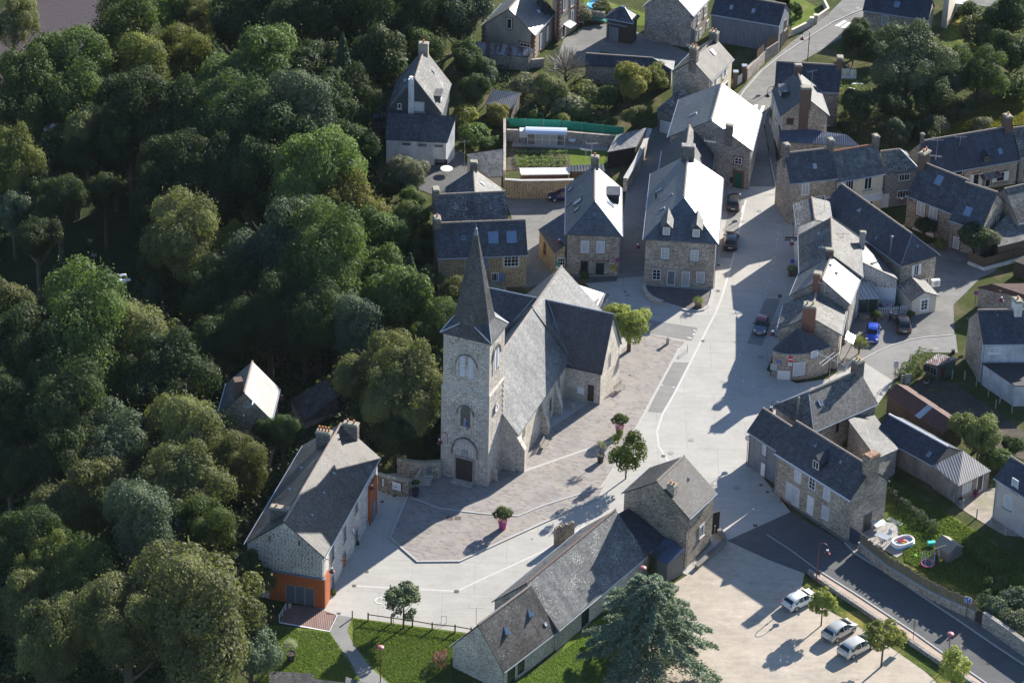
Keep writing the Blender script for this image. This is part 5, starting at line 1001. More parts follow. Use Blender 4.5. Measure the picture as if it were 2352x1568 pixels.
for k in (0,1):
    m=MB()
    for j in range(32): m.box(w_[k]*[1,1,0]+Z*(.2+j*.34),(.42 if j%2 else .28,.42 if j%2 else .28,.3),rz=.7)
    m.build('brick_quoins','brick_red',HS['ttall']['o'])
h=HS['ktop'];w_=h['w']
for q in w_[:4]:
    m=MB()
    for j in range(13): m.box(q*[1,1,0]+Z*(.2+j*.32),(.5 if j%2 else .34,.5 if j%2 else .34,.28),rz=.5)
    m.build('brick_quoins','brick_red',h['o'])
for p in (T1(1290,30),T1(1345,60),T1(1380,105),T1(1330,100)):
    P,nn_=h['sl']['a'];nn_=nn_/np.linalg.norm(nn_);X=plane_hit(p,P,nn_);u=h['u'];v=np.cross(nn_,u);m=MB();m.box(X+nn_*.08,(1.4,1.1,.05),ax=(u,v,nn_));m.build('solar_panel','glass_dark',h['roof'])
skylight('ktop','a',T1(1272,108),.4,.6,'white_paint','zinc')
# outhouse, barn
h=HS['pyr'];A,d,n=wallplane(h,side_of(h,'f'));X=plane_hit(T1(1965,280),A,n);m=MB();m.box(X*[1,1,0]+n*.06+Z*1.15,(1.5,.08,2.3),ax=(d,n,Z));m.build('sliding_door','clad_blue',h['o']);m=MB();X=plane_hit(T1(2000,215),A,n);m.box(X+n*.3,(3.2,.7,.08),ax=(d,n,Z));m.build('door_canopy','zinc',h['o'])
H=HS['hext'];A_=gp(T2(505,1140));B_=gp(T2(345,1010),0)
for i in range(4):
    A,d,n=pside('hext',i)
    if n[1]<-.3 and n[0]<.3 : O_(H,(A,d,n),T2(398,1190),2.6,2.3,kind='garage_door',fill='white_paint',sill=False);break
# KT
h='ktmain';
for p,w_,h_ in ((T3(40,945),.9,1.5),(T3(83,1050),.9,1.4),(T3(22,1140),.9,1.5),(T3(62,1220),.9,1.5),(T3(45,1190),.8,2.1)): O_(h,'l',p,w_,h_,bars=(2,3),fill='curtain',surround='dressed')
H=HS['ktmain'];A,d,n=wallplane(H,side_of(H,'l'));i=int(side_of(H,'l'));a,b=H['w'][i],H['w'][(i+1)%4];l_=np.linalg.norm((b-a)[:2]);m=MB();m.box((a+b)/2*[1,1,0]+n*.0+Z*H['ze']/2,(l_+.1,.06,H['ze']+.2),ax=(d,n,Z));m.build('rendered_front','render_white',H['o'])
chimney('ktmain',.04,.8,1.4,1.2,pots=0,mat='brick_dark');chimney('ktmain',.97,.7,.9,1.0,pots=0,mat='brick_dark');O_('ktmain','f',T3(203,1113),1.0,1.0,frame='brick_red',fill='black_plastic')
m=MB();A,d,n=wallplane(H,side_of(H,'f'));X=plane_hit(T3(330,1040),A,n);m.box(X*[1,1,0]+n*.02+Z*3.9,(1.3,.08,7.8),ax=(d,n,Z));m.build('brick_flue','brick_dark',H['o'])
chimney('kcross',.97,.8,1.0,1.2,pots=0,mat='brick_dark');dormer('ktmain','b',T3(110,870),2.0,.9,flat=True,wallm='slate_new')
# row
O_('rowa','f',T6(343,590),.95,1.7,bars=(2,1),surround='granite',fill='curtain');O_('rowa','f',T6(345,740),1.6,1.8,bars=(3,1));O_('rowa','f',T6(470,710),1.5,1.9,kind='door',bars=(3,1),sill=False)
O_('rowb','f',T6(747,555),1.2,1.5,bars=(3,1));O_('rowb','f',T6(918,535),1.1,1.8,bars=(2,1));O_('rowb','f',T6(925,700),1.3,1.4,bars=(3,1))
H=HS['rowb'];A,d,n=wallplane(H,side_of(H,'f'));X=plane_hit(T6(930,640),A,n);m=MB();m.box(X+n*.5-Z*.4,(2.8,1.0,.14),ax=(d,n,Z));bl=m.build('balcony','white_paint',H['o']);m=MB()
for k in range(12): m.box(X+n*1.0+d*(-1.4+k*2.8/11)+Z*.15,(.05,.05,1.0),ax=(d,n,Z))
for zz in (.65,.4,-.1): m.box(X+n*1.0+Z*zz,(2.8,.06,.06),ax=(d,n,Z))
for s in (-1,1):
    for k in range(4): m.box(X+n*(.15+k*.28)+d*s*1.4+Z*.15,(.05,.05,1.0),ax=(d,n,Z))
    m.box(X+n*.5+d*s*1.4+Z*.65,(.06,1.0,.06),ax=(d,n,Z))
m.build('railing','white_paint',bl)
O_('rowc','f',T6(1252,480),1.5,1.0,bars=(4,1));O_('rowc','f',T6(1237,633),1.5,1.1,bars=(4,1));O_('rowc','f',T6(1070,700),1.15,2.2,kind='door',bars=(2,2),fill='white_paint',sill=False)
skylight('rowa','a',T6(430,380),.5,.7,'pale_glass','zinc')
for k,t,o in (('rowa',.04,.6),('rowa',.97,.4),('rowb',.97,.4)): chimney(k,t,.65,.9,1.2,pots=0,mat='stone_chim')
# right long house
O_('rlong','f',T6(1750,435),1.3,.8,surround='brick_red');O_('rlong','f',T6(1910,505),.9,1.9,surround='brick_red',kind='door',fill='glass_dark',sill=False,shut='white_paint');O_('rlong','f',T6(2020,510),.9,1.9,kind='door',fill='glass_dark',sill=False,surround='brick_red');O_('rlong','f',T6(2135,475),1.2,1.4,surround='brick_red',shut='white_paint')
H=HS['rlong'];A,d,n=wallplane(H,side_of(H,'f'));X=plane_hit(T6(2030,455),A,n);m=MB();q=[X-d*1.5+Z*.3,X+d*1.5+Z*.3,X+d*1.5+n*1.2,X-d*1.5+n*1.2];m.hull([x-Z*.05 for x in q],q);m.build('porch_roof','corr_grey',H['o'])
dormer('rlong','a',T6(2008,340),.8,.8,fr='wood_grey');skylight('rlong','a',T6(2133,243),.6,.8,'glass_blue');chimney('rlong',.96,.9,1.2,1.6,pots=1,mat='brick_dark');chimney('rlong',.01,.4,.4,1.0,pots=0,mat='stone_chim')
O_('rtwin','f',T6(1405,772),1.3,2.0,bars=(2,1),surround='brick_red',fill='curtain');O_('rtwin','f',T6(1518,817),1.3,2.0,bars=(2,1),surround='brick_red',fill='curtain');O_('rtwin','f',T6(1486,1040),1.1,2.1,kind='door',fill='white_paint',sill=False);O_('rtwin','f',T6(1370,985),1.4,.9,bars=(3,1),fill='curtain')
skylight('rtwin','a',T6(1573,510),1.0,1.3,'glass_blue');skylight('rtwin2','a',T6(1838,795),1.0,1.3,'glass_blue');chimney('rtwin',.02,.9,1.6,1.5,pots=2,mat='brick_dark');O_('rtwin2','f',T6(1730,1080),.9,1.8,surround='brick_red',fill='curtain');O_('rtwin2','r',T6(2105,885),.9,1.4,surround='brick_red',fill='curtain')
# mid long
O_('midlong','r',T6(1362,1330),.7,1.6,bars=(2,1),surround='dressed',shut='white_paint');O_('midlong','r',T6(1450,1440),.8,1.0,bars=(2,3))
H=HS['midlong'];P,nn_=H['sl']['a'];X=plane_hit(T6(1125,1170),P,nn_);m=MB();m.lathe(X,[(.09,-.3),(.09,2.2),(.2,2.25),(.2,2.35),(.04,2.5)],10);m.build('steel_flue','steel',H['roof']);vent('midlong','a',T6(838,785),.5);skylight('midlong','a',T6(998,1040),.3,.4);skylight('midlong','h1',T6(1372,1112),.3,.4)
# bakery etc
chimney('bakb',.0,.7,1.0,1.0,pots=0,mat='brick_dark',off=.4);H=HS['bakb'];X=chimney('bakb',.5,.6,.7,1.9,pots=0,mat='concrete_obj',px=T6(862,1110),sl='a')
for p in (T6(468,1000),T6(478,1125)): vent('bakb','b',p,.35)
chimney('bakc',.03,.9,.9,1.0,pots=0,mat='brick_red',off=.6);vent('bakc','a',U3(1480,215),.35);vent('bakc','a',U3(1425,140),.35)
chimney('bakd',.05,1.3,1.6,1.5,pots=2,mat='brick_red',potmat='mortar_top',off=.2)
for k,ps in (('bakb',(T6(262,1060),T6(250,1175),T6(268,1260))),('bakc',())):
    for p in ps: O_(k,'l',p,.9,1.6,bars=(2,1),fill='curtain')
O_('bakd','r',U4(690,690),.8,1.6,fill='shutter_white')
A,d,n=pside('bakf',0);O_(HS['bakf'],(A,d,n),U3(1935,415),2.5,2.2,kind='garage_door',fill='shutter_white',sill=False)
# cottage
O_('cott','f',U4(1435,272),.95,1.5,bars=(2,3),surround='white_paint')
# blue roof house
O_('bluer','f',U4(2083,690),1.4,.8,bars=(2,1),surround='white_paint');vent('bluer','a',U4(2110,370),.3);H=HS['bluer'];i=int(side_of(H,'f'));a,b=H['w'][i],H['w'][(i+1)%4];d=(b-a)*[1,1,0];l_=np.linalg.norm(d);d/=l_;n=np.array([d[1],-d[0],0]);m=MB();m.box((a+b)/2*[1,1,0]-n*-.02+Z*H['ze']/2,(l_+.1,.06,H['ze']+.1),ax=(d,n,Z));m.build('rendered_front','render_bluewhite',H['o'])
chimney('bluer',.62,.9,1.3,1.3,pots=1,mat='render_white')
# J
for p,w_,h_,f_ in ((V1(1130,700),1.0,1.55,'roller'),(V1(1262,765),1.0,1.55,'glass_dark'),(V1(1397,862),1.0,1.55,'roller'),(V1(1384,1035),1.05,1.75,'roller')): O_('jhouse','f',p,w_,h_,bars=(2,3) if f_!='roller' else (1,1),fill=f_,surround='granite')
O_('jhouse','f',V1(1083,868),2.1,2.5,kind='garage_door',fill='roller',surround='granite',sill=False);O_('jhouse','f',V1(1245,965),1.0,2.4,kind='door',fill='white_paint',surround='granite',sill=False)
O_('jhouse','r',V1(1765,1118),1.3,2.4,kind='door',frame='clad_blue',fill='black_plastic',sill=False)  # black fill stands in for the dark interior behind the open door
dormer('jhouse','a',V1(1292,640),1.3,1.3,fr='white_paint',roofm='slate_new',wallm='slate_new');chimney('jhouse',.985,1.1,1.6,1.6,pots=0,mat='stone_lime2',cap='mortar_rust')
for p in (V1(1290,418),V1(1520,567)): vent('jhouse','a',p,.4)
m=MB();H=HS['jhouse'];c=H['c'];m.beam(c[0]-[0,0,.12]-H['u']*0,c[1]-[0,0,.12],.13,4);m.build('fascia','white_paint',H['o'])
O_('gwing','f',V1(820,458),.9,1.7,frame='clad_blue',fill='roller');O_('gwing','f',V1(808,640),.9,2.1,kind='door',frame='clad_blue',fill='white_paint',sill=False)
# I house
chimney('ihouse',.97,1.2,1.0,1.4,pots=2,mat='stone_chim',pot_h=.4,potmat='ochre');skylight('ihouse','a',U4(480,1172),.5,.8,'glass_blue');H=HS['ihouse'];P,nn_=H['sl']['h0'];X=plane_hit(V1(1125,120),P,nn_);m=MB();m.lathe(X,[(.14,-.3),(.12,2.1),(.2,2.1),(.1,2.3)],8);m.build('flue','wood_grey',H['roof'])
O_('ihouse','f',V1(1490,250),.7,1.5,frame='wood_grey')
# outbuilding and shed
skylight('low','a',V3(1270,620),.5,.7,'glass_blue');f=pside('lowend',0);O_(HS['lowend'],f,V3(1697,990),1.4,1.5,bars=(2,1),fill='curtain');O_(HS['lowend'],f,V3(1845,945),1.0,2.2,kind='door',fill='black_plastic',sill=False)  # black leaf stands in for the dark interior of the shed's open doorway
O_('creambr','f',V3(2250,970),1.2,1.5,fill='roller',surround=None) if False else None
H=HS['creambr'];fl=(H['w'][int(side_of(H,'l'))]);
for fc_ in ('f','l'):
    A,d,n=wallplane(H,side_of(H,fc_));
    X=plane_hit(V3(2250,970),A,n)
for p,w_,h_ in ((V3(2250,970),1.0,1.7),(V3(2172,1165),1.1,1.7)): O_('creambr','f',p,w_,h_,fill='roller')
H=HS['rusty'];P,nn_=H['sl']['a'];nn_=nn_/np.linalg.norm(nn_);q=[plane_hit(p,P,nn_)+nn_*.04 for p in (U4(1350,1290),U4(1395,1322),U4(1515,1215),U4(1470,1190))];m=MB();m.hull([x-nn_*.03 for x in q],q);m.build('grey_sheet','zinc',H['roof'])
O_('glassshed_','f',U4(1,1),1,1) if False else None
f=pside('glassshed',0);O_(HS['glassshed'],f,U4(1492,868),1.9,1.1,bars=(4,1),sill=False,frame='wood_grey')
f=pside('glassshed',1);O_(HS['glassshed'],f,U4(1605,890),.8,1.8,kind='door',fill='maroon',frame='shed_green',sill=False)
# salle
for p in (U6(1200,978),U6(1062,1098),U6(873,1262)): vent('salle','b',p,.3)
O_('salle','r',U7(1240,960),1.3,2.2,frame='dark_wood',bars=(1,2));f='r';O_('sallew',f,U7(650,1405),1.1,1.9,frame='dark_wood',surround='granite',bars=(1,1));O_('sallew',f,U7(560,1510),1.2,2.3,frame='dark_wood',fill='glass_dark',bars=(1,1))
for p in (U7(738,930),U7(520,1090)): vent('sallew','a',p,.75)
skylight('sallew','a',U7(877,1028),.4,.45,'white_paint','zinc');chimney('shouse',.12,.8,.95,.9,off=-1.6,pots=2,pot_h=.3,mat='stone_brown');vent('shouse','a',V1(125,725),.3);O_('shouse','r',V1(242,1200),.9,1.5,bars=(2,1),surround='granite')
h=HS['shouse'];
# little stone gable pillar beyond the hall
b=gp(U6(1040,1100));b[2]=0;r=thing('stone_pillar_wall',b,'broken rubble wall stub standing behind the long stone hall','wall');m=MB();a1=gp(U6(962,1105));a2=gp(U6(1130,1050));dd_=(a2-a1)/np.linalg.norm(a2-a1);m.box((a1+a2)/2+Z*1.1,(np.linalg.norm(a2-a1),.5,2.3),ax=(dd_,np.array([-dd_[1],dd_[0],0]),Z));m.build('wall','stone_lime2',r);m=MB()
for i in range(9): m.box(a1+(a2-a1)*(i+.5)/9+Z*2.32,(.25,.4,.1+.15*((i*7)%3)),ax=(dd_,np.array([-dd_[1],dd_[0],0]),Z))
m.build('coping','stone_lime2',r)
# valley cottage
H=HS['vhouse'];P,nn_=H['sl']['b'];X=gp(U1(122,440),0);m=MB();X=gp(U1(122,350),7.);m.box((X[0],X[1],4.),(1.0,1.1,8.5),rz=.3);m.build('chimney','brick_dark',H['roof']);skylight('vhouse','b',U1(235,505),.8,.9,'glass_blue');dormer('vhouse','b',U1(205,590),1.4,1.2) if False else None
skylight('vroof','a',U1(880,390),.8,1.1,'glass_sky','slate_brown');skylight('vroof','a',U1(948,498),.9,1.2,'pale_glass','lead')
skylight('trbuild','a',T3(1187,45),.8,.9,'glass_blue');O_('trbuild','f',T3(1075,190),1.0,1.6,fill='curtain')
# cream end building top right
T_=block('house','cream rendered gable end house at the top right beside the parked van',[T3(1590,250),T3(1640,265),T3(1740,90),T3(1680,40)],5.0,wall='render_pale',cat='house',key='trcream')
prism('tent','canopy','pale blue tarpaulin canopy at the top right','' or [(T3(1990,250),2.0),(T3(2220,335),2.0),(T3(2225,250),2.2),(T3(2180,215),2.5)],wall='pale_tarp',roof='pale_tarp',cat='canopy',th=.05)
# ---------------------------------------------------------------- vegetation
def leaf_mesh(name,P,Nn,size,mat,el=.62,tint=None,axis=None,seed=0):
    r=np.random.default_rng(seed);n=len(P);t=r.normal(size=(n,3)) if axis is None else axis+r.normal(size=(n,3))*.25
    Nn=Nn/np.linalg.norm(Nn,axis=1)[:,None];t-=Nn*(t*Nn).sum(1)[:,None];t/=np.linalg.norm(t,axis=1)[:,None];b=np.cross(Nn,t)
    s=(size if hasattr(size,'__len__') else size*r.uniform(.6,1.35,n))[:,None];
    V=np.empty((n,4,3));V[:,0]=P-t*s*.5;V[:,1]=P+b*s*el*.5+t*s*.05;V[:,2]=P+t*s*.5;V[:,3]=P-b*s*el*.5+t*s*.05
    me=bpy.data.meshes.new(name);me.vertices.add(n*4);me.vertices.foreach_set('co',V.astype('f').ravel());me.loops.add(n*4);me.loops.foreach_set('vertex_index',np.arange(n*4,dtype='i'))
    me.polygons.add(n);me.polygons.foreach_set('loop_start',np.arange(0,n*4,4,dtype='i'));me.polygons.foreach_set('loop_total',np.full(n,4,'i'))
    me.update(calc_edges=True);a=me.attributes.new('tint','FLOAT','FACE');a.data.foreach_set('value',(tint if tint is not None else r.random(n)).astype('f'))
    if mat: me.materials.append(MAT[mat])
    return me
def crown_pts(seed,n,nl,lr=(.22,.38),zmin=-.45,sz=.85,core=.55,sx=1.,top=0.,boughs=0):
    r=np.random.default_rng(seed);d=r.normal(size=(nl*3,3));d/=np.linalg.norm(d,axis=1)[:,None];d=d[d[:,2]>zmin][:nl];rad=r.uniform(*lr,len(d))*r.choice([.7,1.,1.25],len(d));c=d*(1.0-rad)[:,None]*r.uniform(.74,1.1,len(d))[:,None]*(1+.14*np.sin(d[:,:1]*3.1+seed)+.12*np.cos(d[:,1:2]*4.3+seed))
    if boughs:
        bd=r.normal(size=(boughs,3));bd[:,2]=abs(bd[:,2])*.9-.25;bd/=np.linalg.norm(bd,axis=1)[:,None];br_=r.uniform(.42,.6,boughs);bc=bd*(1.04-br_)[:,None]*r.uniform(.8,1.1,boughs)[:,None];w=r.integers(0,boughs,len(d));c=bc[w]+d*(br_[w]*r.uniform(.55,.85,len(d)))[:,None]
    if top: c[:,:2]*=(1-top*np.clip(c[:,2:3],0,1))
    c=np.vstack([c,[[0,0,-.05]]]);rad=np.append(rad,core);li=r.choice(len(c),n*2,p=rad**2/np.sum(rad**2));q=r.normal(size=(n*2,3));q/=np.linalg.norm(q,axis=1)[:,None]
    bias=q[:,2]>-.75;li=li[bias];q=q[bias]
    P=c[li]+q*(rad[li]*r.uniform(.72,1.1,len(li)))[:,None]
    dist=np.linalg.norm(P[:,None,:]-c[None],axis=2)/rad[None];dist[np.arange(len(li)),li]=9;ok=dist.min(1)>.72;P=P[ok][:n];q=q[ok][:n];li=li[ok][:n]
    nrm=q*.95+r.normal(size=q.shape)*.42+np.array([0,0,.25]);lt=r.random(len(c));tint=np.clip(lt[li]*.7+r.random(len(li))*.3,0,1)
    # stray twigs breaking the outline
    k=len(P)//22;i=r.choice(len(P),k);P[i]+=q[i]*r.uniform(.04,.16,(k,1))
    P*=np.array([sx,1,sz]);return P,nrm,tint
CROWN={}
def crown_mesh(kind,v,mat):
    key=(kind,v,mat)
    if key in CROWN: return CROWN[key]
    base=(kind,v,None)
    if base not in CROWN:
        if kind=='big': P,n,t=crown_pts(100+v,34000,64+9*(v%3),lr=(.13,.26),core=.6,sz=.95,boughs=6+v%3);me=leaf_mesh('crown',P,n,.044,None,tint=t,seed=v)
        elif kind=='mid': P,n,t=crown_pts(200+v,15000,44,lr=(.15,.29),core=.5,sz=.95,sx=.95,boughs=4+v%3);me=leaf_mesh('crown',P,n,.069,None,tint=t,seed=v)
        elif kind=='open': P,n,t=crown_pts(300+v,4600,30,lr=(.14,.27),core=.3,sz=.95,sx=.95,zmin=-.7);me=leaf_mesh('crown',P,n,.115,None,tint=t,seed=v,el=.7)
        elif kind=='tall': P,n,t=crown_pts(400+v,3600,30,lr=(.16,.30),core=.35,sz=1.5,sx=.95,zmin=-.8,top=.5);me=leaf_mesh('crown',P,n,.12,None,tint=t,seed=v,el=.7)
        elif kind=='bush': P,n,t=crown_pts(500+v,2600,16,lr=(.28,.45),core=.6,sz=.8,zmin=-.3);me=leaf_mesh('crown',P,n,.15,None,tint=t,seed=v)
        elif kind=='small': P,n,t=crown_pts(600+v,700,8,lr=(.3,.5),core=.5,sz=.9,zmin=-.5);me=leaf_mesh('crown',P,n,.26,None,tint=t,seed=v)
        elif kind=='spiky':
            r=np.random.default_rng(700+v);d=r.normal(size=(900,3));d/=np.linalg.norm(d,axis=1)[:,None];d=d[d[:,2]>-.55];P=d*r.uniform(.35,.95,(len(d),1));nn=np.cross(d,r.normal(size=d.shape));me=leaf_mesh('crown',P*[1,1,.85],nn,.42,None,el=.09,axis=d*4,seed=v)
        elif kind=='spruce':
            r=np.random.default_rng(800+v);n=14000;h=r.random(n)**.8;tier=np.round(h*15)/15+r.normal(size=n)*.012;ang=r.random(n)*6.283;na=9;ang=np.round(ang*na/6.283+tier*5)*6.283/na+r.normal(size=n)*.13
            rr=(1-tier)**.85*r.random(n)**.6;d=np.stack([np.cos(ang),np.sin(ang),np.zeros(n)],1);P=d*rr[:,None];P[:,2]=(tier-.42)*3.0-rr*.28+r.normal(size=n)*.02;nn=np.array([0,0,1.])+r.normal(size=(n,3))*.5+d*.4;me=leaf_mesh('crown',P,nn,.11,None,el=.35,axis=d*2,seed=v)
        elif kind=='bare':
            r=np.random.default_rng(900+v);n=900;d=r.normal(size=(n,3));d[:,2]=abs(d[:,2])+.2;d/=np.linalg.norm(d,axis=1)[:,None];P=d*r.uniform(.3,1.,(n,1));nn=np.cross(d,r.normal(size=d.shape));me=leaf_mesh('crown',P,nn,.4,None,el=.05,axis=d*3,seed=v)
        CROWN[base]=me
    me=CROWN[base].copy();me.materials.append(MAT[mat]);CROWN[key]=me;return me
TR={}
def trunk_mesh(v,thin=False):
    if (v,thin) in TR: return TR[(v,thin)]
    r=random.Random(v);m=MB();k=.5 if thin else 1.;m.beam((0,0,-2.6),(0,0,-.9),.10*k,8,.08*k);m.beam((0,0,-.9),(.03,.02,.25),.08*k,7,.04*k)
    for i in range(7):
        a=i*2.4+r.random();z=-1.0+i*.17;l=.55+.25*r.random();p=(0,0,z);q=(math.cos(a)*l*.55,math.sin(a)*l*.55,z+l*.45);e=(math.cos(a+.2)*l,math.sin(a+.2)*l,z+l*.95);m.beam(p,q,.035*k,5,.022*k);m.beam(q,e,.022*k,5,.006)
    me=bpy.data.meshes.new('trunk');me.from_pydata(m.v,[],m.f);me.materials.append(MAT['bark']);planar_uv(me);TR[(v,thin)]=me;return me
TN=0
def tree(c,r,mat,kind,label,base=None,cat='tree',group=None,name='tree',hc=None,sc=(1,1,1),trunk=True,z0=None):
    global TN;TN+=1
    z=5.
    if base is not None:
        zb=z0 or 0.;g=gp(base,zb);R=r*np.linalg.norm(g-CAM)/F;h=max(hz(base,c,zb),R*.35);loc=g
    else:
        for _ in range(12):
            p=gp(c,z);R=r*np.linalg.norm(p-CAM)/F;t=terr(p[0],p[1]) if z0 is None else z0;h=(R*.95+.6 if t>-2.5 and group==G else hc(R)) if callable(hc) else hc if hc is not None else R*1.05+2.2;z=z*.4+(t+h)*.6
        p=gp(c,z);loc=np.array([p[0],p[1],t]);h=z-t
    # keep the round crown outline centred where the picture has it
    o=bpy.data.objects.new(name,None);SC.collection.objects.link(o);o.location=tuple(loc);o.scale=(R*sc[0],R*sc[1],R*sc[2]);o.rotation_euler=(0,0,random.random()*6.28 if sc[0]==sc[1] else 0)
    tag(o,label,cat,group);nv={'big':6,'mid':5,'open':4,'tall':3,'bush':4,'small':3}.get(kind,2)
    cr=bpy.data.objects.new('crown' if cat=='tree' else 'foliage',crown_mesh(kind,TN%nv,mat));SC.collection.objects.link(cr);cr.parent=o;cr.location=(0,0,h/(R*sc[2]))
    if trunk:
        tk=bpy.data.objects.new('trunk' if cat=='tree' else 'stem',trunk_mesh(TN%3,kind in('open','tall','small')));SC.collection.objects.link(tk);tk.parent=o;tk.location=(0,0,h/(R*sc[2]))
    return o
G='trees of the riverside wood'
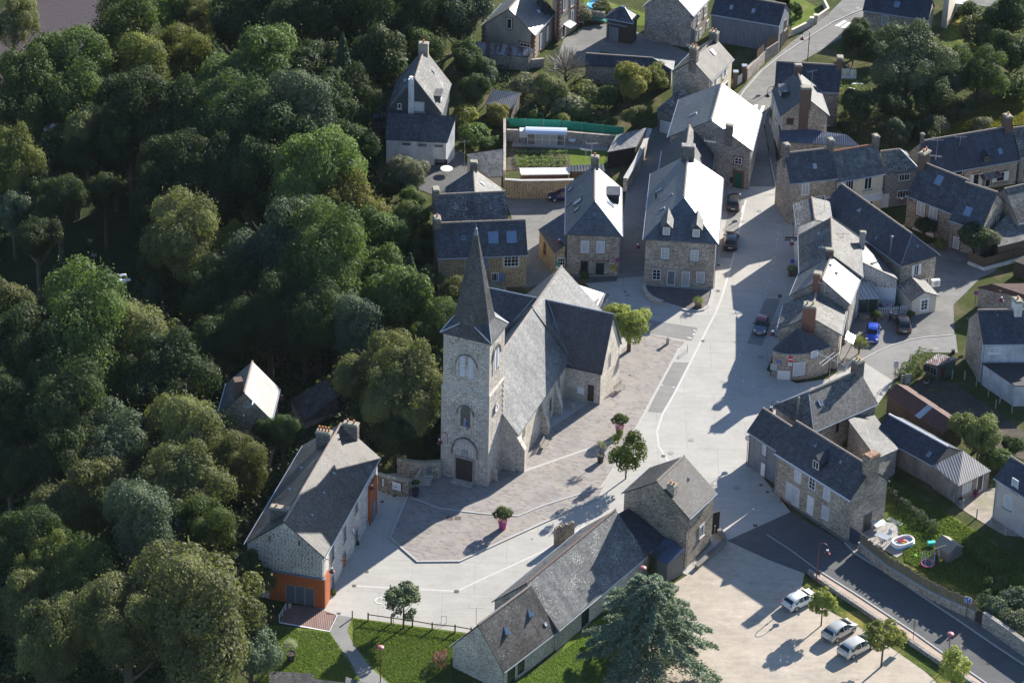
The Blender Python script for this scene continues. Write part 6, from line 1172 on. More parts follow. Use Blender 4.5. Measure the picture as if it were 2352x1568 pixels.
for c,r,mt,k,lb in [
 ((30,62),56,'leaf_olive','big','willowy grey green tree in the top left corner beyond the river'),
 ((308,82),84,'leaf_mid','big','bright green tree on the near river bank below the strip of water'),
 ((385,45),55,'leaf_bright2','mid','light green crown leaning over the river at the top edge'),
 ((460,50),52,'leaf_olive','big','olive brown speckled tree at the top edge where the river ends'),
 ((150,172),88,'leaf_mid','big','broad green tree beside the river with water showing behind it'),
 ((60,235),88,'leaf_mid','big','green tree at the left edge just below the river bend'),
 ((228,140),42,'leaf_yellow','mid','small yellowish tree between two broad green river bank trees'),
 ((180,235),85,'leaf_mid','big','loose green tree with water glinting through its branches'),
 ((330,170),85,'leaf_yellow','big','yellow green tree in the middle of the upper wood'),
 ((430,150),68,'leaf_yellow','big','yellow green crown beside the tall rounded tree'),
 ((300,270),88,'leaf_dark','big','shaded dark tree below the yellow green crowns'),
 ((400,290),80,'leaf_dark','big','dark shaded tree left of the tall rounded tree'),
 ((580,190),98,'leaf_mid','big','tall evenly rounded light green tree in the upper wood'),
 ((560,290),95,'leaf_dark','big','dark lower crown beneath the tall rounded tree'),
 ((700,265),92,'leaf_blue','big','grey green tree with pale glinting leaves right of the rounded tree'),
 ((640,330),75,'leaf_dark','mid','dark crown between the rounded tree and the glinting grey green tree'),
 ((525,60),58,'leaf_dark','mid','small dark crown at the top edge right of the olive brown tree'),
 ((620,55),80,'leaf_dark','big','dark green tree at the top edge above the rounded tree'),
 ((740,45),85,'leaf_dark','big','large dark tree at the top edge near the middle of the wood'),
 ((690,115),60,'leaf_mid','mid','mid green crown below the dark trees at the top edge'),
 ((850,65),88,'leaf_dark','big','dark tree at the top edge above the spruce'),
 ((262,350),56,'leaf_dark','big','dark tree at the top right corner of the park lawn'),  # extra tree, added to cast shade on the clearing
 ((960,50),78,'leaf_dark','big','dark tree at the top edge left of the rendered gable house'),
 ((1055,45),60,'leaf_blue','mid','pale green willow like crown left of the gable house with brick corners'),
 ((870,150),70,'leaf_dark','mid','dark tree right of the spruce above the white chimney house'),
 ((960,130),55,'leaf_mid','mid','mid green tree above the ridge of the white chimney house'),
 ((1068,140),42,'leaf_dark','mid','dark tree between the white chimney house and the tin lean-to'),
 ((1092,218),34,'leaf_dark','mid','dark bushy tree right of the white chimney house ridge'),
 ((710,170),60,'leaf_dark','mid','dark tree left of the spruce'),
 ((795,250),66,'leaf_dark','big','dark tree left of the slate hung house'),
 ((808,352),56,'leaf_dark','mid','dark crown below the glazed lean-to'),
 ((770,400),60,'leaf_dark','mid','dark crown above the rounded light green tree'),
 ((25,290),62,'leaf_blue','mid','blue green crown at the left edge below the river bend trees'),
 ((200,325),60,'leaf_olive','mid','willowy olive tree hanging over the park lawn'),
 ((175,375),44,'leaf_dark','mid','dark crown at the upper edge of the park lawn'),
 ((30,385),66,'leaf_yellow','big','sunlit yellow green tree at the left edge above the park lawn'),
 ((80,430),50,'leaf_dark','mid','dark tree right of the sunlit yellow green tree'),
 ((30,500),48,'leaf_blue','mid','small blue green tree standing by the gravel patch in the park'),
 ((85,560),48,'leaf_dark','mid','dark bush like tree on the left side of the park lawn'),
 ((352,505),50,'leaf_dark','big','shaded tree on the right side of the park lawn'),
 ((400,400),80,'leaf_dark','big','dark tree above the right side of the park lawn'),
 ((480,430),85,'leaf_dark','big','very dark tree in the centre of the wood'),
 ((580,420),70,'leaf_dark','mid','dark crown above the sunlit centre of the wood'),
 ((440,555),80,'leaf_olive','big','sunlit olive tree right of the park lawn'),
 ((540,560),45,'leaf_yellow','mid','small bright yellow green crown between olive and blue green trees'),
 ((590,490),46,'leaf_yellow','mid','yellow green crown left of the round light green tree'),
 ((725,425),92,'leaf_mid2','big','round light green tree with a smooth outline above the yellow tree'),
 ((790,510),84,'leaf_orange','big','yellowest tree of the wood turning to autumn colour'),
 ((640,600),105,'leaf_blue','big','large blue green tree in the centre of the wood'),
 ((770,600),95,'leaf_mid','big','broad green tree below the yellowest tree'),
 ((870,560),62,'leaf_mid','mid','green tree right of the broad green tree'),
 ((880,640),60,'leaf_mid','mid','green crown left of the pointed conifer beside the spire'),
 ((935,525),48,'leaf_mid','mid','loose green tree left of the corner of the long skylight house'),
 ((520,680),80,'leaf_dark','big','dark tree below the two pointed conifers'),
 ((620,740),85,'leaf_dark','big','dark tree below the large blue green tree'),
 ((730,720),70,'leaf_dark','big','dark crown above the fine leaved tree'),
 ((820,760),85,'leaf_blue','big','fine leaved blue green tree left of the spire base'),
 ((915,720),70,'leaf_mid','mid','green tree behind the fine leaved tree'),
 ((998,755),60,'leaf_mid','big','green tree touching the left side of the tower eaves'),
 ((935,915),98,'leaf_olive','big','big rounded bush like tree touching the left side of the church tower'),
 ((868,868),80,'leaf_olive','big','upper left part crown of the olive trees left of the church tower'),
 ((985,985),40,'leaf_dark','mid','dark tree in the churchyard corner behind the tower'),
 ((905,1020),46,'leaf_dark','mid','dark tree behind the churchyard wall'),
 ((1003,850),34,'leaf_dark','mid','dark leaves filling the gap beside the tower belfry'),
 ((540,992),50,'leaf_olive','mid','olive tree hiding the lower left of the brick chimney cottage'),
 ((612,1012),34,'leaf_dark','mid','dark bush in front of the brick chimney cottage gable'),
 ((838,975),40,'leaf_dark','mid','dark lower crown between the tower tree and the town hall chimneys'),
 ((215,760),120,'leaf_mid','big','large oak like tree below the park lawn'),
 ((310,800),95,'leaf_olive','big','crown on the right of the large oak like tree'),
 ((90,830),95,'leaf_dark','big','dark tree left of the oak like tree'),
 ((20,720),55,'leaf_olive','mid','brownish tree at the left edge beside the park lawn'),
 ((380,880),90,'leaf_dark','big','dark tree above the cottage with brick chimney'),
 ((470,815),70,'leaf_dark','big','dark tree in the shade above the cottage chimney'),
 ((170,940),110,'leaf_dark','big','dark tree in the lower left shade'),
 ((30,950),80,'leaf_dark','big','dark tree at the left edge below the oak like tree'),
 ((20,1090),60,'leaf_dark','mid','tree at the left edge in deep shade'),
 ((135,470),50,'leaf_dark','big','dark tree leaning over the left part of the park lawn'),
 ((240,455),40,'leaf_dark','mid','low dark tree in the middle of the park lawn edge'),
 ((115,1080),80,'leaf_dark','big','dark tree left of the sunlit grey green tree'),
 ((280,1040),95,'leaf_blue','big','sunlit grey green tree left of the chestnut like tree'),
 ((440,1015),98,'leaf_olive','big','brown tipped chestnut like tree left of the cottage with brick chimney'),
 ((560,1082),64,'leaf_olive','big','tree with rusty leaf edges left of the town hall roof'),
 ((648,1000),36,'leaf_dark','mid','dark glossy tree beside the cottage gable'),
 ((420,1130),95,'leaf_olive','big','olive crown left of the town hall gable'),
 ((185,1165),85,'leaf_olive','big','reddish tinted tree in the lower left wood'),
 ((150,1225),55,'leaf_yellow','mid','small yellow crown in the lower left wood'),
 ((330,1215),100,'leaf_blue','big','grey green tree near the lower left'),
 ((480,1230),70,'leaf_mid','big','mid green tree beside the town hall gable'),
 ((60,1260),80,'leaf_dark','big','dark tree at the lower left edge'),
 ((110,1330),75,'leaf_yellow','big','yellow tinted crown low on the left'),
 ((40,1400),75,'leaf_olive','big','olive tree at the lower left edge'),
 ((215,1340),90,'leaf_mid','big','green tree above the bottom left corner'),
 ((450,1420),150,'leaf_olive','big','largest olive tree left of the bottom lawn'),
 ((290,1450),110,'leaf_olive','big','olive tree at the bottom edge left of the largest one'),
 ((120,1480),95,'leaf_olive','big','tree in the bottom left corner'),
 ((560,1340),60,'leaf_mid','big','green crown touching the corner of the town hall'),
 ((575,1500),58,'leaf_blue','mid','grey green crown at the bottom edge beside the lawn')]:
    tree(c,r*random.uniform(1.16,1.3),mt,k,lb,group=G,sc=(random.uniform(.9,1.12),random.uniform(.92,1.1),random.uniform(1.1,1.35)),hc=(lambda R:R*1.05+5) if 'park lawn' in lb or 'shaded' in lb else (lambda R:R*1.1+4) if 'dark' in mt else (lambda R:R*1.05+2.6))
# extra crowns closing the canopy in the deep shade
TD=['in the darkest part of the upper wood','in the dark gap left of the pointed spruce','behind the sunlit olive tree','in the deep shade above the oak like tree','in the dark band below the rounded tree','in the shade above the tower tree']
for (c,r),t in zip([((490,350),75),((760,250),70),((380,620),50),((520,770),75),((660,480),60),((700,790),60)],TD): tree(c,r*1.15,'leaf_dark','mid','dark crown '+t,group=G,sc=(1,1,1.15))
GC='conifers standing in the wood'
tree((788,200),56,'leaf_conifer','spruce','tall dark spruce at the upper middle of the wood',group=GC,name='spruce',hc=7,sc=(1,1,1.4))
tree((942,680),56,'leaf_conifer','spruce','pointed spruce just left of the church spire',group=GC,name='spruce',hc=5,sc=(1,1,1.15))
tree((462,640),40,'leaf_conifer','spruce','slim pointed conifer in the centre of the wood',group=GC,name='spruce',hc=6,sc=(1,1,1.6))
tree((370,650),55,'leaf_conifer2','spruce','feathery bluish conifer beside the park floodlight',group=GC,name='juniper',hc=3.4,sc=(1,1,.8))
V='village trees and shrubs'
for c,r,mt,k,lb,b in [
 ((955,590),46,'leaf_dark','mid','dark tree against the left end wall of the long skylight house',None),
 ((975,545),30,'leaf_dark','mid','small dark tree at the left corner of the long skylight house roof',None),
 ((985,640),36,'leaf_olive','mid','olive tree below the left end wall of the long skylight house',None),
 ((900,430),40,'leaf_dark','mid','dark tree left of the light grey green tree below the whitewashed wall',None),
 ((1062,675),52,'leaf_yellow2','mid','rounded hedge like shrub between the spire and the long skylight house',None),
 ((1140,665),24,'leaf_silver','bush','silvery shrub right of the spire below the yellow stone wall',None),
 ((1155,700),22,'leaf_grey','bush','pale spiky shrub right of the silvery one',None),
 ((1338,32),28,'leaf_grey','bush','pale shrub in front of the round pool at the top edge',None),
 ((1385,22),26,'leaf_olive','bush','second shrub right of the round pool at the top edge',None),
 ((945,400),50,'leaf_grey','mid','light grey green tree below the whitewashed lean-to wall',None),
 ((945,470),42,'leaf_mid','mid','green crown under the light grey green tree',None),
 ((1062,270),38,'leaf_orange','bush','yellow and red creeper spilling over the lean-to roof corner',None),
 ((1140,270),36,'leaf_orange','mid','yellow green shrub above the green netting corner',None),
 ((1085,310),42,'leaf_mid','bush','green shrub at the end of the lean-to roof',None),
 ((1125,330),28,'leaf_mid','bush','shrub between the lean-to and the garden wall',None),
 ((1110,170),40,'leaf_blue','mid','glinting green tree left of the tumbledown shed',None),
 ((1135,130),30,'leaf_grey','bare','bare branched shrub in front of the tin lean-to',None),
 ((1205,195),36,'leaf_grey','bush','pale leaved bramble mound above the tumbledown shed',None),
 ((1260,215),48,'leaf_olive','mid','olive shrub in the middle of the overgrown garden',None),
 ((1300,165),55,'twigs','bare','bare grey branched tree in the overgrown garden',None),
 ((1300,240),42,'leaf_grey','bush','grey green bramble below the bare tree',None),
 ((1345,215),40,'leaf_olive','bush','low scrub right of the bare tree',None),
 ((1225,265),38,'leaf_dark','bush','dark scrub left of the bramble',None),
 ((1290,282),26,'leaf_yellow','bush','yellow green bush just behind the green netting',None),
 ((1330,250),34,'leaf_olive','bush','weedy bush above the netting fence',None),
 ((1450,195),54,'leaf_orange','mid','yellow and rust tinged tree in front of the low barn',None),
 ((1505,185),40,'leaf_yellow','mid','green part sunlit tree right of the rust tinged tree',None),
 ((1400,225),34,'leaf_dark','bush','dark bush left of the rust tinged tree',None),
 ((1470,278),42,'leaf_olive','mid','rounded green tree behind the boarded garage',None),
 ((1975,85),46,'leaf_dark','mid','compact dark tree beside the upper road crossing',None),
 ((2085,150),104,'leaf_dark3','big','largest tree right of the upper road',None),
 ((2010,125),40,'leaf_dark','mid','dark tree between the compact tree and the largest tree',None),
 ((2250,165),70,'leaf_mid','big','broad dark green tree right of the largest tree',None),
 ((2150,230),60,'leaf_dark','mid','shaded tree below the largest tree',None),
 ((2045,240),55,'leaf_dark','mid','dark shrub mass below the largest tree to the left',None),
 ((2190,190),48,'leaf_blue','mid','grey green bush between the two broad trees',None),
 ((1975,255),50,'leaf_dark','mid','dark bush right of the white walled house',None),
 ((2055,310),42,'leaf_blue','mid','round pale glinting shrub behind the terrace row',None),
 ((2125,300),40,'leaf_dark','bush','dark glossy bush above the long stone house roof',None),
 ((2150,290),32,'leaf_grey','bush','pale leaved bush above the long stone house chimney side',None),
 ((2250,75),50,'leaf_olive','bush','pink flowering shrub by the blue tent roof',None),
 ((2325,130),60,'leaf_dark','mid','dark tree at the right edge below the tent roof',None),
 ((2325,45),65,'leaf_dark','mid','dark tree in the top right corner',None),
 ((2230,30),34,'leaf_dark','bush','clipped dark hedge block beside the cream end wall',None),
 ((2255,285),24,'leaf_grey','bush','young silvery sapling in the dry meadow',None),
 ((2207,242),12,'leaf_dark','small','small ivy clad stump in the meadow',None),
 ((2330,200),50,'leaf_mid','bush','hedge mound at the right edge of the meadow',None),
 ((2290,90),40,'leaf_mid','bush','leafy mound right of the pink shrub',None),
 ((1900,330),24,'leaf_grey','bush','fruit tree behind the blue corrugated roof',None),
 ((1925,320),24,'leaf_grey','bush','second fruit tree behind the blue corrugated roof, nearer the row houses',None),
 ((2122,518),28,'leaf_dark','bush','round climbing shrub against the twin window house',T6(1430,1050)),
 ((2160,560),18,'leaf_yellow','bush','yellow green shrub beside the white front door',T6(1580,1140)),
 ((2225,545),40,'leaf_dark','bush','dark tree with a silvery side at the corner of the lower slate house',T6(1880,1230)),
 ((2260,548),28,'leaf_grey','bush','grey leaved half of the corner tree by the slate lean-to',T6(2010,1230)),
 ((2240,993),60,'leaf_yellow2','mid','leafy fruit tree in the shaded vegetable garden',U4(1900,1620)),
 ((1955,1023),22,'leaf_grey','tall','narrow pale green tree between the hipped house and its wing',None),
 ((2300,1055),34,'leaf_mid','bush','green hedge clump behind the striped shed',None),
 ((2275,1058),30,'leaf_mid','bush','hedge clump right of the striped shed roof',None),
 ((2330,1020),30,'leaf_dark','bush','dark shrub at the right edge above the pale house',None),
 ((2290,1398),36,'leaf_blue','bush','bramble mound behind the wooden fence end',None),
 ((2335,1385),42,'leaf_blue','bush','large ivy thicket at the right edge',None),
 ((2335,1430),40,'leaf_grey','bush','ivy thicket over the lower stone wall',None),
 ((2290,1340),30,'leaf_mid','bush','leafy end of the garden hedge',None),
 ((1450,1570),1,'leaf_mid','small','',None)]:
    if lb: tree(c,r,mt,k,lb,base=b,cat='tree' if 'tree' in lb else 'shrub',group=V,hc=(lambda R:R*.85+.5) if k in('big','mid','tall') and r>44 else (lambda R:R*.6+.2),name='tree' if 'tree' in lb else 'shrub')
# street and garden trees with visible trunks
tree((1437,1032),46,'leaf_yg','tall','young green tree in a planting pit between plaza and church paving',base=(1437,1099),name='young_tree',sc=(.95,.95,1.05))
tree((1443,738),58,'leaf_bright4','mid','bright yellow green staked tree at the end of the church transept',base=(1444,806),name='young_tree',sc=(1,1,.75))
tree((926,1376),52,'leaf_dark3','open','sparse dark green tree on the lawn behind the post and rail fence',base=(926.8,1442),name='young_tree',sc=(1,1,.85))
tree((1903,1384),38,'leaf_bright','open','yellow green car park tree beside the white hatchback',base=(1886,1436),name='young_tree',sc=(1,1,.9))
tree((2030,1458),54,'leaf_bright','open','wide yellow green car park tree above the two silver cars',base=(2024,1530),name='young_tree',sc=(1,1,.8))
tree((2180,1532),44,'leaf_bright','tall','yellow green tree in the bottom right corner beside the road',base=(2180,1625),name='young_tree',sc=(1,1,.8))
tree((1842,25),20,'leaf_mid','open','small leaning tree on the lawn beside the blue grey garage',base=(1828,38),name='young_tree')
# cedar
def cedar():
    b=gp((1482,1530));r=np.random.default_rng(5);H=hz((1482,1530),(0,1330));P=[];A=[];o=thing('cedar',b,'large blue green cedar with drooping tiers at the edge of the gravel car park','tree');m=MB();m.beam((0,0,-.3),(0,0,H*.5),.35,8,.2);m.beam((0,0,H*.5),(-.3,0,H),.2,7,.03)
    S=[]
    for i in range(95):
        h=.10+.88*(i/95)**.9;L_=8.0*(1-h)**.55*r.uniform(.72,1.12)+.5;a=i*2.399+r.normal()*.2
        if math.cos(a)>0: L_*=1.0
        z0=h*H;d=np.array([math.cos(a),math.sin(a),0]);rise=.25+.5*h
        n=int(400*L_/4)+60
        t=np.sqrt(r.random(n))*.95+.05;side=np.cross([0,0,1.],d);w=r.normal(size=n)*.16*L_*(1.15-t)
        Q=d*(t*L_)[:,None]+side*w[:,None];Q[:,2]=z0+np.sin(t*2.2)*L_*.22*rise-.30*t**3*L_*.6-abs(w)*.12+r.normal(size=n)*.09
        e=d*L_;e=np.array([e[0],e[1],z0+math.sin(2.2)*L_*.22*rise-.18*L_]);mid=d*L_*.5;mid=np.array([mid[0],mid[1],z0+math.sin(1.1)*L_*.22*rise])
        m.beam((0,0,z0),mid,.09,5,.05);m.beam(mid,e,.05,4,.012)
        P.append(Q);A.append(np.tile(d,(n,1))*1.2+side[None]*np.sign(w)[:,None]*.9+np.array([0,0,.1]))
    P=np.vstack(P);A=np.vstack(A);nn=np.array([0,0,1.])+r.normal(size=P.shape)*.55;me=leaf_mesh('crown',P,nn,.42,'leaf_cedar',el=.3,axis=A,seed=3)
    c=bpy.data.objects.new('crown',me);SC.collection.objects.link(c);c.parent=o
    me=bpy.data.meshes.new('trunk');me.from_pydata(m.v,[],m.f);me.materials.append(MAT['bark']);planar_uv(me);t=bpy.data.objects.new('trunk',me);SC.collection.objects.link(t);t.parent=o
    print('cedar',H,len(P))
cedar()
# leafy masses along lines: hedges, ivy, vegetable rows
def leafbox(name,label,cat,pts,w,h,mat,size=.22,dens=60,kind=None,z=0,group=None,lump=.15):
    X=[gp(p,z) for p in pts];r=np.random.default_rng(len(label));P=[];Nn=[]
    for a,b in zip(X[:-1],X[1:]):
        l=np.linalg.norm(b-a);d=(b-a)/l;s=np.array([-d[1],d[0],0]);n=int(dens*l*(w+2*h))
        u=r.random(n)*l;f=r.random(n)*(w+2*h);side=f<h;side2=f>h+w
        x=np.where(side,-w/2,np.where(side2,w/2,f-h-w/2));zz=np.where(side,f,np.where(side2,w+2*h-f,h));nx=np.where(side,-1.,np.where(side2,1.,0.));nz=np.where(side|side2,.3,1.)
        lm=1+lump*np.sin(u*2.1+a[0])+lump*.7*np.sin(u*5.3)
        Q=a+d*u[:,None]+s*(x*lm)[:,None];Q[:,2]=z+zz*lm+r.normal(size=n)*.04;Q+=r.normal(size=Q.shape)*size*.25;P.append(Q);Nn.append(s*nx[:,None]+np.array([0,0,1.])*nz[:,None]+r.normal(size=(n,3))*.5)
    P=np.vstack(P);Nn=np.vstack(Nn);c=P.mean(0)*[1,1,0]+[0,0,z];me=leaf_mesh(name,P-c,Nn,size,mat,seed=1);o=bpy.data.objects.new(name,me);SC.collection.objects.link(o);o.location=tuple(c);tag(o,label,cat,group,kind);return o
leafbox('hedge','clipped bright green hedge by the speed limit sign','hedge',[U4(1195,990),U4(1300,930),U4(1400,850),U4(1440,790)],1.5,1.7,'leaf_mid2',.2,90)
leafbox('ivy','dark ivy mound covering the corner between hall and boarded lean-to','ivy',[U7(1745,560),U7(1850,500),U7(1960,560)],2.2,2.6,'leaf_yd',.22,90)
leafbox('hedge','wire fence overgrown with pale creeper across the back gardens','hedge',[V3(790,1085),V3(1000,1240),V3(1200,1400),V3(1370,1530)],.5,1.1,'leaf_blue',.2,90)
leafbox('hedge','overgrown hedge top continuing behind the playhouse','hedge',[V2(1800,330),V2(1960,460),V2(2160,590)],.7,1.3,'leaf_mid',.22,70)
leafbox('hedge','low clipped yellow green hedge below the vegetable cloches','hedge',[T3(655,895),T3(880,860)],1.4,1.0,'leaf_yellow',.2,70)
leafbox('hedge','dark clipped hedge beside the sloping garden lawn','hedge',[T3(610,1120),T3(760,1290)],.9,1.2,'leaf_dark',.2,70)
leafbox('ivy','ivy draped over the stone retaining wall beside the lower road','ivy',[V2(1950,900),V2(2351,1180)],1.6,2.2,'leaf_blue',.22,70)
leafbox('flower_bed','mound of pink and red flowers against the gable of the low stone wing','flowers',[U5(1920,1400),U5(2040,1400)],1.3,1.3,'flower_red',.13,110)
leafbox('shrub','green leaves below the pink flower mound','shrub',[U5(1880,1420),U5(2080,1450)],1.9,.95,'leaf_mid',.17,80)
for i,(a,b,t) in enumerate([(T1(1050,1410),T1(1545,1410),'upper leafy row of the vegetable garden by the greenhouse'),(T1(1050,1460),T1(1545,1460),'potato row just above the middle of the vegetable garden'),(T1(1055,1490),T1(1540,1490),'middle row of low plants in the vegetable garden'),(T1(1060,1530),T1(1500,1530),'lowest leafy row of the vegetable garden')]):
    leafbox('vegetable_row',t,'vegetables',[a,b],.5,.35,'leaf_veg',.2,60,group='vegetable rows')
for a,b,t in [(T3(640,765),T3(820,760),'lettuce row below the white cloches'),(T3(660,815),T3(850,800),'lower row of cabbages beside the white tray')]: leafbox('vegetable_row',t,'vegetables',[a,b],.8,.3,'leaf_veg',.2,60,group='vegetable rows')
leafbox('vegetable_row','yellow green seedlings in the dark shaded garden','vegetables',[U4(1470,1075),U4(1600,1055)],.3,.2,'leaf_bright',.15,60)
leafbox('weeds','weeds and grass tufts along the foot of the stone house','weeds',[V1(120,1500),V1(230,1370),V1(330,1270)],.9,.2,'leaf_veg',.2,18,kind='stuff')
leafbox('weeds','scrubby undergrowth below the overgrown garden trees','weeds',[(1180,225),(1280,250),(1400,260)],9,.5,'leaf_olive',.35,9,kind='stuff')
leafbox('weeds','rough growth behind the terrace row','weeds',[(1960,240),(2100,260),(2200,280)],9,.5,'leaf_dark',.35,8,kind='stuff')
leafbox('weeds','bramble on the slope below the rusty lean-to','weeds',[(1060,190),(1180,170)],8,.6,'leaf_dark',.35,9,kind='stuff')
def grass_tufts():
    r=np.random.default_rng(11)
    for nm,lb,poly,mt,n,hgt in (('grass_tufts','ragged grass blades of the bottom lawns',[(600,1434),(757,1452),(800,1510),(830,1568),(590,1568)],'leaf_veg',16000,.12),('grass_tufts','grass blades of the fenced lawn by the path',[(812,1420),(1070,1455),(1040,1490),(1035,1568),(900,1568),(812,1480)],'leaf_veg',24000,.12),('grass_tufts','long grass blades in the back garden',[(2035,1090),(2190,1190),(2352,1290),(2352,1420),(2240,1370),(2080,1290),(2060,1200)],'leaf_veg',22000,.2),('grass_tufts','straw coloured grass of the sloping meadow',[(2120,335),(2250,255),(2352,210),(2352,290),(2250,300)],'leaf_orange',14000,.35),('grass_tufts','grass blades beside the cedar',[(1180,1568),(1285,1500),(1420,1400),(1480,1420),(1380,1568)],'leaf_veg',16000,.12)):
        X=np.array([gp(p)[:2] for p in poly]);lo=X.min(0);hi=X.max(0);Q=r.uniform(lo,hi,(n*3,2));ins=np.zeros(len(Q),bool);j=len(X)-1
        for i in range(len(X)):
            c=((X[i,1]>Q[:,1])!=(X[j,1]>Q[:,1]))&(Q[:,0]<(X[j,0]-X[i,0])*(Q[:,1]-X[i,1])/(X[j,1]-X[i,1]+1e-9)+X[i,0]);ins^=c;j=i
        Q=Q[ins][:n];P=np.column_stack([Q,np.full(len(Q),hgt*.4)]);ax=r.normal(size=P.shape)*.5+[0,0,1.];nn=np.cross(ax,r.normal(size=P.shape));me=leaf_mesh(nm,P,nn,hgt*1.6,mt,el=.35,axis=ax*3,seed=2);o=bpy.data.objects.new(nm,me);SC.collection.objects.link(o);tag(o,lb,'grass',kind='stuff')
grass_tufts()

def undergrowth():
    r=np.random.default_rng(21);n=90000;Q=np.column_stack([r.uniform(-88,5,n),r.uniform(285,470,n)]);lim=np.interp(Q[:,1],_by,_bx)-1.5;ok=Q[:,0]<lim
    lw=np.array([gp(p,-8)[:2] for p in ((110,420),(270,400),(330,560),(300,700),(60,720),(0,640),(0,560),(90,520))]);ins=np.zeros(n,bool);j=len(lw)-1
    for i in range(len(lw)):
        c=((lw[i,1]>Q[:,1])!=(lw[j,1]>Q[:,1]))&(Q[:,0]<(lw[j,0]-lw[i,0])*(Q[:,1]-lw[i,1])/(lw[j,1]-lw[i,1]+1e-9)+lw[i,0]);ins^=c;j=i
    Q=Q[ok&~ins];z=np.array([terr(x,y) for x,y in Q]);keep=z>-9.5;Q=Q[keep];z=z[keep];hh=1.1+.9*np.sin(Q[:,0]*.45)*np.cos(Q[:,1]*.37);P=np.column_stack([Q,z+r.random(len(z))*np.clip(hh,.3,2.2)]);me=leaf_mesh('undergrowth',P,r.normal(size=P.shape)*.6+[0,0,1.],.62,'leaf_dark',seed=4);o=bpy.data.objects.new('undergrowth',me);SC.collection.objects.link(o);tag(o,'dark undergrowth covering the floor of the riverside wood','undergrowth',kind='stuff')
undergrowth()
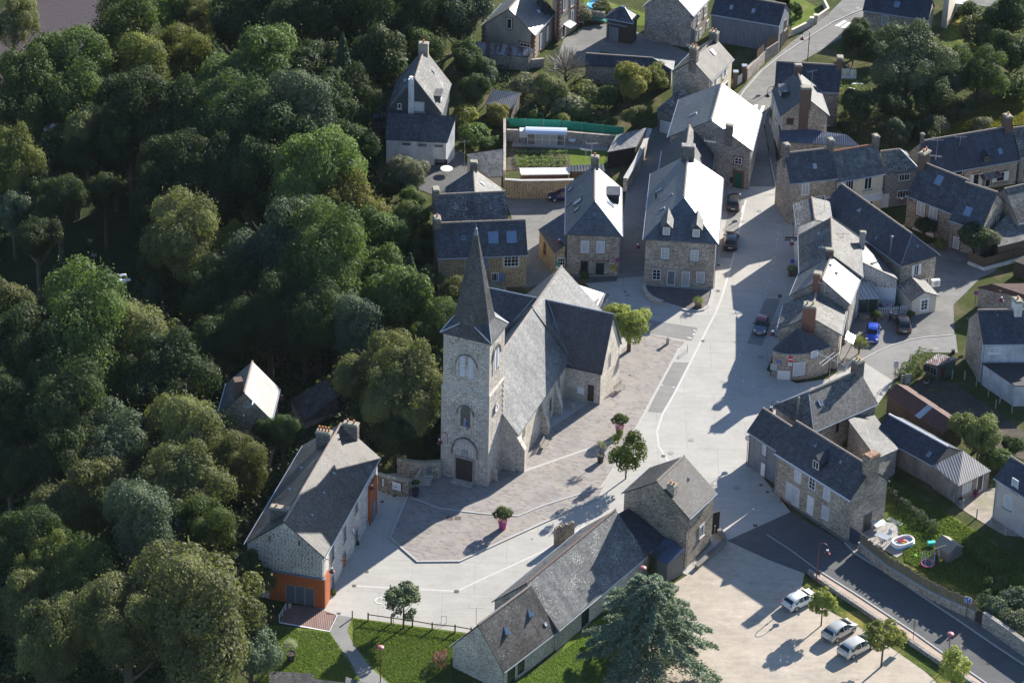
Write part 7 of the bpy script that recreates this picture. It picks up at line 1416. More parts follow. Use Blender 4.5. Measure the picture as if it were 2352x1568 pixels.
# ---------------------------------------------------------------- cars
def carmat(name,c,metal=.3,rough=.28):
    m,nt,b=newmat(name);b.inputs['Base Color'].default_value=(*c,1);b.inputs['Metallic'].default_value=metal;b.inputs['Roughness'].default_value=rough
    try: b.inputs['Coat Weight'].default_value=.6;b.inputs['Coat Roughness'].default_value=.06
    except Exception: pass
    MAT[name]=m
for n_,c,mt in (('car_white',(.72,.73,.74),0),('car_silver',(.50,.50,.49),.45),('car_grey',(.06,.062,.068),.5),('car_slate',(.05,.055,.065),.5),('car_blue',(.03,.08,.50),.2),('car_bluegrey',(.14,.17,.22),.5),('car_brown',(.10,.09,.085),.5),('car_navy',(.012,.02,.10),.3),('car_red',(.20,.02,.035),.2),('car_black',(.015,.015,.018),.2)): carmat(n_,c,mt)
def car(p,ang,label,paint,Lc=4.2,Wc=1.78,Hc=1.48,roofc=None,kind='hatch',front=True,name='parked_car'):
    # ang: heading of the nose in world degrees
    g=gp(p);r=thing(name,g,label,'car','cars parked in the village',rz=math.radians(ang),local=True)
    hl=Lc/2;hb=.93 if kind!='mpv' else 1.0
    # stations: x, shoulder z, roof z, half width lower, half width roof
    if kind=='van': st=[(-.5,.9,1.9,.9,.8),(-.48,1.0,Hc,.98,.86),(.2,1.0,Hc,1,.86),(.34,1.02,1.05,.97,.9),(.46,.85,.88,.93,.8),(.5,.6,.65,.85,.7)]
    else:
        k=.06 if kind=='mpv' else 0
        st=[(-.5,.55,.60,.84,.78),(-.49,.85,.90,.93,.80),(-.468,hb,hb+.03,.95,.80),(-.355+k*-.5,hb,Hc-.10,.98,.70),(-.25,hb-.0,Hc,1.0,.70),(-.05,hb-.03,Hc+.01,1.0,.71),(.10,hb-.05,Hc-.08,1.0,.69),(.27+k,hb-.06,hb,.99,.80),(.40,.80,.84,.96,.76),(.475,.66,.70,.88,.66),(.5,.45,.48,.78,.6)]
    def ring(s):
        x,zs,zr,w,wr=s;x*=Lc;w*=Wc/2;wr*=Wc/2;return [(x,-w*.93,.24),(x,-w,.45),(x,-w*.99,zs),(x,-wr,zr),(x,-wr*.5,zr+.035),(x,wr*.5,zr+.035),(x,wr,zr),(x,w*.99,zs),(x,w,.45),(x,w*.93,.24)]
    R=[ring(s) for s in st];m=MB();nr=len(R[0])
    cab=[i for i,s in enumerate(st) if s[2]>s[1]+.2]
    for i in range(len(R)-1):
        for j in range(nr-1):
            top=j in(3,4,5);mi=1 if (roofc and top and i in cab and i+1 in cab) else 0
            m.poly([R[i][j],R[i+1][j],R[i+1][j+1],R[i][j+1]],mi)
        m.poly([R[i][0],R[i][-1],R[i+1][-1],R[i+1][0]])
    m.poly(R[0][::-1]);m.poly(R[-1]);body=m.build('body',[paint,roofc or paint],r,smooth=True)
    # glazing, set a few millimetres proud of the painted shell
    def glasspoly(nm,pts):
        P=[np.array(q,float) for q in pts];n=np.cross(P[1]-P[0],P[2]-P[0]);n/=np.linalg.norm(n);c=sum(P)/len(P);
        if n@(c-np.array([0,0,.6]))<0: n=-n
        Q=[c+(q-c)*.9+n*.012 for q in P];mm=MB();mm.hull([q-n*.03 for q in Q],Q);return mm.build(nm,'glass_car',r)
    def screen(nm,a,b,e=.08):
        mm=MB();A=[np.array(q) for q in a[3:7]];B=[np.array(q) for q in b[3:7]];A[0]=A[0]*.94+A[1]*.06;A[3]=A[3]*.94+A[2]*.06;B[0]=B[0]*.92+B[1]*.08;B[3]=B[3]*.92+B[2]*.08
        for i in range(3):
            q=[A[i]*(1-e)+B[i]*e,A[i+1]*(1-e)+B[i+1]*e,B[i+1]*(1-e)+A[i+1]*e,B[i]*(1-e)+A[i]*e];n=np.cross(q[1]-q[0],q[2]-q[0]);n/=np.linalg.norm(n);n=n if n[2]>0 else -n;mm.poly([p+n*.018 for p in q])
        return mm.build(nm,'glass_car',r)
    if kind!='van':
        screen('rear_window',R[2],R[3],.14);screen('windscreen',R[6],R[7])
        for s,(lo,hi) in ((1,(2,3)),(-1,(7,6))):
            glasspoly('side_window',[R[3][lo],R[5][lo],R[5][hi],R[4][hi],R[3][hi]] if False else [R[3][lo],R[5][lo],R[5][hi],R[3][hi]]);glasspoly('side_window',[R[5][lo],R[7][lo],R[6][hi],R[5][hi]])
    else: screen('windscreen',R[2],R[3])
    for x in (-.31,.31):
        for s in (-1,1):
            c=(x*Lc,s*(Wc/2-.08),.315);w=MB();w.lathe(c,[(.24,-.11*s),(.315,-.10*s),(.33,0),(.315,.095*s),(.22,.10*s)],16,axis='y');wo=w.build('wheel','rubber',r)
            w=MB();w.lathe((c[0],c[1]+s*.085,c[2]),[(.215,0),(.20,.02*s),(.06,.03*s)],10,axis='y');w.build('rim','alloy',wo)
            w=MB();n_=12
            for k in range(n_):
                t0=math.pi*k/n_;t1=math.pi*(k+1)/n_;y=s*(Wc/2+.004);
                w.poly([(c[0]+.36*math.cos(t0),y,.315+.36*math.sin(t0)),(c[0]+.36*math.cos(t1),y,.315+.36*math.sin(t1)),(c[0]+.42*math.cos(t1),y,.315+.40*math.sin(t1)),(c[0]+.42*math.cos(t0),y,.315+.40*math.sin(t0))])
            w.build('wheel_arch','black_plastic',r)
    for s in (-1,1):
        w=MB();w.box((-.475*Lc,s*Wc*.39,.86),(.14,.26,.17));w.build('tail_light','red_light',r);w=MB();w.box((.45*Lc,s*Wc*.36,.70),(.20,.34,.13),rz=-s*.5);w.build('headlight','lamp_glass',r);w=MB();w.box((.13*Lc,s*(Wc/2+.09),.98),(.12,.2,.13));w.build('mirror',paint if not roofc else 'black_plastic',r)
    w=MB();w.box((-.503*Lc,0,.60),(.02,.50,.12));w.build('number_plate','plate_white',r);w=MB();w.box((.503*Lc,0,.42),(.02,.50,.12));w.build('number_plate','plate_white',r)
    w=MB();w.box((.485*Lc,0,.55),(.05,1.0,.12));w.build('grille','black_plastic',r);w=MB();w.box((-.497*Lc,0,.36),(.06,Wc*.8,.14));w.build('bumper','black_plastic',r)
    w=MB();w.beam((-.28*Lc,0,Hc+.03),(-.31*Lc,0,Hc+.25),.012,4);w.build('aerial','black_plastic',r)
    return r
def head(a,b):
    d=gp(b)-gp(a);return math.degrees(math.atan2(d[1],d[0]))
glass('glass_car',(.012,.016,.02),.04)
car(T5(1228,738),head((1680,610),(1700,450)),'dark grey hatchback parked nearest the green door, seen from behind','car_grey',4.1,1.75,1.45)
car(T5(1203,1092),head((1672,610),(1692,450)),'dark slate grey hatchback parked below the other grey car by the dormer house','car_slate',4.2,1.77,1.46)
car(U3(790,722),head((1750,720),(1733,785)),'small blue grey city car with red soft top in the shaded bay','car_bluegrey',3.6,1.66,1.45,roofc='car_red')
car(U3(1812,800),head((2006,750),(2000,800)),'bright blue city car facing the camera in the courtyard','car_blue',3.5,1.65,1.46)
car(U3(2090,705),head((2080,790),(2066,730)),'brown grey crossover with dark roof beside the white fence','car_brown',4.15,1.8,1.55,roofc='car_black')
car(V2(292,838),head((1805,1396),(1866,1366)),'white hatchback alone near the grass corner of the car park','car_white',4.25,1.8,1.40)
car(V2(655,1118),head((1895,1480),(1962,1440)),'silver people carrier on the left of the pair in the car park','car_silver',4.35,1.82,1.52,kind='mpv')
car(V2(815,1268),head((1930,1515),(2002,1476)),'pale silver long people carrier on the right of the pair in the car park','car_silver2',4.65,1.84,1.54,kind='mpv') if False else None
carmat('car_silver2',(.58,.57,.54),.4);car(V2(815,1268),head((1930,1515),(2002,1476)),'pale silver long people carrier on the right of the pair in the car park','car_silver2',4.65,1.84,1.54,kind='mpv')
car(T4(1500,450),head((1310,455),(1270,457)),'dark blue hatchback half hidden behind the shop house roof','car_navy',4.1,1.72,1.45)
car(U2(1655,610),head((1390,740),(1392,700)),'dark blue car mostly hidden behind the church east end','car_navy',4.0,1.7,1.45)
car(T3(1760,85),head((2195,40),(2210,-20)),'white van at the top right by the cream gable end','car_white',4.4,1.85,1.9,kind='van')
# ---------------------------------------------------------------- street lamps
def bell(m,c,s=1.):
    m.lathe(c,[(.05*s,.55*s),(.10*s,.42*s),(.13*s,.22*s),(.36*s,0),(.34*s,-.03*s)],14)
def lamp_post(p,top,label,dx=(1,0)):
    g=gp(p);H=hz(p,top);r=thing('street_lamp',g,label,'street lamp','swan neck street lamps');d=np.array([dx[0],dx[1],0.]);d/=np.linalg.norm(d);m=MB()
    m.beam(g,g+Z*.9,.11,8);m.beam(g+Z*.9,g+Z*(H-.35),.07,8,.05);m.lathe(g+Z*(H-1.4),[(.09,0),(.1,.1),(.09,.2)],8);m.build('post','maroon',r)
    m=MB();c=g+Z*(H-.45)+d*.5;pts=[c+(-d*math.cos(t)+Z*math.sin(t))*.48 for t in np.linspace(0,math.pi,9)];m.path([g+Z*(H-1.3)+d*.02]+pts+[pts[-1]-Z*.25],.035,6);m.build('swan_neck','maroon',r)
    m=MB();bell(m,pts[-1]-Z*.85,1.);m.build('lamp_shade','maroon',r);m=MB();m.lathe(pts[-1]-Z*.9,[(.26,0),(.2,-.06),(.05,-.1)],10);m.build('bulb_glass','lamp_glass',r);m=MB();m.lathe(pts[-1]-Z*.42,[(.14,0),(.14,.1)],10);m.build('collar','lamp_glass',r)
lamp_post(V2(440,665),V2(470,280),'maroon swan neck lamp post at the corner of the gravel car park',(1,-.2))
lamp_post(T2(1672,640),T2(1700,285),'dark swan neck lamp post beside the upper road',(-1,-.1))
def lamp_wall(p,z,label,bd):
    # p: picture place of the shade, bd: direction from shade to the wall
    X=gp(p,z);r=thing('wall_lamp',X,label,'street lamp','swan neck lamps on house walls');d=np.array([bd[0],bd[1],0.]);d/=np.linalg.norm(d);c=X+Z*1.0+d*.48;pts=[c+(-d*math.cos(t)+Z*math.sin(t))*.46 for t in np.linspace(0,math.pi,9)]
    m=MB();m.path([pts[0]-Z*.45]+pts+[pts[-1]-Z*1.1],.035,6);m.beam(pts[-1]-Z*.9,pts[-1]-Z*.9+d*.5,.035,5);m.build('swan_neck','maroon',r);m=MB();bell(m,X,1.);m.build('lamp_shade','maroon',r);m=MB();m.lathe(X-Z*.05,[(.26,0),(.2,-.06),(.05,-.1)],10);m.build('bulb_glass','lamp_glass',r);m=MB();m.lathe(X+Z*.44,[(.13,0),(.13,.1)],10);m.build('collar','lamp_glass',r)
for p,z,l,b in ((U5(982,545),4.6,'swan neck lamp above the orange cladding corner of the town hall',(-1,.6)),(U1(1350,1270),5.0,'swan neck lamp on the far orange panel of the town hall',(-1,.2)),(U1(1970,850),4.6,'swan neck lamp fixed to the left side of the church tower',(1,-.1)),(T4(1462,850),4.4,'swan neck lamp between the shop house and its slate extension',(1,-.1)),(T4(2185,895),4.4,'swan neck lamp on the left corner of the dormer house',(1,-.1)),
    (T2(1307,885),4.4,'swan neck lamp on the white wall at the zebra crossing',(1,.1)),(T6(92,370),4.4,'swan neck lamp on the end wall of the stone corner house',(1,.1)),(U3(895,775),4.2,'swan neck lamp on the stone house above the rounded corner',(1,.2)),(T5(1763,1092),4.4,'swan neck lamp under the black bakery sign',(1,0)),(V1(882,95),4.2,'swan neck lamp at the tip of the hipped roof house',(1,-.3)),(T6(1228,705),4.2,'swan neck lamp at the corner of the twin window house',(1,.2)),(U1(522,445),.2,'swan neck lamp on the cottage gable in the trees',(-1,.4)),(U4(2145,235),4.0,'swan neck lamp in front of the red tin barn roof',(-1,0)),(V2(2500,700),4,'',(1,0))):
    if l: lamp_wall(p,z,l,b)
def lamp_disc(p,z,label,base=None):
    X=gp(p,z);r=thing('park_lamp',(X[0],X[1],0),label,'street lamp','pink disc lamps');m=MB();m.beam((X[0],X[1],0),(X[0],X[1],z-.1),.06,8,.045);m.build('post','maroon',r);m=MB();m.lathe(X,[(.06,-.35),(.12,-.2),(.36,-.06),(.40,0),(.34,.10),(.16,.17),(.02,.19)],18);m.build('lamp_head','pink_lamp',r,smooth=True)
lamp_disc(U5(1428,1240),4.6,'pink disc topped lamp on the lawn beside the dark path');lamp_disc(U7(1773,510),5.0,'pink disc topped lamp rising from the ivy between hall and cedar');lamp_disc(V2(1677,1118),4.6,'pink disc topped lamp above the bottom right corner tree')
# park floodlight
g=gp(V5(1160,1010),-1.5);r=thing('floodlight',(g[0],g[1],-8),'white floodlight cluster on a pole above the park lawn','floodlight');m=MB();m.beam((g[0],g[1],-8),(g[0],g[1],-1.),.09,6);m.build('pole','steel',r)
for dx_,dz_ in ((-.4,.5),(-.9,-.3),(.1,-.2)):
    m=MB();m.box((g[0]+dx_,g[1],-1.2+dz_),(.9,.5,.12),rz=.3);m.build('lamp_head','white_paint',r)
for p,l in ((V5(828,657),'farther small pale marker board standing on the dark park lawn'),(V5(863,792),'nearer small pale marker board standing on the dark park lawn')):
    g=gp(p,-7.5);m=MB();m.box(g+Z*.3,(.7,.2,.35));m.beam(g-Z*.6,g+Z*.2,.05,5);tag(m.build('marker_board','wood_grey',base=g),l,'marker board')
# ---------------------------------------------------------------- street furniture
def bench(p,ang,label,slats='wood_grey'):
    g=gp(p);r=thing('bench',g,label,'bench',rz=math.radians(ang),local=True)
    m=MB()
    for i in range(4): m.box((0,-.2+i*.13,.45),(1.9,.11,.035))
    m.build('seat',slats,r);m=MB()
    for i in range(4): m.box((0,.30+i*.03,.56+i*.115),(1.9,.03,.09))
    m.build('backrest',slats,r)
    for s in (-1,1):
        m=MB();m.path([(s*.75,-.25,0),(s*.75,-.25,.43),(s*.75,.25,.43),(s*.75,.42,.98)],.03,5);m.beam((s*.75,.2,.43),(s*.75,.3,0),.03,5);m.build('leg','steel',r)
bench(U6(872,200),head((1185,980),(1215,928))+0,'grey slatted bench against the nave wall near the tower');bench(U2(1790,1290),head((1400,915),(1432,885)),'grey slatted bench beside the transept gable')
def bin_(p,label):
    g=gp(p);r=thing('litter_bin',g,label,'litter bin','cylindrical litter bins');m=MB();m.lathe(g,[(.2,0),(.2,.82),(.27,.84),(.27,.92),(.13,.93)],14);m.build('drum','concrete_obj',r);m=MB();m.lathe(g+Z*.93,[(.13,0),(.12,.012)],12);m.build('opening','black_plastic',r)
bin_(U2(2229,862),'cylindrical stone litter bin on the paving near the parking bay');bin_(U2(1357,1452),'cylindrical litter bin in the corner beside the transept door')
def hoop(p,label,ang=1.57):
    g=gp(p);m=MB();d=np.array([math.cos(ang),math.sin(ang),0])*.28;m.path([g-d,g-d+Z*.9,g+d+Z*.9,g+d],.035,6);tag(m.build('hoop_barrier','steel',base=g),label,'barrier')
hoop(U3(113,930),'steel hoop barrier between the church paving and the plaza');hoop(U5(2010,1015),'dark steel hoop behind the post and rail fence',0.)
def pot(p,R_,H_,label,mat,plant,pr_,ph,pm,name='planter',conical=True):
    g=gp(p);r=thing(name,g,label,'planter');m=MB();m.lathe(g,[(R_*.68,0),(R_*.95,H_*.9),(R_*1.05,H_*.92),(R_*1.05,H_),(R_*.88,H_),(R_*.86,H_-.08)],18);m.build('pot',mat,r,smooth=True);m=MB();m.lathe(g+Z*(H_-.1),[(R_*.88,0),(R_*.86,.03)],14);m.build('soil','soil',r)
    if plant:
        o=bpy.data.objects.new('plant',crown_mesh(plant,3,pm));SC.collection.objects.link(o);o.parent=r;o.location=(0,0,H_+ph);o.scale=(pr_,)*3
        m=MB();m.beam(g+Z*(H_-.1),g+Z*(H_+ph*.8),.04,6);m.build('stem','bark',r)
pot(U6(482,950),.55,1.25,'large magenta pot with dense clipped pine on the church paving','pot_pink','bush',1.15,.85,'leaf_yd')
pot(U2(1785,1690),.55,1.25,'large magenta pot with lopsided clipped shrub near the parking bay','pot_pink','bush',1.05,.8,'leaf_mid')
pot(U6(1382,338),.47,1.05,'black pot with round grey green olive bush left of the young tree','pot_dark','spiky',.75,1.25,'leaf_grey')
pot(U1(1748,1340),.45,1.0,'black pot with upright shrub beside the information board wall','pot_dark','bush',.5,.9,'leaf_mid')
pot(U5(605,1360),.55,1.0,'black pot with silvery ball shaped plant on the lawn below the deck','pot_dark','spiky',.8,1.2,'leaf_silver')
pot(U5(593,878),.22,.75,'pale urn shaped pot in front of the glazed orange entrance','concrete_obj',None,0,0,None);pot(U5(1305,130),.22,.75,'pale urn by the town hall side wall','concrete_obj',None,0,0,None)
def boxpot(p,s,h,label,pm='leaf_bright2',k='spiky'):
    g=gp(p);r=thing('planter',g,label,'planter');m=MB();m.box(g+Z*h/2,(s,s,h),rz=.1);m.build('box','wood_brown',r);o=bpy.data.objects.new('plant',crown_mesh(k,2,pm));SC.collection.objects.link(o);o.parent=r;o.location=(0,0,h+.3);o.scale=(.75,)*3
boxpot(U3(213,525),.75,.65,'square wooden planter with sunlit spiky plant on the terrace corner');boxpot(U3(1070,232),.75,.65,'square wooden planter with green plant by the bakery wall','leaf_mid2');boxpot(T4(1682,1210),.8,.6,'wooden planter with leafy plant beside the green shop door','leaf_mid','small')
pot(U3(1838,650),.25,.4,'bushy green plant in a low pot in front of the conservatory','pot_dark','bush',.75,.5,'leaf_mid');pot(U3(2160,630),.2,.35,'small potted shrub beside the white garden gate','terracotta','bush',.6,.35,'leaf_mid');pot(U3(1995,500),.3,.5,'dark pot with small plant in the courtyard behind the white fence','pot_dark','small',.4,.4,'leaf_dark')
pot(U4(1452,990),.4,.4,'pale round tub with yellowish plant in the shaded garden','concrete_obj','small',.5,.3,'leaf_olive')
pot(V3(1610,1185),.42,.8,'blue grey water butt standing by the drive','clad_blue',None,0,0,None,name='water_butt');pot(V3(1800,1100),.22,.35,'small pink flower pot near the shed door','pot_pink','small',.35,.3,'flower_red')
# red oleander by the mirror
tree((1985,788),22,'leaf_olive','spiky','arching shrub with reddish flowers beside the road mirror',base=U4(835,720),cat='shrub',name='shrub')
# signs
def post_sign(p,H,label,draw,mat='maroon',name='road_sign'):
    g=gp(p);r=thing(name,g,label,'sign');m=MB();m.beam(g,g+Z*H,.04,6);m.build('post',mat,r);draw(r,g,H);return r
V_=np.array([0,-1.,0]);
def disc(r,c,n,R_,mat,name,t=.03,nn=20):
    n=np.array(n,float);n/=np.linalg.norm(n);m=MB();m.beam(c-n*t/2,c+n*t/2,R_,nn);return m.build(name,mat,r)
def plate(r,c,n,w,h,mat,name,t=.03):
    n=np.array(n,float);n/=np.linalg.norm(n);u=np.array([-n[1],n[0],0]);m=MB();m.box(c,(w,t,h),ax=(u,n,np.cross(u,n) if np.cross(u,n)[2]>0 else -np.cross(u,n)));return m.build(name,mat,r)
def text(r,s,c,n,size,mat,name='lettering'):
    n=np.array(n,float);n/=np.linalg.norm(n);cu=bpy.data.curves.new(name,'FONT');cu.body=s;cu.size=size;cu.align_x='CENTER';cu.align_y='CENTER';cu.extrude=.006
    o=bpy.data.objects.new(name,cu);u=Vector((-n[1],n[0],0));M=Matrix((( u[0],0,n[0],0),(u[1],0,n[1],0),(u[2],1,n[2],0),(0,0,0,1)))
    dg=bpy.context.evaluated_depsgraph_get();SC.collection.objects.link(o);bpy.context.view_layer.update();dg=bpy.context.evaluated_depsgraph_get();me=bpy.data.meshes.new_from_object(o.evaluated_get(dg));bpy.data.objects.remove(o)
    rt=r
    while rt.parent is not None: rt=rt.parent
    b=Vector(rt['_b']);me.transform(M);me.transform(Matrix.Translation(Vector(c)-b));me.materials.clear();me.materials.append(MAT[mat]);planar_uv(me);o=bpy.data.objects.new(name,me);SC.collection.objects.link(o);o.parent=r;return o
SN=np.array([0,-1,.12])
def noentry(r,g,H):
    d=disc(r,g+Z*(H-.45)+V_*.06,SN,.42,'white_paint','sign_rim');disc(d,g+Z*(H-.45)+V_*.075,SN,.40,'red_sign','sign_face');plate(d,g+Z*(H-.45)+V_*.10,SN,.58,.13,'white_paint','white_bar');q=plate(r,g+Z*(H-1.15)+V_*.06,SN,.5,.42,'white_paint','sub_plate');text(q,'SAUF',g+Z*(H-1.08)+V_*.085,V_,.13,'black_plastic')
post_sign(U3(1047,1188),3.4,'red no entry sign on a maroon post before the rounded corner building',noentry)
def noparking(r,g,H):
    d=disc(r,g+Z*(H-.3)+V_*.05,SN,.30,'red_sign','sign_rim');disc(d,g+Z*(H-.3)+V_*.065,SN,.23,'blue_sign','sign_face');c=g+Z*(H-.3)+V_*.1;m=MB();m.beam(c+np.array([-.17,0,.17]),c+np.array([.17,0,-.17]),.03,4);m.build('red_slash','red_sign',d)
post_sign(U4(1897,305),2.6,'blue and red no parking sign beside the red roofed barn',noparking)
def wall_np(p,z,label,n=V_):
    X=gp(p,z);r=thing('no_parking_sign',X,label,'sign');d=disc(r,X,n,.30,'red_sign','sign_rim');disc(d,X+np.array(n)*.02,n,.23,'blue_sign','sign_face');u=np.array([-n[1],n[0],0]);c=X+np.array(n)*.05;m=MB();m.beam(c-u*.17+Z*.17,c+u*.17-Z*.17,.03,4);m.build('red_slash','red_sign',d)
A,d,n=wallplane(HS['dshop'],side_of(HS['dshop'],'f'));X=plane_hit(T4(1998,1008),A,n)+n*.12;wall_np(pr(X),X[2],'round no parking sign on the corner of the shop house',tuple(n))
wall_np(T6(250,768),3.6,'round no parking sign where bakery meets the stone corner house')
def speed(r,g,H):
    q=plate(r,g+Z*(H-.45)+V_*.05,SN,.62,.95,'white_paint','sign_plate');disc(q,g+Z*(H-.55)+V_*.08,SN,.24,'red_sign','ring');disc(q,g+Z*(H-.55)+V_*.095,SN,.18,'white_paint','sign_face');text(q,'30',g+Z*(H-.55)+V_*.13,V_,.2,'black_plastic');text(q,'ZONE',g+Z*(H-.16)+V_*.1,V_,.15,'black_plastic')
post_sign(U4(1163,982),3.0,'white zone thirty speed sign by the clipped hedge',speed,mat='brick_red')
def meet(r,g,H):
    q=plate(r,g+Z*(H-.45)+V_*.05,(-.5,-1,.12),.75,.75,'white_paint','sign_rim');plate(q,g+Z*(H-.45)+V_*.07,(-.5,-1,.12),.68,.68,'blue_sign','sign_face')
    m=MB();c=g+Z*(H-.45)+np.array([-.05,-.1,0]);m.box(c+[.12,0,.15],(.22,.03,.14),rz=-.46);m.beam(c+[-.14,.02,-.18],c+[-.14,.02,.02],.04,5);m.lathe(c+[-.14,.02,.08],[(.02,-.04),(.045,0),(.02,.04)],6);m.beam(c+[.12,-.04,-.2],c+[.12,-.04,-.06],.03,5);m.build('pictogram','white_paint',q)
post_sign(V2(1820,968),2.9,'blue shared street sign with white figures near the end of the wooden fence',meet)
def ghost(r,g,H): plate(r,g+Z*(H-.5)+np.array([0,.04,0]),(-.45,-1,0),.75,.95,'zinc','sign_back')
post_sign(V2(1332,1175),2.8,'grey backed road sign beside the low wall and road',ghost)
post_sign(V1(655,600),4.2,'round no turn sign on the grey clad wall corner',lambda r,g,H:(disc(r,g+Z*(H-.3)+V_*.05,SN,.34,'red_sign','sign_rim'),disc(r,g+Z*(H-.3)+V_*.07,SN,.27,'white_paint','sign_face')))
def dirsign():
    a=gp(U3(875,1160));b=gp(U3(952,1175));r=thing('direction_sign',(a+b)/2*[1,1,0],'white finger board direction sign with four rows beside the rounded corner','sign')
    for q in (a,b): m=MB();m.beam(q,q+Z*(3.0 if q is a else 2.0),.04,6);m.build('post','maroon',r)
    d=(b-a)/np.linalg.norm(b-a);n=np.array([d[1],-d[0],0])
    for i,s in enumerate(('MAIRIE','EGLISE','ECOLE','STADE')):
        c=(a+b)/2+Z*(1.1+i*.23)+n*.05;m=MB();m.box(c,(np.linalg.norm(b-a)+.1,.03,.18),ax=(d,n,Z));o=m.build('sign_board','white_paint',r)
        for k in range(9): 
            pass
        m=MB();m.box(c+n*.02-d*.1,(.9,.01,.05),ax=(d,n,Z));m.build('sign_line','black_plastic',o)
dirsign()
def mirror():
    g=gp(U4(672,820));c=gp(U4(757,575),3.2);r=thing('mirror_frame',g*[1,1,0],'leaning metal signboard flashing in the sun beside the stone house','sign')
    m=MB();u=np.array([.85,-.5,0]);u/=np.linalg.norm(u);Hh=(SD.normalized()+Vector(CAM-c).normalized()).normalized();n=np.array(Hh);u=np.cross([0,0,1.],n);u/=np.linalg.norm(u);v=np.cross(n,u);m.box(c,(1.7,1.1,.05),ax=(u,v,n));m.build('panel','mirror_panel',r)
    m=MB();m.beam(g,c-v*.6,.05,6);m.build('post','maroon',r)
mm_,nt,b=newmat('mirror_panel');b.inputs['Base Color'].default_value=(.9,.9,.9,1);b.inputs['Roughness'].default_value=.22;b.inputs['Metallic'].default_value=.9;MAT['mirror_panel']=mm_
mirror()
# bakery sign
X=gp(T5(1755,1045),3.9);r=thing('bakery_sign',X,'black projecting sign with white bakery lettering on the bakery wall','sign');plate(r,X,(0,-1,0),1.55,.52,'black_plastic','sign_board',.12);text(r,'BOULANGERIE',X+V_*.08,V_,.22,'white_paint')
X=gp(T5(1768,1250),2.2);r=thing('blue_wall_sign',X,'small blue oval sign projecting below the bakery sign','sign');disc(r,X,(0,-1,0),.3,'blue_sign','sign_face',.1)
X=gp(U3(956,1028),2.6);r=thing('street_name_plate',X,'small blue street name plate on the rounded corner wall','sign');plate(r,X,(-.3,-1,0),.6,.35,'blue_sign','sign_face',.05);text(r,'PLACE',X+np.array([-.02,-.04,.05]),(-.3,-1,0),.13,'white_paint');text(r,'DE LA MAIRIE',X+np.array([-.02,-.04,-.08]),(-.3,-1,0),.07,'white_paint')
# information board on the wall, walls near the church
def wall(name,label,pts,h,th,mat='stone_brown',cat='wall',cap=None,z0=0,hs=None,key=None):
    X=[gp(p,z0) for p in pts];c=sum(X)/len(X);r=thing(name,(c[0],c[1],z0),label,cat);m=MB();mc=MB();Lf=[];Rt=[]
    for i,p in enumerate(X):
        a=X[max(i-1,0)];b=X[min(i+1,len(X)-1)];d=(b-a)[:2];d/=np.linalg.norm(d);n=np.array([-d[1],d[0],0]);Lf.append(p+n*th/2);Rt.append(p-n*th/2)
    for i in range(len(X)-1):
        q=[Lf[i],Rt[i],Rt[i+1],Lf[i+1]];hh=[hs[i],hs[i],hs[i+1],hs[i+1]] if hs else [h]*4
        m.hull([x-Z*.4 for x in q],[x+Z*k for x,k in zip(q,hh)])
        if cap: mc.hull([x+(x-(X[i] if j<2 else X[i+1]))*.15+Z*hh[j] for j,x in enumerate(q)],[x+(x-(X[i] if j<2 else X[i+1]))*.15+Z*(hh[j]+.1) for j,x in enumerate(q)])
    m.build('masonry',mat,r)
    if cap: mc.build('coping',cap,r)
    return r,X
r,X=wall('stone_wall','rubble wall carrying the information board beside the town hall',[U1(1400,1270),U1(1500,1310),U1(1690,1345)],2.1,.5,'stone_lime2','wall','mortar_top')
a=gp(U1(1470,1290));b=gp(U1(1615,1330));d=(b-a)/np.linalg.norm(b-a);n=np.array([d[1],-d[0],0]);c=(a+b)/2+n*.35+Z*1.35
r=thing('information_board',c,'white information board with maroon frame on the rubble wall','notice board');m=MB();m.box(c,(2.6,.06,1.25),ax=(d,n,Z));m.build('frame','maroon',r);m=MB();m.box(c+n*.035,(2.4,.03,1.08),ax=(d,n,Z));pn=m.build('panel','shutter_white',r);m=MB();m.box(c+n*.06-d*.6+Z*.2,(.3,.01,.25),ax=(d,n,Z));m.box(c+n*.06-d*.3-Z*.2,(.28,.01,.2),ax=(d,n,Z));m.box(c+n*.06+d*.5-Z*.1,(.5,.01,.1),ax=(d,n,Z));m.build('printed_map','clad_blue',pn)
r,X=wall('churchyard_wall','churchyard wall with small blue door left of the tower',[U1(1590,1130),U1(1700,1165),U1(1830,1175),U1(1985,1165)],2.2,.45,'stone_brown','wall','mortar_top')
g=gp(U1(1868,1170));m=MB();m.box(g+Z*.9+V_*.26,(.75,.08,1.8));o=m.build('door','clad_blue',r)
wall('churchyard_wall','sloping wall from the churchyard door down to the paving',[U1(1830,1170),U1(1770,1235),U1(1700,1310)],1.2,.3,'stone_brown','wall','mortar_top',hs=[2.0,1.3,.6])
m=MB();a=gp(U1(1830,1235))
for k in range(4): m.box(a+np.array([.05+k*.1,.35*k,.08+.15*k]),(1.3,.36,.16+.3*k*0+.001*k),rz=.1)
tag(m.build('steps','granite',base=a),'low stone steps up to the churchyard door','steps')
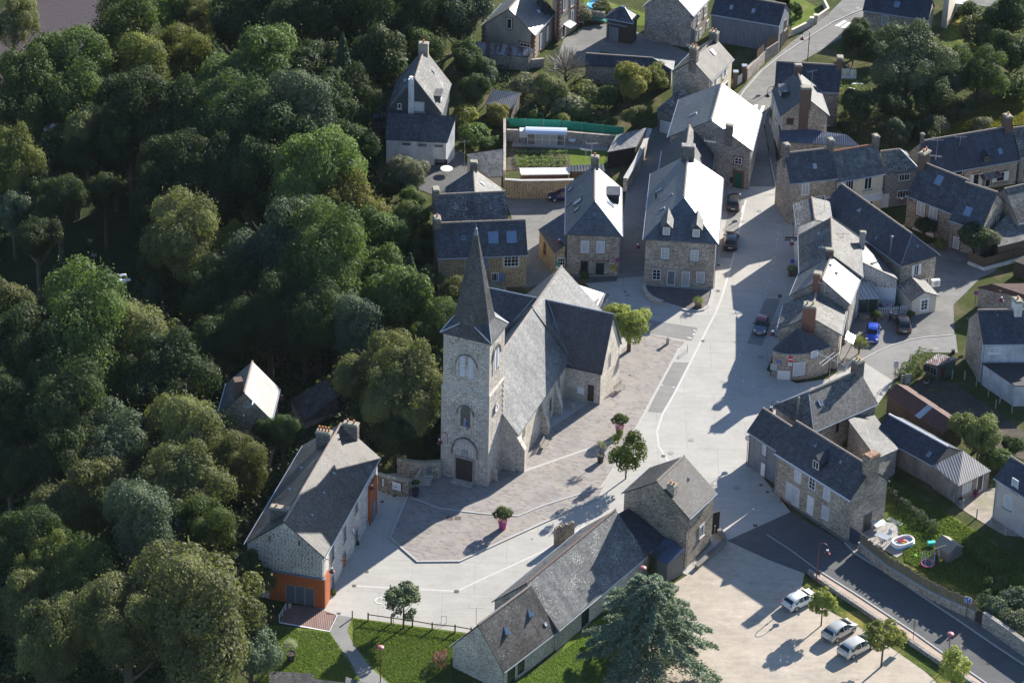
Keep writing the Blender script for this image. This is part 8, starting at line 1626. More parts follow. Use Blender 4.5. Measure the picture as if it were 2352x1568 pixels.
# terrace low wall by the dormer house
ps=[U2(2008,335),U2(2012,370),U2(2030,410),U2(2065,445),U2(2110,475),U2(2165,498),U2(2190,500)]
wall('low_wall','low curved rubble wall edging the terrace of the dormer house',ps,.55,.45,'stone_lime','wall')
strip('kerb',[U2(2190,505),U2(2351,540),U3(100,555),U3(200,562),U3(265,550),U3(305,515),U3(335,430),U3(345,370)],.3,0,'kerb',h=.14)
wall('lane_wall','long stone wall with flat coping along the lane',[T5(228,610),T5(330,440),T5(400,290),T5(455,150)],1.9,.55,'stone_lime','wall','kerb')
wall('garden_wall','tall stone wall holding up the shed row above the courtyard',[T4(960,430),T4(1110,440),T4(1420,437),T4(1590,432)],2.6,.4,'stone_yellow','wall','kerb')
wall('garden_wall','narrow garden wall beside the ribbed slate garage',[T4(958,330),T4(960,40),T1(958,1230)],2.4,.35,'stone_grey','wall')
r,X=wall('garden_wall','stone wall below the green netting fence',[T1(980,1290),T1(1550,1310),T1(1960,1345)],1.7,.35,'stone_grey','wall')
def fence(name,label,pts,h,mat,gap=0.,post=None,th=.05,z=0.,bw=.14,jag=0,cat='fence',postm=None,rails=None):
    X=[gp(p,0)+Z*z for p in pts];c=sum(X)/len(X);r=thing(name,(c[0],c[1],z),label,cat);m=MB();rr=random.Random(5)
    for a,b in zip(X[:-1],X[1:]):
        l=np.linalg.norm(b-a);d=(b-a)/l;n=np.array([-d[1],d[0],0]);k=max(1,int(l/(bw+gap)))
        for i in range(k):
            hh=h+(rr.random()-.5)*jag;m.box(a+d*(i+.5)*l/k+Z*hh/2+n*(.022 if gap==0 else .0)*(i%2),(l/k*1.03 if gap==0 else bw*.94,th*(.5 if gap==0 else 1),hh),ax=(d,n,Z))
    m.build('boards',mat,r)
    if rails:
        m=MB()
        for a,b in zip(X[:-1],X[1:]):
            for zz in rails: m.beam(a+Z*zz*h,b+Z*zz*h,.03,4)
        m.build('rail',mat,r)
    if post:
        for a,b in zip(X[:-1],X[1:]):
            l=np.linalg.norm(b-a);k=max(1,int(l/post))
            for i in range(k+1): m=MB();m.beam(a+(b-a)*i/k,a+(b-a)*i/k+Z*(h+.1),.045,6);m.build('post',postm or 'wood_brown',r)
    return r
fence('net_fence','green netting fence on top of the garden wall',[T1(985,1225),T1(1480,1245),T1(2050,1310)],1.25,'net_green',0,post=2.2,z=1.1,bw=.6,postm='steel')
wall('retaining_wall','long rubble wall with wooden fence on top along the lower road',[V2(838,345),V2(1100,560),V2(1500,800),V2(1905,985)],1.05,.5,'stone_brown','wall','kerb')
fence('wooden_fence','jagged vertical board fence on the long rubble wall by the lower road',[V2(840,350),V2(1100,560),V2(1500,800),V2(1905,985)],1.2,'fence_wood',0,jag=.34,z=1.13,bw=.2,th=.08)
wall('retaining_wall','ivy topped stone retaining wall at the right edge of the lower road',[V2(1975,1040),V2(2160,1170),V2(2351,1310),V2(2500,1410)],1.9,.5,'stone_dark','wall')
g0=gp(V2(1905,990));g1=gp(V2(1975,1040));m=MB();d=(g1-g0)/np.linalg.norm(g1-g0);m.box((g0+g1)/2+Z*.8,(np.linalg.norm(g1-g0)*.8,.08,1.6),ax=(d,np.array([d[1],-d[0],0]),Z));tag(m.build('garden_gate','dark_wood',base=(g0+g1)/2),'dark plank gate between the fenced wall and the ivy wall','gate')
g0=gp(V1(1600,1290));g1=gp(V1(1695,1345));d=(g1-g0)/np.linalg.norm(g1-g0);m=MB();m.box((g0+g1)/2+Z*.95,(np.linalg.norm(g1-g0),.08,1.9),ax=(d,np.array([d[1],-d[0],0]),Z));tag(m.build('metal_gate','clad_dark',base=(g0+g1)/2),'dark blue solid metal gate beside the stone house gable','gate')
wall('low_wall','low mossy rubble wall between verge and pavement of the lower road',[V2(375,560),V2(480,645),V2(950,965),V2(1270,1185),V2(1520,1355),V2(1960,1645)],.55,.4,'stone_dark','wall')
# post and rail fence on the lawn
X=[gp(U5(1315,995)),gp(U5(1527,1025)),gp(U5(1722,1052)),gp(U5(1903,1083)),gp(U5(2113,1103)),gp(U5(2260,1130))];r=thing('rail_fence',X[2],'low brown post and rail fence between lawn and plaza','fence')
for q in X: m=MB();m.box(q+Z*.52,(.16,.16,1.1));m.build('post','wood_brown',r)
m=MB()
for a,b in zip(X[:-1],X[1:]): m.beam(a+Z*.85,b+Z*.85,.06,6)
m.build('rail','wood_brown',r)
g=gp(U5(1170,972));m=MB();m.box(g+Z*.5,(.12,.12,1.0));tag(m.build('bollard','wood_brown',base=g),'single short brown post where path meets plaza','bollard')
post_sign(U5(1545,1045),1.7,'small round sign seen from behind beside the lawn tree',lambda r,g,H:disc(r,g+Z*(H-.2),(.2,-1,0),.28,'zinc','sign_back'),mat='wood_brown')
# ramp handrail
r=thing('handrail',gp(U5(530,950)),'white tubular handrail beside the timber deck','handrail');m=MB();a=gp(U5(500,1005));b=gp(U5(560,900));m.path([a,a+Z*.9,b+Z*.9,b],.035,6);m.beam(a+Z*.5,b+Z*.5,.025,5);m.beam((a+b)/2,(a+b)/2+Z*.9,.025,5);m.build('rail','white_paint',r)
# flags
X=gp(U5(1150,200),3.0);r=thing('flags',X,'small cluster of red white and blue flags on the town hall wall','flags');A,d,n=wallplane(HS['hall'],side_of(HS['hall'],'r'))
for k,(c1,an) in enumerate((('blue_sign',-.3),('white_paint',.0),('red_sign',.3))):
    e=X+Z*.8+n*.35+d*an*1.6;m=MB();m.beam(X-n*.2,e,.02,5);m.build('flagpole','white_paint',r);m=MB();m.hull([e,e-Z*.55+d*.05,e-Z*.6+d*.32,e-Z*.1+d*.3],[q+n*.01 for q in (e,e-Z*.55+d*.05,e-Z*.6+d*.32,e-Z*.1+d*.3)]);m.build('flag',c1,r)
for p,l in ((U5(1062,435),'lower black wrought iron sign bracket on the town hall wall'),(U5(1175,205),'upper black wrought iron sign bracket on the town hall wall')):
    X=plane_hit(p,A,n);m=MB();m.beam(X,X+n*.9,.03,5);m.beam(X-Z*.35,X+n*.6,.02,4);tag(m.build('iron_bracket','black_plastic',base=X),l,'bracket')
# stone benches with timber top along the car park
def lbench(pts,label,w=.55,h=.5):
    X=[gp(p) for p in pts];c=sum(X)/len(X);r=thing('long_bench',c,label,'bench');m=MB();t=MB()
    for a,b in zip(X[:-1],X[1:]):
        d=(b-a)/np.linalg.norm(b-a);n=np.array([-d[1],d[0],0]);l=np.linalg.norm(b-a);m.box((a+b)/2+Z*(h-.1)/2,(l*.96,w*.8,h-.1),ax=(d,n,Z));t.box((a+b)/2+Z*h,(l+.02,w,.09),ax=(d,n,Z))
    m.build('base','stone_lime2',r);t.build('seat','wood_slats_grey',r)
lbench([U7(1990,790),U7(2090,710)],'short timber topped stone bench beside the cedar');lbench([U6(2260,1325),V1(330,1430),V1(455,1320)],'long timber topped bench wall beside the stone house')
lbench([V1(455,1320),V1(440,1270),V1(400,1215),V1(370,1180)],'curved slatted bench end by the boarded screen')
r,_=wall('timber_screen','dark slatted timber screen on the right side of the stone house',[V1(310,1235),V1(400,1210)],2.9,.12,'dark_boards','screen')
g=gp(V1(360,1285));m=MB();m.beam(g,g+Z*1.9,.03,5);m.lathe(g+Z*1.9,[(.06,0),(.06,.12)],8);tag(m.build('marker_post','steel',base=g),'thin pale post with round top behind the curved bench','post')
g=gp(V1(1015,990));m=MB();a=gp(V1(965,945));b=gp(V1(1060,1003));m.path([a,a+Z*.95,b+Z*.95,b],.035,6);m.beam(a+Z*.3,b+Z*.9,.025,4);m.beam(a+Z*.9,b+Z*.3,.025,4);tag(m.build('cross_barrier','maroon',base=g),'dark cross braced barrier in front of the roller garage door','barrier')
# garden of the stone house: tables, pool, toys
def table(p,w,d_,h,label,mat,rz,legs='white_paint',name='garden_table'):
    g=gp(p);r=thing(name,g,label,'table');ax=(np.array([math.cos(rz),math.sin(rz),0]),np.array([-math.sin(rz),math.cos(rz),0]),Z);m=MB();m.box(g+Z*h,(w,d_,.05),ax=ax);m.build('tabletop',mat,r)
    for i in(-1,1):
        for j in(-1,1): q=g+ax[0]*i*(w/2-.1)+ax[1]*j*(d_/2-.1);m=MB();m.beam(q,q+Z*h,.03,5);m.build('leg',legs,r)
table(V2(1022,150),1.6,1.0,.74,'white plastic garden table nearest the open back door','white_paint',.5);table(V2(1050,265),1.7,1.0,.74,'grey glass topped garden table near the pool','pale_glass',-.6,'steel')
def round_table(p,R_,label,mat='white_paint'):
    g=gp(p);r=thing('round_table',g,label,'table');m=MB();m.lathe(g+Z*.72,[(R_,0),(R_,.04)],24);m.build('tabletop',mat,r);m=MB();m.beam(g+Z*.7,g+Z*.35,.03,5);
    for k in range(4): a=k*1.57+.5;m.beam(g+Z*.4,g+np.array([math.cos(a)*R_*.7,math.sin(a)*R_*.7,0]),.02,4)
    m.build('stand','steel',r)
round_table(T4(428,215),.82,'round pale table on the terrace below the whitewashed wall');round_table(T1(1580,1330),.5,'small white round table on the patio by the greenhouse');round_table(U3(1950,540),.75,'grey oval table behind the white fence','pale_glass')
def chair(p,label,rz=0,mat='white_paint'):
    g=gp(p);r=thing('garden_chair',g,label,'chair',rz=rz,local=True);m=MB();m.box((0,0,.43),(.48,.46,.05));m.build('seat',mat,r);m=MB();m.box((0,.24,.70),(.46,.05,.5));m.build('backrest',mat,r)
    for i in(-1,1):
        for j in(-1,1): m=MB();m.beam((i*.2,j*.19,0),(i*.2,j*.19,.43),.025,5);m.build('leg',mat,r)
chair(V2(1110,222),'white garden chair between the glass table and the pool',-.8);chair(T1(1612,1315),'white chair beside the small round patio table',-1.5);chair(V2(1040,280),'white garden chair in front of the glass topped table',2.2)
g=gp(V2(1160,150));r=thing('drying_rack',g,'folding laundry rack above the paddling pool','laundry rack');m=MB();u=np.array([.8,-.6,0]);v=np.array([.6,.8,0])
for k in range(8): m.beam(g+Z*1.0-u*.9+v*(-.3+k*.085),g+Z*1.0+u*.9+v*(-.3+k*.085),.012,4)
for s in(-1,1): m.beam(g+Z*1.0+u*s*.9-v*.3,g+Z*1.0+u*s*.9+v*.3,.02,4)
m.build('rack','white_paint',r);m=MB()
for s in(-1,1): m.beam(g+u*.5*s-v*.3,g+Z*1.0-u*.3*s+v*.25,.02,4);m.beam(g+u*.5*s+v*.3,g+Z*1.0-u*.3*s-v*.25,.02,4)
m.build('leg_frame','white_paint',r)
def pool():
    g=gp(V2(1235,295));r=thing('paddling_pool',g,'oval inflatable paddling pool with red and yellow toys floating','paddling pool');a0=.55
    def ov(t,A,B,z): x=A*math.copysign(abs(math.cos(t))**.75,math.cos(t));y=B*math.copysign(abs(math.sin(t))**.75,math.sin(t));return g+np.array([x*math.cos(a0)-y*math.sin(a0),x*math.sin(a0)+y*math.cos(a0),z])
    T_=np.linspace(0,2*math.pi,33)
    for i,(z,mt) in enumerate(((.14,'pool_blue'),(.34,'white_paint'),(.52,'white_paint'))): m=MB();m.path([ov(t,1.35-.03*i,.85-.03*i,z) for t in T_],.13,8);m.build('ring',mt,r,smooth=True)
    m=MB();m.poly([ov(t,1.28,.78,.36) for t in T_[:-1]]);m.build('water','pool_water',r)
    g2=g+Z*.42;o=thing('inflatable_toy',g2,'red and yellow inflatable toy in the paddling pool','toy');m=MB();m.path([g2+[-.6,.0,0],g2+[-.1,.05,.1],g2+[.5,-.1,0]],.12,7);m.path([g2+[0,.05,.1],g2+[.05,.3,.3]],.09,7);m.build('body','toy_red',o,smooth=True);m=MB();m.path([g2+[-.1,-.2,0],g2+[.3,-.3,0]],.08,6);m.build('float','yellow_b',o)
pool()
def tramp():
    g=gp(V2(1465,490));r=thing('trampoline',g,'small pink toddler trampoline with blue poles and net','trampoline');m=MB();T_=np.linspace(0,2*math.pi,17);m.path([g+np.array([math.cos(t)*.72,math.sin(t)*.72,.35]) for t in T_],.08,6);m.build('frame','trunk_pink',r);m=MB();m.lathe(g+Z*.33,[(.68,0),(.66,.02)],16);m.build('jumping_mat','black_plastic',r)
    for k in range(6): t=k*1.047;m=MB();q=g+np.array([math.cos(t)*.72,math.sin(t)*.72,0]);m.beam(q,q+Z*1.7,.035,6);m.build('pole','pool_blue',r)
    m=MB();m.path([g+np.array([math.cos(t)*.70,math.sin(t)*.70,1.65]) for t in T_],.02,4);m.path([g+np.array([math.cos(t)*.70,math.sin(t)*.70,1.1]) for t in T_],.015,4);m.build('net_band','terracotta',r)
tramp()
g=gp(V2(1500,315));m=MB();m.box(g+Z*.5,(.9,.5,.35),rz=.2);m.beam(g,g+Z*.4,.03,4);tag(m.build('toy_bench','turq',base=g),'turquoise toy seat beside the wooden playhouse','toy')
g=gp(V2(1352,405));m=MB();m.lathe(g,[(.28,0),(.22,.15),(.1,.25)],8);tag(m.build('sand_toy','yellowg',base=g) if 'yellowg' in MAT else m.build('sand_toy','turq',base=g),'small green toy on the grass below the pool','toy')
g=gp(V2(1580,480));r=thing('swing_frame',g,'wooden swing bar propped in front of the playhouse','swing');m=MB();m.beam(g,g+np.array([-.4,0,2.2]),.05,5);m.beam(g+np.array([-.4,0,2.2])-[.5,.2,0],g+np.array([.6,.5,2.35]),.07,5);m.build('timber_frame','wood_grey',r);m=MB();m.lathe(g+np.array([.1,.1,.5]),[(.2,0),(.2,.1)],8);m.build('swing_seat','yellow_b',r)
g=gp(V2(957,325),1.4);m=MB();m.box(g+Z*.3,(.45,.3,.3),rz=-.6);tag(m.build('letter_box','white_paint',base=g),'white letter box on the board fence','letter box')
# greenhouse and container tank
def greenhouse():
    P=[gp(T1(1170,1335)),gp(T1(1510,1345))];d=(P[1]-P[0])/np.linalg.norm(P[1]-P[0]);n=np.array([-d[1],d[0],0]);l=np.linalg.norm(P[1]-P[0]);r=thing('greenhouse',(P[0]+P[1])/2,'white framed greenhouse with curved plastic roof by the vegetable garden','greenhouse');m=MB();c=(P[0]+P[1])/2
    for k in range(6):
        q=P[0]+d*l*k/5
        for s in(0,1.6): m.beam(q+n*s,q+n*s+Z*1.75,.035,5)
    for zz in(.05,.9,1.75):
        for s in(0,1.6): m.beam(P[0]+n*s+Z*zz,P[1]+n*s+Z*zz,.03,5)
    m.build('frame','white_paint',r);m=MB();m.box(c+Z*.9+n*.04,(l*.6,.02,1.6),ax=(d,n,Z));m.box(c+Z*.9+n*1.56,(l,.02,1.6),ax=(d,n,Z));m.build('side_panel','poly_pale',r)
    m=MB();pr0=[(math.cos(t)*.95,math.sin(t)*.5) for t in np.linspace(.15,math.pi-.15,8)]
    for (a,b),(e,f) in zip(pr0[:-1],pr0[1:]): m.hull([P[0]-d*.3+n*(.8+a)+Z*(1.7+b),P[1]+d*.3+n*(.8+a)+Z*(1.7+b),P[1]+d*.3+n*(.8+e)+Z*(1.7+f),P[0]-d*.3+n*(.8+e)+Z*(1.7+f)],[x+Z*.03 for x in (P[0]-d*.3+n*(.8+a)+Z*(1.7+b),P[1]+d*.3+n*(.8+a)+Z*(1.7+b),P[1]+d*.3+n*(.8+e)+Z*(1.7+f),P[0]-d*.3+n*(.8+e)+Z*(1.7+f))])
    m.build('roof_panel','poly_blue',r)
glass('poly_pale',(.40,.43,.40),.35);glass('poly_blue',(.50,.56,.68),.3);greenhouse()
g=gp(T1(1130,1300));r=thing('water_tank',g,'white caged plastic water tank left of the greenhouse','water tank');m=MB();m.box(g+Z*1.35,(1.0,1.0,1.0));m.build('tank','container',r);m=MB()
for i in range(5):
    for s in(-.52,.52): m.beam(g+np.array([-.52+i*.26,s,.85]),g+np.array([-.52+i*.26,s,1.85]),.015,4);m.beam(g+np.array([s,-.52+i*.26,.85]),g+np.array([s,-.52+i*.26,1.85]),.015,4)
m.build('cage','steel',r);m=MB()
for sx_ in(-.45,.45):
    for sy_ in(-.45,.45): m.beam(g+np.array([sx_,sy_,0]),g+np.array([sx_,sy_,.85]),.05,5)
m.build('stand','blue_sign',r)
# vegetable garden cloches
for i,(x,h_) in enumerate(((642,700),(662,700),(685,698),(708,702),(722,700),(740,698),(768,705),(780,708),(797,708))):
    g=gp(T3(x,h_));m=MB();m.lathe(g,[(.24,0),(.22,.7),(.17,1.0),(.03,1.25)],9);tag(m.build('cloche','cloche_white',base=g),'tall white plastic cloche standing in the garden row by the hedge','cloche','white cloches over tomato plants')
plain('cloche_white',(.62,.66,.60),.4,var=.15) if 'cloche_white' not in MAT else None
for p,l,w_ in ((T3(765,830),'white plastic tray in front of the cabbage row',1.0),(T3(820,785),'white tunnel cover over the middle cabbage row',1.6),(T3(725,722),'long white fleece strip at the foot of the cloches',2.6)):
    g=gp(p);m=MB();m.box(g+Z*.15,(w_,.45,.28));tag(m.build('plant_cover','cloche_white',base=g),l,'plant cover')
# white picket fence, person, heat pump
fence('picket_fence','white picket fence in front of the courtyard terrace',[U3(1865,590),U3(1960,590),U3(2055,585)],1.05,'white_paint',.09,rails=(.25,.8),bw=.11);fence('picket_gate','white picket gate beside the cream cottage',[U3(2060,590),U3(2130,588)],1.25,'white_paint',.08,rails=(.2,.8),bw=.11,cat='gate');fence('trellis','white lattice trellis panel next to the garage door',[U3(2018,440),U3(2045,440)],1.9,'white_paint',.12,rails=(.1,.3,.5,.7,.9),bw=.06);fence('trellis','white lattice panel at the cottage corner',[U3(2135,585),U3(2168,583)],1.4,'white_paint',.1,rails=(.1,.3,.5,.7,.9),bw=.06)
wall('low_wall','low stone wall under the white picket fence',[U3(1690,625),U3(1860,632),U3(2050,618)],.5,.35,'stone_lime2','wall')
g=gp(U4(1530,150));m=MB();m.box(g+Z*1.3,(1.1,.5,.9),rz=.2);r=thing('heat_pump',g,'white heat pump unit on the wall behind the cottage','heat pump');m.build('casing','white_paint',r);m=MB();m.beam(g+np.array([.1,-.30,1.3]),g+np.array([.1,-.26,1.3]),.33,14);m.build('fan_grille','kerb',r)
g=gp(U3(1950,505),.74);m=MB();m.box(g+Z*.1,(.4,.3,.2));tag(m.build('red_box','trunk_pink',base=g),'bright pink box on the oval courtyard table','box')
for p,l,s in ((U3(2030,465),'green bin beside the lattice panel',.5),(U4(1700,715),'black box on the corner of the blue roofed house',.4),(V3(760,850),'bright clutter by the garden door',.3)): g=gp(p);m=MB();m.box(g+Z*s*.6,(s,s,s*1.2));tag(m.build('bin' if 'bin' in l else 'box','net_green' if 'bin' in l else 'black_plastic',base=g),l,'bin' if 'bin' in l else 'box')
# round above ground pool and play items at the top
g=gp(T1(1800,95));r=thing('round_pool',g,'round blue framed pool partly hidden by shrubs at the top edge','swimming pool');m=MB();m.lathe(g,[(1.35,0),(1.4,.9),(1.3,.95),(1.28,.8)],24);m.build('pool_wall','pool_blue',r);m=MB();m.lathe(g+Z*.7,[(1.3,0),(1.28,.02)],20);m.build('water','pool_water2',r)
g=gp(T1(1655,225));r=thing('plant_stand',g,'white tiered plant stand at the school house corner','plant stand')
for k in range(4): m=MB();m.box(g+Z*(.4+k*.42),(1.1,.5,.05));m.build('shelf','white_paint',r)
m=MB()
for i in(-1,1): m.beam(g+[i*.5,0,0],g+[i*.5,0,1.8],.03,4)
m.build('upright','white_paint',r)
g=gp(T1(1845,215));m=MB();m.box(g+Z*.7,(2.2,1.0,.06),rz=-.4);m.beam(g-[0,0,0],g+Z*.7,.06,5);tag(m.build('green_table','turq2',base=g),'green tennis table leaf standing in the school yard','table')
# overgrown garden debris, antennas
def aerial(p,z,label,h=2.,rz=.3,l=1.6,els=9):
    X=gp(p,z);r=thing('tv_aerial',X-Z*h,label,'TV aerial','television aerials');m=MB();m.beam(X-Z*h,X+Z*.15,.025,5);m.build('mast','steel',r);d=np.array([math.cos(rz),math.sin(rz),0]);n=np.array([-d[1],d[0],0]);m=MB();m.beam(X-d*l/2,X+d*l/2,.018,4)
    for i in range(els): q=X-d*l/2+d*l*(i+.5)/els;m.beam(q-n*.22,q+n*.22,.010,4)
    m.beam(X-d*l/2-n*.05,X-d*l/2+Z*.3-n*.3,.012,4);m.beam(X-d*l/2+n*.05,X-d*l/2+Z*.3+n*.3,.012,4);m.build('yagi','steel',r)
for p,z,l,h,rz in ((T1(1765,1320),9.6,'upper aerial over the shop house chimney',1.6,.1),(T1(1710,1378),9.0,'lower aerial over the shop house chimney',1.2,-.3),(T1(595,1300),6.5,'tall aerial by the lichen covered chimney',4.5,.4),(T2(620,415),10.,'wide aerial over the cream fronted house',1.5,.05),(T3(410,655),9.6,'dish shaped aerial over the white walled house',2.6,.5),(T3(520,1155),5.5,'long white aerial over the blue corrugated roof',2.5,.15),(T6(525,670),8.6,'aerial on the small lichen covered roof',2.6,.15),(T6(1560,140),8.6,'aerial behind the double potted chimney',3.,.1),(T6(1540,285),9.4,'white comb aerial on the double potted chimney',.5,-.2),(T6(550,1130),9.6,'long aerial over the bakery chimney',1.,-.25),(T6(690,1000),8.4,'aerial on the far bakery slope',3.2,.1),(U3(1380,300),9.8,'aerial in front of the red chimney',1.6,.3),(V1(1870,645),7.6,'comb aerial on the near chimney of the stone house',2.2,0.1),(U5(2310,880),6.4,'thin aerial on the ridge end of the low stone wing',2.2,.0),(T2(780,1300),9.5,'small aerial on the dormer house ridge',.5,-.3),(T6(1770,110),7.4,'far aerial in the meadow behind the long house',3.,.1)): aerial(p,z,l,h,rz)
def big_aerial():
    g=gp(V1(1,1));b=gp(U4(560,980),5.5);X=b+Z*3.2;r=thing('large_aerial',b,'large multi armed aerial rising beside the two potted chimney','TV aerial');m=MB();m.beam(b,X,.035,5);m.build('mast','steel',r);m=MB();d=np.array([.9,-.4,0]);d/=np.linalg.norm(d);e=np.array([.6,.8,0])
    m.beam(X-d*2.2+Z*.5,X+d*2.0-Z*.4,.03,4);m.beam(X-e*1.9+d*.0,X+e*1.9,.025,4);m.beam(X-e*1.6-d*.5,X+e*1.6-d*.5,.025,4)
    for k in range(8): q=X-d*2.2+Z*.5+(d*4.2-Z*.9)*k/8;m.beam(q-e*.2,q+e*.2,.012,4)
    m.beam(X+d*2.0-Z*.4-e*.2-Z*.3,X+d*2.0-Z*.4+e*1.6+Z*.5,.03,4);m.build('yagi','white_paint',r)
big_aerial()
for p,z,l,R_ in ((V1(1822,760),5.0,'grey satellite dish on the gable of the stone house',.38),(T2(840,890),8.6,'white satellite dish above the tall gable house roof',.33),(T2(1392,898),5.6,'grey satellite dish under the eave of the white walled house',.33),(T2(630,1045),7.0,'pale satellite dish lying on the tall gable house slope',.3)):
    X=gp(p,z);n=np.array([.5,-.8,.35]);n/=np.linalg.norm(n);r=thing('satellite_dish',X,l,'satellite dish','satellite dishes');m=MB();m.beam(X-n*.02,X+n*.04,R_*.7,14,R_);m.build('dish','zinc',r);m=MB();m.beam(X,X+n*.4-Z*.2,.02,4);m.beam(X-n*.02,X-n*.25-Z*.25,.03,4);m.build('arm','steel',r)
# walls of upper gardens
wall('garden_wall','pale coped stone wall curving beside the upper road lawn',[T2(1530,330),T2(1700,245),T2(1712,215)],.9,.3,'stone_lime','wall','render_cap');wall('garden_wall','pale coped stone wall beyond the gate pillars on the upper road',[T2(1745,215),T2(1865,130),T2(1820,40)],.9,.3,'stone_lime','wall','render_cap')
for p,l in ((T2(1712,240),'left pale stone gate pillar on the upper road'),(T2(1748,215),'right pale stone gate pillar on the upper road')): g=gp(p);r=thing('gate_pillar',g,l,'gate pillar','gate pillars');m=MB();m.box(g+Z*.65,(.5,.5,1.3));m.build('shaft','stone_lime',r);m=MB();m.box(g+Z*1.35,(.62,.62,.12));m.build('cap','render_cap',r)
for p,l in ((T2(1090,745),'brick gate pillar with grey cap left of the picket gate'),(T2(1010,800),'brick gate pillar with grey cap nearest the cream house')): g=gp(p);r=thing('gate_pillar',g,l,'gate pillar','gate pillars');m=MB();m.box(g+Z*1.2,(.6,.6,2.4));m.build('shaft','brick_dark',r);m=MB();m.box(g+Z*2.45,(.75,.75,.14));m.build('cap','zinc',r)
fence('picket_gate','white picket gate between the brick pillars',[T2(1025,790),T2(1080,750)],1.4,'white_paint',.08,rails=(.2,.8),bw=.08,cat='gate')
wall('garden_wall','rubble wall climbing beside the upper road below the clad garage',[T2(1110,735),T2(1200,650),T2(1270,575)],1.8,.4,'stone_grey','wall');wall('garden_wall','rubble wall with sawtooth fence next to the clad garage',[T2(1290,550),T2(1395,485)],1.8,.4,'stone_grey','wall')
fence('wooden_fence','upper sawtooth plank fence beside the clad garage',[T2(1290,552),T2(1390,487)],1.3,'wood_brown',.0,z=1.8,bw=.16,jag=.3);fence('wooden_fence','lower sawtooth plank fence on the climbing rubble wall',[T2(1205,645),T2(1268,578)],1.2,'wood_brown',.0,z=1.8,bw=.16,jag=.3)
wall('garden_wall','weathered wall across the end of the school yard',[T1(1650,175),T1(1880,205)],1.6,.35,'stone_dark','wall');wall('garden_wall','rubble wall below the tin lean-to',[T1(1030,590),T1(1120,630),T1(1320,610)],1.3,.4,'stone_grey','wall')
fence('board_fence','brown woven fence panels below the corner tree',[T6(1840,1265),T6(1985,1320),T6(2250,1245),T6(2400,1190)],1.6,'wood_brown',0,post=2.2,bw=.2);wall('low_wall','white concrete base under the woven fence panels',[T6(1838,1275),T6(1982,1335),T6(2258,1260),T6(2400,1215)],.4,.3,'render_white','wall')
def concrete_post(p,l,h=1.3): g=gp(p);m=MB();m.box(g+Z*h/2,(.12,.12,h));tag(m.build('concrete_post','concrete_obj',base=g),l,'fence post','concrete fence posts')
for p,l in ((U4(1690,955),'concrete post left of the shed at the vegetable garden'),(U4(1805,960),'concrete post behind the tall concrete post'),(U4(1912,1020),'third concrete post along the shaded garden'),(U4(2023,1110),'concrete post near the middle of the shaded garden fence'),(U4(2090,1225),'concrete post beside the shaded garden path'),(U4(2128,1180),'concrete post behind the shaded path'),(U4(2240,1265),'tall concrete post near the annex hedge'),(V3(1550,1170),'concrete post at the corner of the striped shed'),(V3(1655,1240),'concrete post beside the blue grey water butt'),(V3(1810,1345),'dark topped concrete post at the lawn edge'),(V3(1970,1440),'concrete post on the drive edge'),(V3(2135,1540),'concrete post lowest on the drive edge')): concrete_post(p,l)
g=gp(U4(1265,1000));r=thing('concrete_posts_stack',g,'leaning grey slab and post behind the rusty shed','slab');m=MB();m.box(g+Z*.7,(1.3,.12,1.4),rz=.4);m.build('slab','concrete_obj',r)
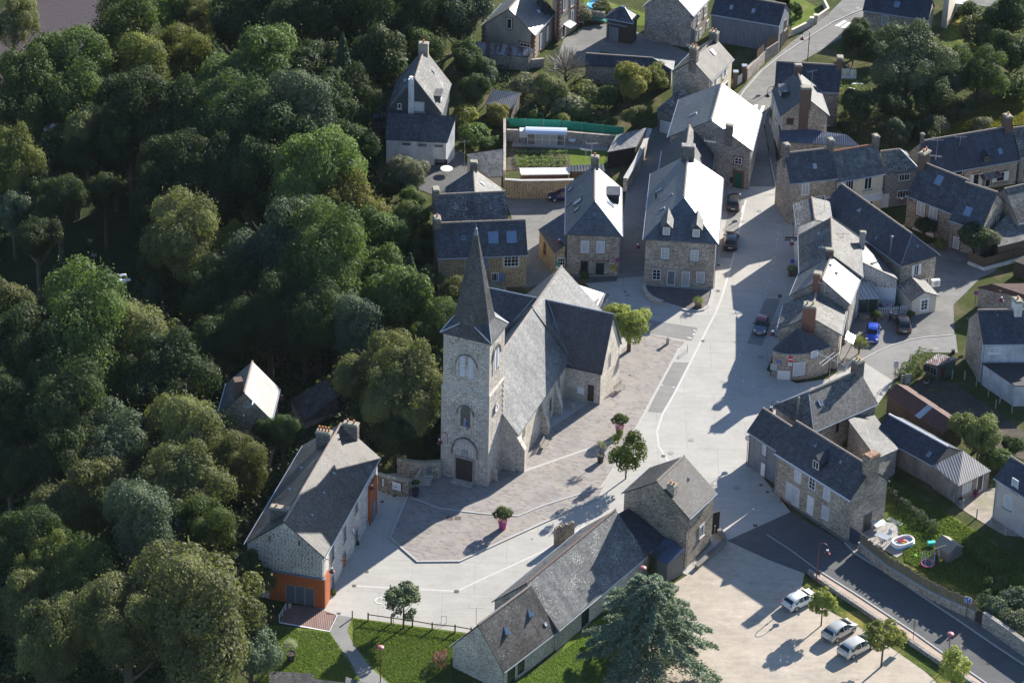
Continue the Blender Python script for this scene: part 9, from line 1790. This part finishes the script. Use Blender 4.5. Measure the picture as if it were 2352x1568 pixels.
# person by the fence
def person(p,rz,label):
    g=gp(p);r=thing('person',g,label,'person',rz=rz,local=True)
    J={'hip':(0,0,.93),'bel':(0,.02,1.08),'che':(0,-.03,1.30),'nec':(0,-.08,1.45),'hd1':(0,-.10,1.55),'hd2':(0,-.12,1.68),'lk':(-.11,-.03,.5),'la':(-.12,.03,.08),'lt':(-.13,-.15,.04),'rk':(.11,-.03,.5),'ra':(.13,.03,.08),'rt':(.14,-.15,.04),'lh':(-.10,0,.88),'rh':(.10,0,.88),'ls':(-.18,-.03,1.38),'le':(-.26,-.05,1.12),'lw':(-.22,-.28,1.02),'rs':(.18,-.03,1.38),'re':(.26,-.05,1.12),'rw':(.22,-.28,1.02)}
    E_=[('hip','bel'),('bel','che'),('che','nec'),('nec','hd1'),('hd1','hd2'),('hip','lh'),('lh','lk'),('lk','la'),('la','lt'),('hip','rh'),('rh','rk'),('rk','ra'),('ra','rt'),('che','ls'),('ls','le'),('le','lw'),('che','rs'),('rs','re'),('re','rw')]
    Rd={'hip':.15,'bel':.13,'che':.15,'nec':.055,'hd1':.075,'hd2':.09,'lh':.095,'rh':.095,'lk':.06,'rk':.06,'la':.045,'ra':.045,'lt':.04,'rt':.04,'ls':.065,'rs':.065,'le':.045,'re':.045,'lw':.03,'rw':.03}
    for s,w in ((-1,'lw'),(1,'rw')):
        b=J[w];J[w+'p']=(b[0],b[1]-.08,b[2]-.02);Rd[w+'p']=.03;E_.append((w,w+'p'))
        for k in range(4): J[w+str(k)]=(b[0]+(k-1.5)*.022,b[1]-.155+.01*abs(k-1),b[2]-.05);Rd[w+str(k)]=.009;E_.append((w+'p',w+str(k)))
        J[w+'t']=(b[0]-s*.055,b[1]-.08,b[2]+.01);Rd[w+'t']=.010;E_.append((w,w+'t'))
    ks=list(J);me=bpy.data.meshes.new('body');me.from_pydata([J[k] for k in ks],[(ks.index(a),ks.index(b)) for a,b in E_],[]);me.materials.append(MAT['skin']);o=bpy.data.objects.new('body',me);SC.collection.objects.link(o);o.parent=r
    md=o.modifiers.new('skin','SKIN');
    for i,k in enumerate(ks): me.skin_vertices[0].data[i].radius=(Rd[k],Rd[k]);me.skin_vertices[0].data[i].use_root=(k=='hip')
    s2=o.modifiers.new('sub','SUBSURF');s2.levels=2;s2.render_levels=2
    def shell(nm,keys,mat,f):
        kk=[k for k in ks if k in keys];ed=[(kk.index(a),kk.index(b)) for a,b in E_ if a in kk and b in kk];me=bpy.data.meshes.new(nm);me.from_pydata([J[k] for k in kk],ed,[]);me.materials.append(MAT[mat]);c=bpy.data.objects.new(nm,me);SC.collection.objects.link(c);c.parent=r;c.modifiers.new('skin','SKIN')
        for i,k in enumerate(kk): me.skin_vertices[0].data[i].radius=(Rd[k]*f,Rd[k]*f);me.skin_vertices[0].data[i].use_root=(i==0)
        q=c.modifiers.new('sub','SUBSURF');q.levels=2;q.render_levels=2
    shell('jacket',('hip','bel','che','ls','le','lw','rs','re','rw'),'navy_cloth',1.22);shell('trousers',('hip','lh','lk','la','rh','rk','ra'),'dark_cloth',1.2)
    m=MB();m.lathe((0,-.10,1.66),[(.1,-.05),(.108,.03),(.08,.1),(.01,.135)],12);m.build('hair','grey_hair',r,smooth=True);m=MB();m.lathe((0,-.215,1.62),[(.004,-.02),(.016,0),(.004,.03)],6);m.build('nose','skin',r)
person(U3(1972,668),2.9,'person in blue jacket and dark trousers standing at the white picket fence')
# window boxes / plants by town hall wall
for p,l in ((U5(990,735),'leafy plant under the nearest town hall side window'),(U5(1213,280),'leafy plant under the farther town hall side window')): tree(p,9,'leaf_mid','small',l,base=(p[0],p[1]+4),cat='plant',name='plant',trunk=False)
# painted marks in bays and plaza studs
for p in (U5(1428,812),): 
    g=gp(p);m=MB()
    for k in range(14): t=k/14*5.0;m.poly([g+np.array([math.cos(t)*.5,math.sin(t)*.5,.03]),g+np.array([math.cos(t)*.62,math.sin(t)*.62,.03]),g+np.array([math.cos(t+.36)*.62,math.sin(t+.36)*.62,.03]),g+np.array([math.cos(t+.36)*.5,math.sin(t+.36)*.5,.03])])
    m.box(g+[.5,.3,.02],(1.0,.12,.02));tag(m.build('painted_mark','marking'),kind='structure')
for a,b in ((U3(165,780),U3(180,765)),(U3(115,800),U3(155,812)),(U3(170,735),U3(192,745)),(U3(880,665),U3(905,668)),(T5(1285,858),T5(1310,862)),(T5(1188,850),T5(1208,852)),(U2(2165,1238),U2(2188,1241)),(U2(2275,1258),U2(2297,1262))): strip('bay_mark',[a,b],.12,.02,'marking')
m=MB();g=gp(T5(1312,775));tx=[(T5(1303,805),T5(1312,740))]
strip('painted_lettering',[T5(1305,805),T5(1318,740)],.22,.016,'marking_dots')
rr=random.Random(3)
for p in [U3(915,65),U3(905,122),U3(892,176),U3(880,232),U3(868,290),U3(854,345),U3(838,402),U3(630,902),U3(597,960),U3(563,1022),U3(540,1084),U3(557,1147),U3(627,1205),U3(725,1250),U3(842,1285),T5(1637,770),T5(1636,840),T5(1635,920),T5(1635,1000),T5(1626,1055),T5(1625,1108)]:
    g=gp(p);m=MB();m.lathe((g[0],g[1],0),[(.09,0),(.09,.03),(.04,.045)],8);tag(m.build('road_stud','white_paint',base=(g[0],g[1],0)),'small white stud set into the plaza marking the traffic lane','road stud','white studs marking the lane across the plaza')
# thin summer haze between the aircraft and the village
m=MB();m.hull([(-260,-20,-14),(260,-20,-14),(260,700,-14),(-260,700,-14)],[(-260,-20,236),(260,-20,236),(260,700,236),(-260,700,236)]);hz_=m.build('haze','cobble');hm=bpy.data.materials.new('haze');hm.use_nodes=True;nt=hm.node_tree;nt.nodes.remove(nt.nodes['Principled BSDF']);pv=nt.nodes.new('ShaderNodeVolumePrincipled');pv.inputs['Density'].default_value=.000014;pv.inputs['Color'].default_value=(.75,.85,1,1);L(nt,pv.outputs[0],nt.nodes['Material Output'].inputs['Volume']);hz_.data.materials.clear();hz_.data.materials.append(hm);tag(hz_,kind='stuff')
